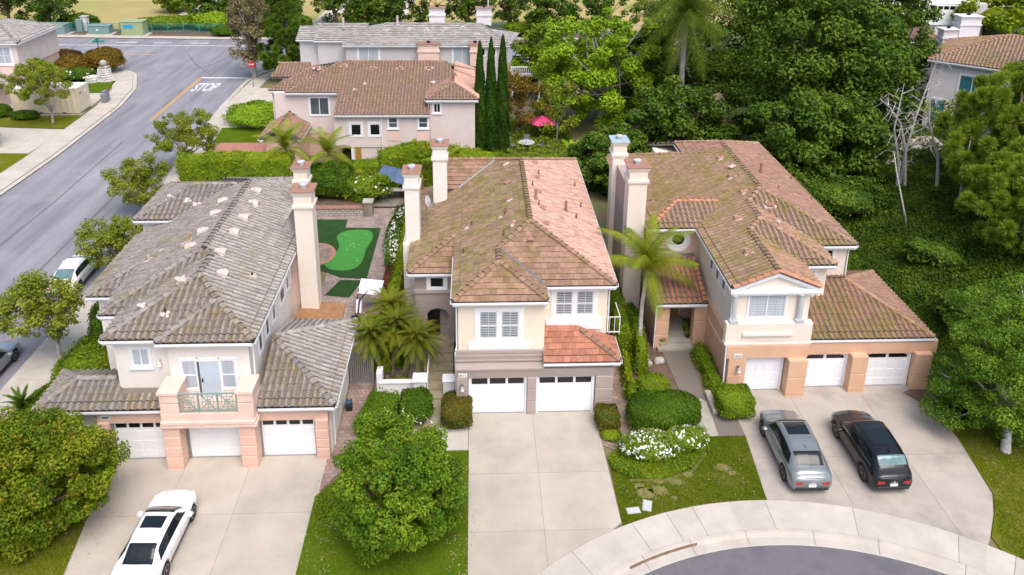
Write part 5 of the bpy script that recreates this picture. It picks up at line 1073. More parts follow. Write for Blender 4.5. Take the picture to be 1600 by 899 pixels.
# side street: kerbs, sidewalks
band('kerb', KR, (-.02,-.5) if False else (0.0,.45), -.14, -.02, 'sidewalk', 'concrete gutter along the near edge of the side street', seg=3.0)
band('sidewalk', [(-24.2,14),(-24.2,40),(-24.5,53),(-26.6,69),(-27.6,85),(-27.4,96),(-26,99.5),(-22,102)], (-1.9,-.0), -.14, .03, 'sidewalk', 'concrete sidewalk along the near side of the side street', seg=1.9)
KL = [(-39.0,14),(-39.0,55),(-38.7,70),(-39.2,85),(-40.3,92),(-42.8,98.5),(-47.7,103.2),(-56,107),(-70,110),(-90,112.5)]
band('kerb', KL, (-.45,0), -.14, -.02, 'sidewalk', 'concrete gutter along the far edge of the side street', seg=3.0)
band('sidewalk', KL, (0,2.2), -.14, .03, 'sidewalk', 'wide concrete sidewalk on the far side of the side street rounding the corner', seg=2.2)
band('sidewalk', [(-140,120.2),(-66,119.6),(-36,118.0),(40,118.2),(140,119)], (0,1.6), -.14, .04, 'sidewalk', 'sidewalk beyond the far road below the green fence', seg=2.5)
sheet('driveway', [(-60,71),(-41.1,70.6),(-40.9,77.2),(-60,79.2)], .02, 'sidewalk', 'pale driveway across the side street'); sheet('driveway', [(-27.6,92),(-20,92),(-19.0,77.5),(-25.6,77.5)], .025, 'sidewalk', 'pale forecourt beside the pink house')
sheet('driveway', [(-58,81.2),(-41.6,82.0),(-42.3,90),(-58,90)], .02, 'sidewalk', 'pale driveway under the beige container')
sheet('lawn', [(-60,60),(-41.0,60),(-40.9,70.4),(-60,70.8)], .03, 'lawn', 'lawn patch at the left edge across the street'); sheet('lawn', [(-60,79.4),(-41.1,77.4),(-41.4,81.8),(-60,81.0)], .03, 'lawn', 'lawn in front of the beige container')
sheet('lawn', [(-50,90.2),(-42.6,90.2),(-43.5,95),(-46.5,99.5),(-52,102),(-58,103),(-58,92)], .03, 'lawn_fresh', 'corner lawn round the white stone monument')
sheet('lawn', [(-25.2,73.2),(-18.8,73.2),(-18.8,77.5),(-25.6,77.5)], .05, 'lawn_fresh', 'lawn behind the yellow hedge'); sheet('terrace', [(-24.6,69.2),(-18.5,69.2),(-18.5,73),(-24.4,73)], .09, 'terracotta_slab', 'terracotta slab behind the yellow hedge', .05)
# road markings
def paint(name, pts, m, label, z=-.114): 
    mb = MB(); mb.add([(x,y,z) for x, y in pts], [tuple(range(len(pts)))]); return struct(name, mb, m, label)
for dx in (-.12,.12): paint('road_line', [(-33.85+dx-.06,80.3),(-33.85+dx+.06,80.3),(-34.0+dx+.06,97),(-34.0+dx-.06,97)], 'road_yellow', 'double yellow line of the side street')
paint('stop_line', [(-34,96.9),(-28.1,96.7),(-28.1,97.2),(-34,97.4)], 'road_white', 'white stop line across the side street')
for (xa, xb, y) in ((-52.5,-49.5,116.3),(-47,-44.3,116.1),(-41.5,-39,115.9)): paint('road_line', [(xa,y),(xb,y),(xb,y+.35),(xa,y+.35)], 'road_white', 'white dashes on the far road')
paint('road_line', [(-80,115.1),(-28,114.1),(-28,114.35),(-80,115.35)], 'road_white', 'long white edge line of the far road'); paint('road_line', [(-72,109.7),(-44,109.0),(-44,109.25),(-72,109.95)], 'road_yellow', 'faded yellow centre line of the far road')
cu = bpy.data.curves.new('stop_text', 'FONT'); cu.body = 'STOP'; cu.size = 1.0; t_ = bpy.data.objects.new('t', cu); C.objects.link(t_); bpy.context.view_layer.update(); cu.offset = .02; bpy.context.view_layer.update()
me = bpy.data.meshes.new_from_object(t_.evaluated_get(bpy.context.evaluated_depsgraph_get())); C.objects.unlink(t_); bpy.data.objects.remove(t_)
x0 = min(v.co.x for v in me.vertices); x1 = max(v.co.x for v in me.vertices); h_ = max(v.co.y for v in me.vertices)
for v in me.vertices: v.co = Vector((-33.45+(v.co.x-x0)/(x1-x0)*2.75, 91.3+v.co.y/h_*3.4, -.112))
me.name = 'stop_lettering'; me.materials.clear(); me.materials.append(MT['road_white']); o = bpy.data.objects.new('stop_lettering', me); link(o); o['kind'] = 'structure'; o['label'] = 'white STOP painted on the side street'; o['category'] = 'road marking'
ck = MB()   # cracks sealed with tar
for pts in ([(-66,104),(-63,109),(-60,112),(-57,116)], [(-52,108.5),(-50,112),(-47.5,116)], [(-36.5,100),(-34.5,104),(-33.5,109),(-32,113)], [(-31,100.5),(-29,103.5),(-25,105)], [(-34,74),(-33.6,60),(-33.8,45)], [(-29,40),(-29.3,60),(-30.5,80)], [(-33,98),(-37,104),(-40,110)]):
    for (a, b) in zip(pts[:-1], pts[1:]):
        a, b = Vector((*a,0)), Vector((*b,0)); n = 6
        for k in range(n):
            p = a.lerp(b, k/n); q = a.lerp(b, (k+1)/n); d = (q-p).normalized(); s_ = Vector((-d.y,d.x,0)); w1 = .05+.06*rnd.random(); j = s_*rnd.uniform(-.15,.15)
            ck.add([(p+j-s_*w1)[:2]+(-.1145,), (p+j+s_*w1)[:2]+(-.1145,), (q+s_*w1)[:2]+(-.1145,), (q-s_*w1)[:2]+(-.1145,)] if False else [((p-s_*w1).x,(p-s_*w1).y,-.1145),((p+s_*w1).x,(p+s_*w1).y,-.1145),((q+s_*w1).x,(q+s_*w1).y,-.1145),((q-s_*w1).x,(q-s_*w1).y,-.1145)], [(0,1,2,3)])
struct('tar_seams', ck, 'asphalt_dark', 'dark tar seams on the asphalt')
# far hillside and its paths
fh = MB(); fh.add([(-200,126,-.1),(200,122,-.1),(200,170,1.0),(-200,170,1.0),(-400,420,14),(400,420,14),(-2500,1500,40),(2500,1500,40)], [(0,1,2,3),(3,2,5,4),(4,5,7,6)]); struct('hillside', fh, 'drygrass', 'dry yellow hillside beyond the fence')
def hl(x, y): return -.1+1.1*(y-124)/46
for pts in ([(-50,128),(-46.5,128.5),(-46,142),(-44,155),(-47,158),(-50,144)], [(-27,126),(-24.5,126),(-22,142),(-20,156),(-24,157),(-26,140)], [(-15,127),(-12,127),(-11,150),(-15,150)]):
    mb = MB(); mb.add([(x, y, hl(x,y)+.12) for x, y in pts], [tuple(range(len(pts)))]); struct('dirt_path', mb, 'dirt_path', 'pale dirt path climbing the dry hillside')

PATCH = [(7.5,27.9,.42),(7.3,28.35,.25),(8.15,28.05,.38),(8.25,28.6,.22),(9.0,28.55,.3),(9.35,29.25,.36),(9.65,28.95,.25),(10.1,29.5,.2),(11.35,29.35,.34),(11.7,29.0,.2),(8.7,27.6,.15)]
for x, y, r_ in PATCH:
    mb = MB(); pts = [(x+r_*(.45+.65*rnd.random())*1.4*math.cos(2*math.pi*k/26), y+r_*(.4+.65*rnd.random())*math.sin(2*math.pi*k/26)) for k in range(26)]
    mb.add([(a, b, .034) for a, b in pts], [tuple(range(26))]); struct('bare_soil', mb, 'bare_soil', 'bare brown soil patch worn in the front lawn')
for pts in ([(6.9,28.62),(8.6,28.6),(9.9,29.1),(10.85,30.2),(10.75,30.4),(9.8,29.3),(8.5,28.75),(6.9,28.75)],):
    mb = MB(); mb.add([(a, b, .036) for a, b in pts], [tuple(range(len(pts)))]); struct('bare_soil', mb, 'bare_soil', 'bare soil edge between the ground cover and the worn lawn')

# ================================================================ FOLIAGE
ng = np.random.default_rng(11)
def quads_mesh(name, co, mname, nper=4):
    """co: (N,nper,3)"""
    N = len(co); me = bpy.data.meshes.new(name); me.vertices.add(N*nper); me.vertices.foreach_set('co', co.reshape(-1).astype(np.float32))
    me.loops.add(N*nper); me.loops.foreach_set('vertex_index', np.arange(N*nper, dtype=np.int32)); me.polygons.add(N)
    me.polygons.foreach_set('loop_start', np.arange(0, N*nper, nper, dtype=np.int32)); me.materials.append(MT[mname]); me.update(); me.validate(); return me
def leaf_quads(P_, nrm, size, asp=.55, jit=.35, dirs=None):
    N = len(P_); r_ = ng.normal(size=(N,3)) if dirs is None else dirs+ng.normal(size=(N,3))*jit*.3
    t = r_-(r_*nrm).sum(1, keepdims=True)*nrm; t /= np.linalg.norm(t, axis=1, keepdims=True)+1e-9; b = np.cross(nrm, t)
    s = size*(1+jit*ng.uniform(-1,1,size=(N,1))); 
    return np.stack([P_-t*s*.5, P_-b*s*asp*.5+t*s*.05, P_+t*s*.5, P_+b*s*asp*.5+t*s*.05], axis=1)
def unit(v): return v/(np.linalg.norm(v, axis=-1, keepdims=True)+1e-9)
def sph(n): return unit(ng.normal(size=(n,3)))
def crown_pts(c, r, nc, cr, n, fill=.55, flat=.0, zmin=None, lump=.25, clumps=None):
    """leaf positions: clumps over an ellipsoid"""
    c = np.array(c, float); r = np.array(r, float)
    if clumps is None:
        no = int(nc*.78); i_ = np.arange(no)+.5; ph = np.arccos(1-2*i_/no); th = np.pi*(1+5**.5)*i_; d = np.stack([np.cos(th)*np.sin(ph), np.sin(th)*np.sin(ph), np.cos(ph)], 1)
        d = unit(d+ng.normal(size=d.shape)*.2); q4 = ng.uniform(0,6,4); rad = (1-lump*ng.random((no,1)))*(1+.07*np.sin(d[:,:1]*3.1+q4[0])*np.sin(d[:,1:2]*3.7+q4[1])+.07*np.sin(d[:,2:]*4+q4[2]+d[:,:1]*2)); d2 = sph(nc-no); K = np.vstack([c+d*r*rad, c+d2*r*(.15+fill*.75*ng.random((nc-no,1)))])
    else: K = clumps; nc = len(K)
    if zmin is not None: K = K[K[:,2] > zmin]; nc = len(K)
    cs = cr*(.45+1.0*ng.random(nc)**1.3); wgt = cs**2/np.sum(cs**2); idx = ng.choice(nc, size=n, p=wgt)
    dd = sph(n); dd[:,2] = np.abs(dd[:,2])*.9+dd[:,2]*.1 if flat else dd[:,2]
    q = ng.random((n,1))**.35
    Pn = K[idx]+dd*cs[idx][:,None]*q*np.array([1,1,.8]); nr = unit(dd*.6+np.array([0,0,.55])+ng.normal(size=(n,3))*.45)
    return Pn, nr, K
def blob(c, r, seed=0, n=2, amp=.12):
    b = bmesh.new(); bmesh.ops.create_icosphere(b, subdivisions=n+1, radius=1); q = random.Random(seed); ph = [q.uniform(0,6) for _ in range(6)]
    mb = MB(); vs = []
    for v in b.verts:
        x, y, z = v.co; f = 1+amp*(math.sin(3*x+ph[0])*math.sin(4*y+ph[1])+math.sin(5*z+ph[2])*math.sin(4*x+ph[3])); vs.append((c[0]+x*r[0]*f, c[1]+y*r[1]*f, c[2]+z*r[2]*f))
    b.verts.index_update(); mb.add(vs, [[v.index for v in f.verts] for f in b.faces]); b.free(); return mb
def limbs(base, K, tr, mname, nl=9, split=.35, top=None):
    mb = MB(); base = Vector(base); cen = Vector(tuple(K.mean(axis=0))); top = Vector(top) if top else base.lerp(cen, .55); h = top-base
    mid = base.lerp(top, .5)+Vector((rnd.uniform(-.1,.1), rnd.uniform(-.1,.1), 0))*h.length*.5
    mb.tube([base-Vector((0,0,.15)), base.lerp(mid,.1), mid, top], [tr*1.35, tr*1.05, tr*.85, tr*.7], 8)
    ids = list(range(len(K))); rnd.shuffle(ids)
    for i in ids[:nl]:
        k = Vector(tuple(K[i])); s = top.lerp(mid, rnd.random()*split*2); m1 = s.lerp(k, .5)+Vector((rnd.uniform(-.3,.3), rnd.uniform(-.3,.3), rnd.uniform(0,.35)))*((k-s).length*.25)
        r_ = tr*rnd.uniform(.32,.5); mb.tube([s, s.lerp(m1,.5), m1, k], [r_, r_*.8, r_*.55, r_*.2], 5)
        for _ in range(2):
            k2 = Vector(tuple(K[rnd.choice(ids)])); 
            if (k2-m1).length < (k-s).length*1.1: mb.tube([m1, m1.lerp(k2,.5)+Vector((0,0,.1)), k2], [r_*.45, r_*.3, r_*.12], 4)
    return mb
def tree(name, label, cat, base, c, r, n, leaf, lm, cr=.7, nc=60, bark='bark', tr=.16, nl=10, core=.0, group=None, asp=.55, fill=.55, zmin=None, top=None, lump=.25, extra=None):
    t = thing(name, label, cat, base, group)
    Pn, nr, K = crown_pts(c, r, nc, cr, n, fill, zmin=zmin, lump=lump)
    if extra is not None:
        for (c2, r2, nc2, n2) in extra:
            P2, n2_, K2 = crown_pts(c2, r2, nc2, cr, n2, fill, zmin=zmin, lump=lump); Pn = np.vstack([Pn, P2]); nr = np.vstack([nr, n2_]); K = np.vstack([K, K2])
    off = np.array(base, float)
    cm = part('crown', quads_mesh('crown', leaf_quads(Pn, nr, leaf, asp)-off, lm), None, t)
    part('trunk', limbs(base, K, tr, bark, nl, top=top), bark, t, smooth=True)
    if core: part('inner_foliage', blob(c, [q*core for q in r], rnd.randint(0,999)), lm, t, smooth=True)
    return t
def hedge(name, label, pts3, w_, h_, n_m2, leaf, lm, z0=0, cat='hedge', lumpy=.10, group=None, bulge=.0, topmat=None):
    """hedge along polyline pts (x,y[,height]), rounded box section"""
    p0 = pts3[0]; t = thing(name, label, cat, (p0[0], p0[1], z0), group); off = np.array([p0[0], p0[1], z0])
    mb = MB(); Pn = []; Nn = []
    for a, b in zip(pts3[:-1], pts3[1:]):
        ha = a[2] if len(a) > 2 else h_; hb = b[2] if len(b) > 2 else h_
        A, B = np.array(a[:2]), np.array(b[:2]); L_ = np.linalg.norm(B-A); d = (B-A)/L_; s = np.array([-d[1], d[0]])
        i = w_*.5-.12; q = [A-s*i, A+s*i, B+s*i, B-s*i]
        mb.add([(q[0][0],q[0][1],z0),(q[1][0],q[1][1],z0),(q[2][0],q[2][1],z0),(q[3][0],q[3][1],z0),(q[0][0],q[0][1],z0+ha-.12),(q[1][0],q[1][1],z0+ha-.12),(q[2][0],q[2][1],z0+hb-.12),(q[3][0],q[3][1],z0+hb-.12)], [(4,5,6,7),(0,1,5,4),(1,2,6,5),(2,3,7,6),(3,0,4,7)])
        hm = (ha+hb)/2; per = 2*hm+w_; n = int(L_*per*n_m2); u = ng.random(n)*(L_+w_*.2)-w_*.1; v = ng.random(n)*per; H = ha+(hb-ha)*u/L_
        x = np.where(v < hm, -w_/2, np.where(v < hm+w_, v-hm-w_/2, w_/2)); z = np.where(v < hm, v/hm*H, np.where(v < hm+w_, H, (per-v)/hm*H))
        nx = np.where(v < hm, -1.0, np.where(v < hm+w_, 0, 1.0)); nz = np.where((v >= hm) & (v < hm+w_), 1.0, .15)
        am = lumpy*(np.sin(u*2.3+A[0])*np.sin(z*2.9+A[1])+.6*np.sin(u*5.1+1)*np.sin(x*4+2))+ng.normal(size=n)*lumpy*.5
        # round the shoulders
        rr = min(.35, w_*.35); near = np.minimum(w_/2-np.abs(x), H-z); cut = np.where((H-z < rr) & (np.abs(x) > w_/2-rr), (rr-np.maximum(H-z, w_/2-np.abs(x)))*.45, 0)
        x = x-np.sign(x)*cut; z = z-cut
        X = A[0]+d[0]*u+s[0]*(x+nx*am); Y = A[1]+d[1]*u+s[1]*(x+nx*am); Z = z0+z+nz*am
        Pn.append(np.stack([X, Y, Z], 1)); Nn.append(unit(np.stack([s[0]*nx, s[1]*nx, nz], 1)+ng.normal(size=(n,3))*.55+np.array([0,0,.25])))
        # ends
        for E_, sg in ((A,-1),(B,1)):
            m_ = int(w_*hm*n_m2); x = (ng.random(m_)-.5)*w_; z = ng.random(m_)*hm; am = ng.normal(size=m_)*lumpy
            Pn.append(np.stack([E_[0]+s[0]*x+d[0]*sg*am, E_[1]+s[1]*x+d[1]*sg*am, z0+z], 1)); Nn.append(unit(np.tile(np.array([d[0]*sg, d[1]*sg, .2]), (m_,1))+ng.normal(size=(m_,3))*.5))
    Pn = np.vstack(Pn); Nn = np.vstack(Nn)
    if topmat:
        tp = Pn[:,2]-z0 > h_-.75+ng.normal(size=len(Pn))*.3; part('leaf_top', quads_mesh('leaf_top', leaf_quads(Pn[tp], Nn[tp], leaf)-off, topmat), None, t); Pn, Nn = Pn[~tp], Nn[~tp]
    part('leaves', quads_mesh('leaves', leaf_quads(Pn, Nn, leaf)-off, lm), None, t); part('inner_foliage', mb, lm, t); return t
def shrub(name, label, c, r, n, leaf, lm, cat='shrub', boxy=.0, group=None, amp=.08, flowers=None, zc=None):
    """dense shrub: c=(x,y) base centre, r=(rx,ry,h)"""
    z0 = c[2] if len(c) > 2 else 0
    t = thing(name, label, cat, (c[0], c[1], z0), group); off = np.array([c[0], c[1], z0])
    d = sph(n); d[:,2] = np.where(d[:,2] < -.35, -d[:,2], d[:,2])
    e = 1.0/np.power(np.sum(np.abs(d)**(2+boxy), axis=1), 1/(2+boxy)); e = e[:,None]
    hz_ = r[2]*.5; am = 1+amp*(np.sin(d[:,0]*6+c[0])*np.sin(d[:,1]*5+c[1])+np.sin(d[:,2]*7+d[:,0]*4)*.7)+ng.normal(size=n)*amp*.6
    Pn = np.array([c[0], c[1], z0+hz_])+d*e*np.array([r[0], r[1], hz_])*am[:,None]
    nr = unit(d+ng.normal(size=(n,3))*.5+np.array([0,0,.3]))
    part('leaves', quads_mesh('leaves', leaf_quads(Pn, nr, leaf)-off, lm), None, t)
    b = bmesh.new(); bmesh.ops.create_icosphere(b, subdivisions=3, radius=1); vs = []
    for v in b.verts:
        q = v.co; ee = 1/((abs(q.x)**(2+boxy)+abs(q.y)**(2+boxy)+abs(q.z)**(2+boxy))**(1/(2+boxy)))
        vs.append((c[0]+q.x*ee*r[0]*.9, c[1]+q.y*ee*r[1]*.9, z0+hz_+q.z*ee*hz_*.92))
    b.verts.index_update(); mb = MB(); mb.add(vs, [[v.index for v in f.verts] for f in b.faces]); b.free(); part('inner_foliage', mb, lm, t, smooth=True)
    if flowers:
        fn, fs, fm = flowers; d = sph(fn*3); d = d[(d[:,2] > -.1)][:fn]; Q = np.array([c[0], c[1], z0+hz_])+d*np.array([r[0], r[1], hz_])*1.05
        co = np.concatenate([leaf_quads(Q+ng.normal(size=Q.shape)*fs*.2, unit(d+ng.normal(size=d.shape)*.5), fs, .9) for _ in range(3)]); part('blossom', quads_mesh('blossom', co-off, fm), None, t, kind='stuff')
    return t
def cover(name, label, poly, n, leaf, lm, zf=lambda x, y: .03, hgt=.1, cat='ground cover', up_=1.0):
    xs = [p[0] for p in poly]; ys = [p[1] for p in poly]; P_ = []
    X = ng.uniform(min(xs), max(xs), n*3); Y = ng.uniform(min(ys), max(ys), n*3)
    ins = np.zeros(len(X), bool); j = len(poly)-1
    for i in range(len(poly)):
        xi, yi = poly[i]; xj, yj = poly[j]; c_ = ((yi > Y) != (yj > Y)) & (X < (xj-xi)*(Y-yi)/(yj-yi+1e-12)+xi); ins ^= c_; j = i
    X, Y = X[ins][:n], Y[ins][:n]; Z = np.array([zf(x, y) for x, y in zip(X, Y)])+ng.random(len(X))*hgt*(1+.8*np.sin(X*1.7)*np.sin(Y*1.9))
    P_ = np.stack([X, Y, Z], 1); nr = unit(ng.normal(size=P_.shape)*.6+np.array([0,0,up_]))
    o = bpy.data.objects.new(name, quads_mesh(name, leaf_quads(P_, nr, leaf), lm)); link(o); o['label'] = label; o['category'] = cat; o['kind'] = 'stuff'; return o
def grass(name, label, poly, n, hgt, lm='grass_blade', zf=lambda x, y: .03):
    xs = [p[0] for p in poly]; ys = [p[1] for p in poly]
    X = ng.uniform(min(xs), max(xs), n*3); Y = ng.uniform(min(ys), max(ys), n*3); ins = np.zeros(len(X), bool); j = len(poly)-1
    for i in range(len(poly)):
        xi, yi = poly[i]; xj, yj = poly[j]; c_ = ((yi > Y) != (yj > Y)) & (X < (xj-xi)*(Y-yi)/(yj-yi+1e-12)+xi); ins ^= c_; j = i
    for px_, py_, pr_ in PATCH: ins &= (((X-px_)/(pr_*1.2))**2+((Y-py_)/pr_)**2 > .5) | (ng.random(len(X)) < .3)
    X, Y = X[ins][:n], Y[ins][:n]; N = len(X); a = ng.uniform(0, 2*np.pi, N); w_ = .018; h = hgt*(.5+ng.random(N)); Z = np.array([zf(x, y) for x, y in zip(X, Y)])
    dx, dy = np.cos(a)*w_, np.sin(a)*w_; lx, ly = ng.normal(size=N)*hgt*.4, ng.normal(size=N)*hgt*.4
    co = np.stack([np.stack([X-dx, Y-dy, Z], 1), np.stack([X+dx, Y+dy, Z], 1), np.stack([X+lx, Y+ly, Z+h], 1)], 1)
    o = bpy.data.objects.new(name, quads_mesh(name, co, lm, 3)); link(o); o['label'] = label; o['category'] = 'grass'; o['kind'] = 'stuff'; return o
# ---- palms
def frond_mesh(L_, w_, n=26, droop=.9, m='palm_leaf', rise=.5, hang=.35, lw=.035, dense=False):
    n = int(n*1.7); lw = lw*.5
    vs = []; fs = []; pts = []
    for k in range(n+1):
        s = k/n; x = L_*(s*math.cos(rise*(1-s))-.0); z = L_*(math.sin(rise)*s-droop*s*s*.75); pts.append(Vector((x*.92, 0, z)))
    mb = MB(); mb.tube(pts[::5]+[pts[-1]], [.035*(1-i/len(pts[::5])*.8) for i in range(len(pts[::5])+1)], 4)
    for k in range(2, n+1):
        s = k/n; p = pts[k]; d = (pts[k]-pts[k-1]).normalized(); ll = w_*math.sin(math.pi*min(1, s*.9+.1))**.6*(1.02-.35*s)
        for sg in (-1, 1):
            for sub in ((0, .5) if L_ < 1.7 or dense else (0,)):
                pp = p-d*(L_/n)*sub; q = pp+Vector((d.x*ll*.55, sg*ll*.8, d.z*ll*.5-ll*hang*(.6+.4*rnd.random()))); mdl = pp.lerp(q, .5)+Vector((0,0,ll*.10)); u = d*lw
                mb.add([pp-u, pp+u, mdl+u*1.2, mdl-u*.9], [(0,1,2,3)]); mb.add([mdl-u*.9, mdl+u*1.2, q], [(0,1,2)])
    return mb.mesh('frond', m)
def palm(name, label, base, top, tr, nf, L_, w_, fm, cat='palm tree', droop=.9, tbark='bark_pale', lo=-.3, hi=1.1, group=None, dead=0, lw=.035, L_dead=None, crownshaft=False, n=26, hang=.35, dense=False):
    t = thing(name, label, cat, base, group); B, T_ = Vector(base), Vector(top)
    pts = [B-Vector((0,0,.1))]+[B.lerp(T_, k/6)+Vector((math.sin(k*1.3)*.05, math.cos(k)*.05, 0)) for k in range(1, 7)]
    part('trunk', MB().tube(pts, [tr*1.3, tr*1.1, tr, tr*.95, tr*.9, tr*.9, tr*.95], 10), tbark, t, smooth=True)
    if crownshaft: part('crownshaft', MB().tube([T_-Vector((0,0,.2)), T_+Vector((0,0,.5)), T_+Vector((0,0,.8))], [tr*1.0, tr*.9, tr*.4], 8), 'palm_leaf', t)
    ms = [frond_mesh(L_*q, w_, droop=droop*rnd.uniform(.8,1.25), m=fm, rise=rr, lw=lw, n=n, hang=hang, dense=dense) for q, rr in ((1,.3),(.95,.7),(1.05,1.0),(.85,1.25))]
    for k in range(nf):
        a = k*2.39996; e = lo+(hi-lo)*(k/nf); me = ms[min(3, int((k/nf)*4))]
        o = bpy.data.objects.new('frond', me); C.objects.link(o); o.parent = t; o.location = T_+Vector((0,0,.1+.25*k/nf))-B
        o.rotation_euler = (rnd.uniform(-.2,.2), -e*.55, a)
    if dead:
        md = frond_mesh((L_dead or L_*.8), w_*.5, droop=1.4, m='frond_dry', rise=.2, n=14)
        for k in range(dead):
            o = bpy.data.objects.new('dry_frond', md); C.objects.link(o); o.parent = t; o.location = T_-B-Vector((0,0,.1)); o.rotation_euler = (rnd.uniform(-.3,.3), .85+rnd.uniform(-.1,.2), k*2.1)
    return t
# ---- conifers
def needle_crown(K, n, ln, wd, rad, upb=.4):
    idx = ng.integers(0, len(K), n); d = unit(sph(n)+np.array([0,0,upb])); P_ = K[idx]+d*rad*ng.random((n,1))*.5
    t = d; r_ = ng.normal(size=(n,3)); b = unit(np.cross(t, r_)); e = P_+t*ln
    return np.stack([P_-b*wd*.5, P_+b*wd*.5, e+b*wd*.2, e-b*wd*.2], 1)
def pine(label, base, h, r, nK, n, ln, wd, rad, lm, shape='cone', group=None, tr=.2, bark='bark', zlo=.15, core=None):
    t = thing('pine_tree', label, 'tree', base, group); off = np.array(base, float); u = ng.random(nK)
    if shape == 'cone': z = zlo+(1-zlo)*u; rr = r*(1-z*.85)*np.sqrt(.25+.75*ng.random(nK))*(1+.25*np.sin(z*25))
    else: z = zlo+(1-zlo)*u; rr = r*np.sqrt(np.clip(1-((z-.6)/.45)**2, .05, 1))*np.sqrt(.3+.7*ng.random(nK))
    a = ng.random(nK)*2*np.pi; K = np.stack([base[0]+rr*np.cos(a), base[1]+rr*np.sin(a), base[2]+z*h], 1)
    part('crown', quads_mesh('crown', needle_crown(K, n, ln, wd, rad)-off, lm), None, t)
    mb = MB(); B = Vector(base); mb.tube([B-Vector((0,0,.2)), B+Vector((.1,0,h*.5)), B+Vector((0,.1,h*.95))], [tr*1.2, tr*.8, tr*.15], 8)
    for i in range(min(26, nK)):
        k = Vector(tuple(K[i])); s = Vector((B.x, B.y, B.z+max(.3, (k.z-B.z)-.25*(k.xy-B.xy).length))); mb.tube([s, k], [tr*.25, tr*.06], 4)
    part('trunk', mb, bark, t, smooth=True); return t
def cypress(label, base, h, r, n, group):
    t = thing('cypress_tree', label, 'tree', base, group); off = np.array(base, float)
    z = ng.random(n)**.9; prof = np.clip(np.minimum(1, z*6+.5)*np.power(1-z, .55)*1.15, .02, 1); a = ng.random(n)*2*np.pi
    rr = r*prof*(1+.12*np.sin(a*5+z*30)+ng.normal(size=n)*.06); P_ = np.stack([base[0]+rr*np.cos(a), base[1]+rr*np.sin(a), z*h], 1); nr = unit(np.stack([np.cos(a), np.sin(a), .25+0*a], 1)+ng.normal(size=(n,3))*.5)
    part('crown', quads_mesh('crown', leaf_quads(P_, nr, .22, .4, dirs=np.tile(np.array([0,0,1.0]), (n,1)))-off, 'leaf_cypress'), None, t)
    part('inner_foliage', MB().lathe([(r*.6,.1),(r*.85,h*.15),(r*.8,h*.5),(r*.55,h*.75),(r*.2,h*.93)], base, 14), 'leaf_cypress', t, smooth=True)
    part('trunk', MB().tube([base, (base[0], base[1], h*.4)], .12, 6), 'bark', t); return t
# ================================================================ PLANTING
gf = 'trees of the front gardens'; gs = 'young street trees'; gb = 'big dark trees behind the right house'; gt = 'trees along the top edge'
tree('round_tree', 'big round tree with orange-tipped leaves in the lower left corner', 'tree', (-18.0,26.6,0), (-17.9,26.8,2.75), (3.0,2.8,2.35), 60000, .14, 'leaf_yellow', cr=.48, nc=210, tr=.2, nl=22, zmin=.4, fill=.75, lump=.24)
tree('round_tree', 'big round green tree on the lawn left of the middle driveway', 'tree', (-3.7,25.6,0), (-3.15,26.2,2.4), (2.45,2.7,2.3), 62000, .14, 'leaf_mid', cr=.45, nc=210, tr=.18, nl=22, zmin=.4, fill=.75, lump=.24)
tree('leafy_tree', 'drooping leafy tree with pale bare twigs right of the right driveway', 'tree', (25.2,30.0,0), (25.7,31.3,3.8), (2.8,3.0,3.2), 56000, .125, 'leaf_willow', cr=.55, nc=150, bark='bark_white', tr=.22, nl=20, zmin=.3, fill=.7, extra=[((23.4,31.7,2.2),(1.3,1.4,1.5),24,7000), ((27.5,34.5,4.2),(2.6,2.6,2.6),50,14000)])
for i, (lb, b, c, r, n) in enumerate((('open street tree left of the left house near the silver car', (-22.6,38.3,0), (-23.2,38.3,3.5), (2.2,2.0,1.6), 5500),
        ('open street tree beside the parked white car', (-22.7,46.8,0), (-23.1,47.2,2.9), (2.2,2.0,1.5), 5500),
        ('open street tree behind the left house, nearer of the pair', (-25.6,57.5,0), (-25.6,57.8,2.6), (2.3,2.2,1.9), 6500),
        ('open street tree behind the left house, farther of the pair', (-25.0,66.2,0), (-25.3,66.3,3.4), (3.0,2.6,1.9), 7500),
        ('open street tree in front of the beige container', (-43.2,79.3,0), (-44.0,79.2,4.4), (3.4,3.0,2.2), 8500))):
    tree('street_tree', lb, 'tree', b, c, r, int(n*2.2), .16, 'leaf_street', cr=.45, nc=85, bark='bark_pale', tr=.13, nl=16, group=gs, fill=.3, top=(b[0], b[1], 1.5), lump=.3)
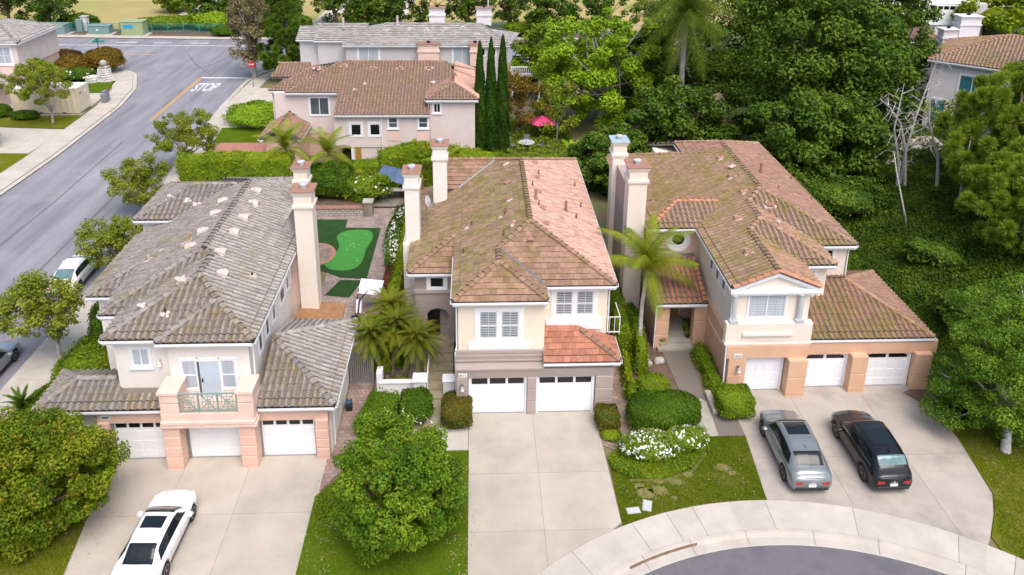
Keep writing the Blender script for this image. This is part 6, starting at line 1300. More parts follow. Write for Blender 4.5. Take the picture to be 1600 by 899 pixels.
# back trees
tree('sycamore_tree', 'tall bright green broadleaf tree behind the middle house', 'tree', (13,78,0), (12.8,78,6.2), (7.4,6,5.6), 42000, .34, 'leaf_bright', cr=.9, nc=190, bark='bark_pale', tr=.4, nl=26, fill=.62, zmin=1.5, lump=.35)
tree('round_tree', 'dense round dark green tree left of the bright broadleaf tree', 'tree', (7.2,88,0), (7.5,88,5.0), (2.9,3,4.2), 9000, .4, 'leaf_hedge_mid', cr=.75, nc=90, core=.45, fill=.75)
for lb, c, r, n, nc, cr in (('huge dark evergreen behind the right house, left of the bare birch', (29.5,67,8.6), (6.8,6,9.8), 30000, 130, 1.5),
        ('huge dark evergreen at the top right beside the white chimneys', (38.8,73,9.2), (4.6,5,8.2), 20000, 90, 1.4),
        ('broad dark evergreen closest to the right house roof', (28.0,60,4.0), (6.0,4,5.6), 22000, 100, 1.2),
        ('dark evergreen mass beneath the tall palm', (21.0,80,5.0), (6.5,5,6.5), 18000, 90, 1.3),
        ('dark evergreen behind the huge trees at the top', (31,84,10), (9,5,8), 14000, 90, 1.6),
        ('dark evergreen standing behind the bare birch', (34.5,66,6.5), (4.4,3.5,7.0), 13000, 70, 1.2),
        ('dark evergreen low behind the chimneys of the right house', (11.5,62,2.2), (3.6,4,2.9), 9000, 50, .9),
        ('dark evergreen between sycamore and right house roof', (18.5,67,3.6), (4.5,4,4.6), 11000, 60, 1.0)):
    tree('evergreen_tree', lb, 'tree', (c[0], c[1], 0), c, r, int(n*1.9), .36, 'leaf_deep', cr=cr*.8, nc=int(nc*2.3), tr=.4, nl=14, group=gb, fill=.7, lump=.3)
tree('dark_shrub_tree', 'dark bushy tree hanging over the green slope', 'tree', (33,57,1.5), (30.5,61,3.0), (3.2,3,3), 7000, .35, 'leaf_dark', cr=.8, nc=60, core=.4)
# bare birch with white trunks
bt = thing('birch_tree', 'leafless white-barked birch clump on the green slope', 'tree', (33,56,2.2)); mb = MB()
for (x0, y0), pth in (((33.0,56.0), [(0,0),(-.4,2.6),(-1.2,5.0),(-1.0,8.6)]), ((33.2,56.1), [(0,0),(.0,3),(.4,6.0),(1.4,10.5)]), ((33.4,55.7), [(0,0),(-.5,3.2),(-1.4,5.5),(-2.9,7.2)]), ((35.2,54.5), [(0,0),(-.4,2.5),(-1.8,5.5),(-2.2,8.5)])):
    z0 = hz(x0,y0)-.1; pts = [Vector((x0+a, y0+a*.2, z0+b)) for a, b in pth]; mb.tube(pts, [.14,.10,.07,.02], 6)
    for k in range(16):
        s = rnd.uniform(.25,.98); i = min(2, int(s*3)); p = pts[i].lerp(pts[i+1], s*3-i); a = rnd.uniform(0,6.28); L_ = rnd.uniform(.8,2.3)*(1.1-s*.5); q = p+Vector((math.cos(a)*L_*.8, math.sin(a)*L_*.8, L_*.35)); e = q+Vector((math.cos(a)*L_*.5, math.sin(a)*L_*.5, -L_*.35))
        mb.tube([p, q, e], [.028,.02,.007], 4, cap=False)
        for _ in range(3): e2 = q+Vector((rnd.uniform(-.5,.5), rnd.uniform(-.5,.5), rnd.uniform(-.3,.6))); mb.tube([q, e2], [.012,.005], 3, cap=False)
part('trunk', mb, 'bark_white', bt)
for x, y, a, lb in ((31.0,50.5,1.0,'leaning'), (34.9,51.2,-.3,'upright')):
    q = single('bare_trunk', MB().tube([(x,y,hz(x,y)-.1),(x-.5*a,y+.3,hz(x,y)+1.8),(x-1.2*a,y+.6,hz(x,y)+4.2),(x-1.5*a,y+.8,hz(x,y)+5.6)], [.09,.07,.05,.02], 6), 'bark_white', lb+' bare white trunk on the green slope', 'tree', smooth=True)
gp = 'pines at the right edge'
pine('feathery green pine at the right edge above the slope', (37.4,50.5,2.8), 9.4, 4.9, 190, 110000, .42, .05, .55, 'leaf_pine', 'round', gp)
pine('feathery pine cut by the right edge of the picture', (41.5,54,3), 9.5, 4.2, 100, 60000, .45, .055, .5, 'leaf_pine', 'round', gp)
pine('low feathery pine just above the leafy driveway tree', (35.2,45.0,2.4), 6.4, 4.0, 130, 70000, .40, .05, .45, 'leaf_pine', 'round', gp)
tree('light_tree', 'sparse grey-green tree before the far white house', 'tree', (39.5,58,3), (38.6,58.5,6.2), (2.9,2.5,2.6), 3800, .24, 'leaf_street', cr=.7, nc=40, bark='bark_white', tr=.12, nl=22, fill=.3)
tree('lime_tree', 'yellow-green tree at the top right corner', 'tree', (66,98,2), (68,98,7.5), (7.5,5,3.6), 9000, .5, 'leaf_lime', cr=1.1, nc=70, core=.4)
tree('lime_tree', 'yellow-green tree on the right edge before the white house roof', 'tree', (45.5,57,3), (45.2,58.5,8.6), (3.0,2.6,3.0), 8000, .35, 'leaf_lime', cr=.7, nc=70)
# top-left pine and grey tree
pine('bushy green pine left of the pink house roof', (-22.9,96,0), 12.0, 4.0, 220, 52000, .5, .08, .5, 'leaf_pinemid', 'cone', None, tr=.3, zlo=.12)
tree('gum_tree', 'grey-brown thin tree beside the stop sign', 'tree', (-27.2,96.5,0), (-27.4,97,6.6), (2.7,3,5.0), 9000, .3, 'leaf_grey', cr=.8, nc=75, tr=.2, nl=30, bark='bark_pale', fill=.4, lump=.4)
i = 0
for x, y, h, r, kd in ((-66,125.5,8.2,4.6,'d'), (-73,127,8,4,'d'), (-42.5,127.5,6.6,3.8,'d'), (-36.5,129,6.0,4.4,'d'), (-30.5,127,7.0,3.2,'d'), (-22.5,128.5,7.5,4.4,'d'), (-17.8,126,5.0,2.4,'g'), (-14.5,127,7.4,3.4,'d'), (-8.0,124.5,8.2,4.2,'g'), (-1.0,124.5,8.2,3.6,'d'), (5.5,126,7.5,3.6,'d'), (11.2,118,8.8,3.2,'g'), (17.5,110,10,4.4,'g'), (25.5,104,11.5,5,'d'), (-51,138,5.0,3.4,'s'), (-33.5,135,6.5,3.6,'d')):
    loc = ['far left corner','left corner','above the tall cabinet','beside the pale path','left of the small pink roof','above the grey house roof','low by the path','behind the grey house','behind the grey ridge','left of the right chimney','right of the far chimneys','above the deck','above the bright tree','above the palm','on the dry hill','behind the shrubs'][i]; i += 1
    tree('far_tree', 'tree beyond the far road, '+loc, 'tree', (x,y,0), (x,y,h*.58), (r,r*.8,h*.5), 5000, .45, {'d':'leaf_deep','g':'leaf_hedge','s':'leaf_hedge_mid'}[kd], cr=.85, nc=60, tr=.3, nl=8, group=gt, fill=.6)
# cypresses
cypress('left one of three slim dark cypresses', (.45,69.0,0), 11.0, .62, 9000, 'slim cypresses'); cypress('middle one of three slim dark cypresses', (1.45,69.2,0), 11.3, .62, 9000, 'slim cypresses'); cypress('right one of three slim dark cypresses', (2.5,69.4,0), 11.5, .66, 9000, 'slim cypresses')
# hedges
hedge('hedge', 'tall yellow-topped hedge behind the left house', [(-22.9,58.8,4.2),(-19.5,59.1,4.3),(-14.5,59.6,4.0)], 1.6, 4.2, 130, .16, 'leaf_hedge_mid', topmat='leaf_lime', lumpy=.14)
hedge('hedge', 'dark green hedge behind the raised bed', [(-13.5,61.6,2.3),(-8.0,62.2,2.5)], 1.4, 2.5, 110, .16, 'leaf_hedge_mid'); hedge('hedge', 'bright yellow-green hedge before the pink house', [(-7.9,62.6,3.0),(-5,63.2,3.6),(-1.5,63.6,2.9),(2.3,63.8,2.2)], 1.8, 3, 120, .17, 'leaf_hedge_mid', topmat='leaf_lime', lumpy=.14)
hedge('hedge', 'clipped green hedge beyond the middle house roof', [(2.4,64.5,2.0),(8.8,64.0,2.0)], 1.2, 2, 100, .16, 'leaf_hedge_mid')
hedge('hedge', 'narrow lime hedge between the patio and the middle house', [(-4.75,61,2.1),(-4.7,52,2.1),(-4.75,45.5,2.0),(-4.95,40.8,1.9)], .75, 2, 190, .13, 'leaf_lime', lumpy=.07)
hedge('hedge', 'lime hedge bush behind the date palms', [(-5.9,39.3,1.7),(-4.6,39.6,1.8)], 1.6, 1.7, 170, .13, 'leaf_lime')
part('fence_board', MB().box(-.03,.03,40.9-50,60.5-50,0,1.75).xf(Matrix.Translation((-4.28,50,0))), 'fence_wood', thing('wooden_fence', 'brown board fence beside the narrow lime hedge', 'fence', (-4.28,45,0)))
hedge('hedge', 'green hedge between the middle and right houses, rear run', [(8.35,46,1.9),(8.35,40.5,1.9),(8.2,37.6,1.8)], .95, 1.9, 160, .13, 'leaf_hedge_mid'); hedge('hedge', 'dark green hedge beside the palm trunk', [(9.1,38.9,1.9),(8.95,36.2,1.7)], .6, 1.8, 180, .12, 'leaf_hedge_mid')
hedge('hedge', 'low yellow hedge on the paver path edge', [(8.15,36.9,1.0),(8.0,34.3,.9),(8.15,32.9,.8)], .45, 1, 230, .11, 'leaf_lime')
hedge('hedge', 'clipped hedge along the orange side wall', [(12.55,38.0,.8),(12.6,34.6,.75)], .75, .8, 230, .11, 'leaf_hedge_mid')
shrub('clipped_bush', 'large clipped round bush before the entry walkway', (9.25,32.35), (1.75,1.0,1.55), 15000, .10, 'leaf_hedge', boxy=1.0, amp=.04)
shrub('clipped_bush', 'small round bush behind the large clipped bush', (9.3,34.9), (.85,.75,.9), 4500, .10, 'leaf_hedge_mid', amp=.06)
shrub('clipped_bush', 'square clipped bush beside the walkway and the orange pier', (13.0,33.1), (.85,.8,1.3), 9500, .10, 'leaf_hedge_mid', boxy=3.0, amp=.05)
shrub('clipped_bush', 'reddish square clipped bush right of the middle garages', (6.45,32.3), (.55,.6,1.0), 5000, .09, 'leaf_hedge_brown', boxy=3, amp=.05)
shrub('clipped_bush', 'reddish clipped bush left of the middle garages', (-.93,32.95), (.72,.95,1.15), 8000, .09, 'leaf_hedge_brown', boxy=3, amp=.05)
shrub('clipped_bush', 'low green edging bush at the paver path mouth', (6.55,31.5), (.5,.4,.35), 1800, .08, 'leaf_hedge_mid')
hedge('hedge', 'broad clipped hedge before the white low wall', [(-4.9,31.7,1.25),(-4.5,33.6,1.35)], 1.7, 1.3, 170, .11, 'leaf_hedge', lumpy=.05)
shrub('clipped_bush', 'rounded end bush of the hedge before the white low wall', (-2.95,33.3), (.75,.85,1.3), 6500, .11, 'leaf_hedge', boxy=1)
shrub('rose_bush', 'white flowering rose bush, larger left one in the curved bed', (8.15,30.35), (1.35,.85,1.0), 8000, .09, 'leaf_hedge_mid', flowers=(260,.11,'flower_white'), amp=.16); shrub('rose_bush', 'white flowering rose bush, right one in the curved bed', (10.0,30.75), (1.0,.65,.95), 5500, .09, 'leaf_hedge_mid', flowers=(140,.11,'flower_white'), amp=.16)
cover('ground_cover', 'clipped green ground cover below the white roses', [(6.25,29.2),(7.0,28.75),(8.6,28.75),(9.9,29.2),(10.8,30.2),(10.9,31.2),(9,30.2),(7,30.9),(6.15,30.2)], 16000, .08, 'leaf_hedge_mid', hgt=.22)
shrub('rose_bush', 'white flowering shrub against the narrow lime hedge', (-5.6,52.0), (.7,4.2,1.3), 8000, .13, 'leaf_hedge', flowers=(330,.14,'flower_white'), amp=.14); shrub('bougainvillea_bush', 'reddish shrub by the narrow lime hedge', (-5.5,46.6), (.45,1.6,.8), 2200, .12, 'leaf_purple', flowers=(60,.1,'flower_red'))
shrub('flowering_bush', 'leafy bush with pale pink blossoms above the stone pillar', (-8.9,59.0,.4), (2.0,1.2,2.0), 7000, .18, 'leaf_hedge_mid', flowers=(50,.18,'flower_white'), amp=.16)
shrub('dark_bush', 'dense dark bush behind the rear chimney', (-11.4,59.2,.4), (1.9,1.4,2.9), 8000, .17, 'leaf_hedge', amp=.1); shrub('dark_bush', 'dark bush under the queen palms', (-14.8,59.0), (2.2,1.3,2.2), 6000, .18, 'leaf_hedge')
cover('ground_cover', 'green ground cover with red flowers at the left driveway edge', [(-6.95,27.9),(-6.3,28.9),(-5.6,29.9),(-4.9,29.6),(-4.8,27.6),(-5.6,26.9),(-6.7,26.9)], 9000, .09, 'leaf_hedge_mid', hgt=.25)
cover('red_flowers', 'cluster of red flowers beside the big round tree', [(-5.9,29.0),(-5.3,29.0),(-5.3,29.9),(-5.8,29.8)], 160, .13, 'flower_red', hgt=.5, cat='flowers')
cover('blossoms', 'white blossoms at the top of the big round tree', [(-4.2,28.9),(-2.0,28.6),(-1.8,29.6),(-4.0,30.2)], 120, .09, 'flower_white', hgt=1.2, cat='flowers', zf=lambda x,y: 2.2)
shrub('side_shrub', 'bright green bushes along the sidewalk left of the left house', (-20.6,37.2), (1.3,2.2,1.5), 8000, .14, 'leaf_hedge_mid', amp=.12); shrub('side_shrub', 'dark green shrub against the left house wall', (-20.3,41.0), (1.5,2.4,2.6), 9000, .16, 'leaf_hedge'); shrub('side_shrub', 'pale green low shrubs at the left house corner', (-21.0,33.9), (1.3,2.2,1.0), 6500, .14, 'leaf_hedge_mid')
cover('ground_cover', 'green ivy strip beside the near sidewalk', [(-22.3,30.5),(-21.3,30.5),(-21.0,42),(-21.9,42)], 8000, .13, 'leaf_hedge_mid', hgt=.35)
shrub('side_shrub', 'yellow-tipped shrub behind the left garage corner', (-20.4,46), (1.0,1.8,2.2), 5000, .15, 'leaf_lime')
shrub('side_shrub', 'green bush below the orange-tipped tree beside the left garage', (-17.1,29.6), (.95,.9,1.2), 6000, .11, 'leaf_hedge_mid', amp=.1)
cover('ground_cover', 'low green planting under the orange-tipped tree', [(-17.9,30.3),(-16.3,30.3),(-16.0,28.2),(-17.5,28.2)], 4000, .1, 'leaf_hedge_mid', hgt=.4)
shrub('side_shrub', 'bright green shrubs between the side street and the pink house', (-22.6,79.5), (2.9,3.2,1.7), 8000, .2, 'leaf_bright', amp=.12); shrub('side_shrub', 'small round bush at the pink house corner', (-19.4,79.5), (.8,.9,1.5), 2500, .2, 'leaf_hedge_mid'); shrub('side_shrub', 'tiny round bush on the pale forecourt', (-21.8,89.0), (.9,.6,.5), 900, .2, 'leaf_hedge_mid')
# across the street
shrub('purple_shrub', 'dark red shrub beyond the beige container', (-53.0,100.5), (3.2,2,2.6), 5000, .28, 'leaf_purple'); shrub('purple_shrub', 'dark bronze round shrub between red shrub and monument', (-49.8,97.6), (2.2,2,2.6), 5000, .26, 'leaf_bronze')
shrub('bronze_shrub', 'bronze round bush behind the white stone monument', (-46.6,99.6), (2.2,1.8,3.0), 6500, .26, 'leaf_bronze'); shrub('purple_shrub', 'low dark green shrub left of the monument', (-48.6,95.6), (2.4,1.6,1.5), 4500, .24, 'leaf_hedge', flowers=(24,.22,'flower_white'))
shrub('dark_bush', 'green bush behind the container roof', (-51.3,91.5), (2.4,1.8,3.6), 5500, .3, 'leaf_hedge_mid'); shrub('dark_bush', 'low bush left of the container tree', (-46.6,80.6), (1.3,.8,.9), 1800, .2, 'leaf_hedge'); shrub('dark_bush', 'dark bush at the left edge by the pink garage', (-49.6,81.4), (1.2,1,1.3), 2000, .2, 'leaf_hedge')
tree('small_tree', 'leafy branch tree cut by the left edge across the street', 'tree', (-46.2,72.0,0), (-46.4,72,3.0), (2.4,2,2.4), 3500, .26, 'leaf_street', cr=.7, nc=30, bark='bark_pale')
k = 0
for x, y, rx, h, m_ in ((-49,125.5,4.2,1.9,'leaf_hedge_mid'), (-41.2,124.6,3.4,2.8,'leaf_bright'), (-34.5,121.5,3.2,3.3,'leaf_hedge'), (-31.5,120.8,2.4,1.6,'leaf_hedge_mid'), (-38.2,120.8,1.6,1.4,'leaf_hedge'), (-46,126,2.6,2.0,'leaf_hedge_mid'), (-28.0,122,3,3,'leaf_hedge'), (-62,126,3,2.2,'leaf_hedge'), (7.5,121.5,3.2,2.0,'leaf_hedge_mid'), (-36,126,3.4,2.6,'leaf_hedge_mid')):
    shrub('roadside_bush', 'bush along the green fence, '+['behind the smallest cabinet','right of the tall cabinet','under the grey thin tree','low by the grey thin tree','just inside the fence','low behind the fence','left of the bushy pine','behind the blue-lidded cabinet','right of the far chimneys','behind the pale gap'][k], (x,y), (rx,1.5,h), 3200, .34, m_, group='bushes along the green fence'); k += 1
# palms
palm('queen_palm', 'arching palm with bright fronds in front of the oval window', (8.75,36.6,0), (9.6,39.5,4.6), .13, 14, 3.6, .95, 'palm_leaf', droop=.9, lo=-.1, hi=1.3, lw=.021, n=38, hang=.6, dense=True)
palm('queen_palm', 'yellowish palm rising left of the rear chimney', (-15.7,60.6,0), (-15.2,60.6,3.9), .16, 20, 3.0, .75, 'palm_leaf', dead=5, lo=-.5, hi=1.2, group='garden palms behind the left house'); palm('queen_palm', 'yellowish palm with dry fronds right of the rear chimney', (-11.8,60.8,0), (-11.9,60.9,3.4), .17, 18, 2.8, .75, 'palm_leaf', dead=8, lo=-.7, hi=1.1, group='garden palms behind the left house')
palm('queen_palm', 'low yellow palm under the dry-fronded palm', (-10.3,59.6,.4), (-10.3,59.6,1.6), .12, 9, 2.0, .6, 'palm_leaf', group='garden palms behind the left house'); palm('queen_palm', 'small bright palm behind the two middle chimneys', (-2.4,62,0), (-2.4,62,2.0), .12, 10, 2.2, .7, 'palm_leaf')
palm('tall_palm', 'very tall palm at the top beside the bright broadleaf tree', (19.8,72,0), (19.6,72.5,12.4), .28, 34, 6.2, 1.7, 'palm_green', droop=1.15, lo=-.6, hi=1.25, dead=6, lw=.04, L_dead=4.5, n=36, hang=.8)
dp = thing('dead_palm', 'dead palm stump with hanging brown fronds below the tall palm', 'palm tree', (22.0,68.5,0)); part('trunk', MB().tube([(22.0,68.5,0),(22.1,68.6,4),(22.2,68.7,6.2)], [.35,.42,.3], 9), 'frond_dry', dp)
fd = frond_mesh(4.4, .5, droop=1.5, m='frond_dry', rise=.3, n=14)
for q in range(14): o = bpy.data.objects.new('dry_frond', fd); C.objects.link(o); o.parent = dp; o.location = (.2,.2,6.3); o.rotation_euler = (rnd.uniform(-.2,.2), rnd.uniform(.4,1.0), q*.7)
for j, (x, y, tx, ty, zt) in enumerate(((-4.9,36.3,-5.5,36.5,2.2), (-4.5,36.2,-4.2,37.0,2.5), (-3.9,36.2,-3.1,36.4,2.0), (-4.5,37.3,-4.6,38.3,2.7))):
    palm('date_palm', ['dwarf date palm, left one of the clump by the white low wall','dwarf date palm, front middle one of the clump','dwarf date palm, right one of the clump beside the steps','dwarf date palm, rear tallest one of the clump'][j], (x,y,0), (tx,ty,zt), .10, 58, 1.75, .36, 'palm_date', droop=.95, lo=-.7, hi=1.35, tbark='bark', lw=.014, group='dwarf date palms', n=26)
palm('sago_palm', 'dark sago palm left of the left garage corner', (-22.0,33.4,0), (-22.0,33.4,.6), .16, 30, 1.15, .2, 'leaf_hedge', cat='sago palm', droop=.7, lo=-.2, hi=1.3, tbark='bark', lw=.02, n=18)
for x, y, lb in ((8.9,66.5,'broad-leaved banana plant left of the blue-capped chimney'), (4.9+3.2,63.0,'variegated banana plant beyond the middle house roof'), (12.8,67.5,'yellowish banana plant under the bright broadleaf tree')):
    t = thing('banana_plant', lb, 'plant', (x,y,0)); mbb = MB()
    for q in range(13):
        a = q*2.4; tl = rnd.uniform(.3,.95); L_ = rnd.uniform(1.6,2.4); base = Vector((0,0,1.0)); d = Vector((math.cos(a)*math.sin(tl), math.sin(a)*math.sin(tl), math.cos(tl))); s = d.cross(Vector((0,0,1))).normalized(); lf = MB()
        P0, P1, P2 = base, base+d*L_*.6, base+d*L_*.95+Vector((0,0,-L_*.18)); lf.add([P0-s*.03, P0+s*.03, P1+s*.27, P1-s*.27], [(0,1,2,3)]); lf.add([P1-s*.27, P1+s*.27, P2+s*.06, P2-s*.06], [(0,1,2,3)])
        o = bpy.data.objects.new('leaf', lf.mesh('leaf', 'leaf_bright' if q % 3 else 'leaf_lime')); C.objects.link(o); o.parent = t
    part('stem', MB().tube([(x,y,0),(x,y,1.1)], [.14,.1], 6), 'leaf_hedge_mid', t)
# slope cover, lawns
cover('ground_cover', 'dense ivy covering the green slope', [(24.6,36),(27,37),(33,38),(40,42),(41,56),(36,59),(29,60),(24.8,58),(23.5,48),(24.2,42)], 90000, .19, 'leaf_cover', zf=lambda x,y: hz(x,y)+.02, hgt=.22)
cover('ground_cover', 'grass-green ivy around the pale dirt clearing', [(29,60),(42,58),(42,70),(30,70)], 6000, .3, 'leaf_cover', zf=lambda x,y: hz(x,y), hgt=.25)
cover('ground_cover', 'planting around the patio umbrella', [(3,66),(9.5,66),(9.5,80),(2.5,80)], 6000, .25, 'leaf_hedge_mid', zf=lambda x,y: 0, hgt=.6)
grass('grass', 'short grass of the worn front lawn', LR, 45000, .035); grass('grass', 'short grass under the big round tree', LC, 40000, .035); grass('grass', 'grass at the lower right', [(21.5,24.6),(22.35,26.4),(23.0,27.5),(23.5,31),(30,33),(30,21),(23.5,22)], 48000, .045); grass('grass', 'grass under the orange-tipped tree', [(-21,22),(-15.5,22),(-16.5,28.5),(-21,29)], 26000, .04)
tree('olive_tree', 'brownish loose shrub-tree beside the cypresses', 'tree', (4.2,75,0), (4.3,75,3.6), (2.7,2.5,2.8), 5000, .25, 'leaf_bronze', cr=.7, nc=40, tr=.1, nl=18, bark='bark_pale', fill=.3)
tree('olive_tree', 'thin green tree over the pink umbrella', 'tree', (8.0,73,0), (8.2,74,3.2), (2.4,2,2.6), 3000, .26, 'leaf_street', cr=.7, nc=30, tr=.08, nl=16, bark='bark_pale', fill=.3)

def litter(name, label, boxes, n, sz, lm):
    Q = []
    for x0, x1, y0, y1, f in boxes: m_ = int(n*f); Q.append(np.stack([ng.uniform(x0, x1, m_), ng.uniform(y0, y1, m_), ng.uniform(.045, .06, m_)], 1))
    Q = np.vstack(Q); nr = unit(ng.normal(size=Q.shape)*.3+np.array([0,0,1.])); o = bpy.data.objects.new(name, quads_mesh(name, leaf_quads(Q, nr, sz), lm)); link(o); o['label'] = label; o['category'] = 'leaves'; o['kind'] = 'stuff'
litter('leaf_litter', 'dry leaves and twigs scattered on lawns and driveway edges', [(-1.2,-.3,24,30,.2),(-6.8,-5.6,24,28,.12),(23.4,27,27,33,.25),(6.3,12.5,27,30,.2),(-17.6,-15.2,23.5,30,.15),(-7.2,-6.7,24,31,.06),(-.3,.2,25,33,.04),(22,23.4,27,33,.05)], 900, .07, 'frond_dry')

for lb, b, r, h in (('dark evergreen far right of the slope, outside the driveway side', (52,46,3), 5, 9), ('dark evergreen on the slope behind the right-edge pines', (50,60,3.3), 6, 10), ('dark evergreen lowest on the far right slope', (45,38,2.6), 4, 7), ('dark evergreen beyond the far white house', (62,58,3.3), 6, 10)):
    tree('evergreen_tree', lb, 'tree', b, (b[0],b[1],b[2]+h*.55), (r,r,h*.48), 9000, .45, 'leaf_deep', cr=1.1, nc=90, tr=.3, nl=10, group='evergreens off the right edge')
cover('ground_cover', 'ivy carrying on over the slope to the right', [(40,34),(60,34),(60,62),(41,56),(40,42)], 16000, .3, 'leaf_cover', zf=lambda x,y: hz(x,y)+.02, hgt=.25)

for lb, c, r in (('dark bush against the right house rear wall, nearest', (22.9,44.5,0), (1.4,2.2,2.0)), ('dark bush against the right house rear wall, middle', (23.6,49,0.2), (1.8,2.5,2.8)), ('dark bush against the right house rear wall, farthest', (23.5,54,.3), (2.2,2.8,3.8)), ('dark bush on the upper slope below the big evergreens', (28.5,55,.8), (3.0,2.2,2.4)), ('dark bush on the slope left of the low feathery pine', (31.0,46.5,1.2), (2.0,1.6,1.5)), ('dark bush on the slope above the leafy driveway tree', (29.5,39.5,1.0), (2.2,1.8,1.6))):
    shrub('slope_bush', lb, c, r, 5200, .26, 'leaf_deep', amp=.2)
shrub('garden_bush', 'leafy bush at the left end of the stone terrace', (-8.9,58.6,.1), (.9,.8,1.3), 2600, .15, 'leaf_hedge_mid', amp=.16); shrub('garden_bush', 'leafy bush at the terrace corner before the blue cover', (-5.4,60.6,.1), (.7,.9,1.5), 2400, .15, 'leaf_hedge', amp=.16)
shrub('garden_bush', 'bushy planting under the dwarf date palms', (-4.9,37.6), (1.1,.9,.8), 3000, .13, 'leaf_hedge_mid', amp=.16); shrub('garden_bush', 'low green planting behind the white low wall', (-4.0,35.6), (.9,.35,.5), 1400, .11, 'leaf_hedge_mid', amp=.16)
shrub('garden_bush', 'green shrub at the foot of the two right chimneys', (8.9,40.3), (.7,1.0,1.6), 2600, .16, 'leaf_hedge', amp=.16)
# ================================================================ CARS
for nm, c, ro, me_, co_ in (('paint_white', (.80,.80,.82), .25, 0, 1), ('paint_grey', (.165,.19,.20), .3, .2, 1), ('paint_black', (.007,.008,.010), .3, 0, .45), ('paint_silver', (.36,.38,.40), .3, .6, 1)):
    MT[nm] = mat(nm, c, ro, metal=me_, coat=co_, spec=.3 if nm == 'paint_black' else .5)
A('tyre', (.018,.018,.02), .85); A('rim', (.30,.31,.33), .3, metal=.9); A('rim_light', (.55,.56,.58), .3, metal=.8); A('car_glass', (.010,.014,.018), .05, spec=.45); A('car_glass_pale', (.08,.16,.17), .1, (.14,.24,.25), 3, 4, spec=.6)
A('tail_red', (.36,.008,.012), .2, spec=.8); A('plastic_black', (.02,.02,.022), .6); A('chrome', (.7,.7,.72), .15, metal=1); A('plate_white', (.75,.76,.80), .4); A('headlight', (.55,.58,.60), .1, spec=.8)
def itp(keys, x):
    if x <= keys[0][0]: return keys[0][1]
    for (a, b), (c, d) in zip(keys[:-1], keys[1:]):
        if x <= c:
            t = (x-a)/(c-a); t = t*t*(3-2*t)*.5+t*.5; return b+(d-b)*t
    return keys[-1][1]
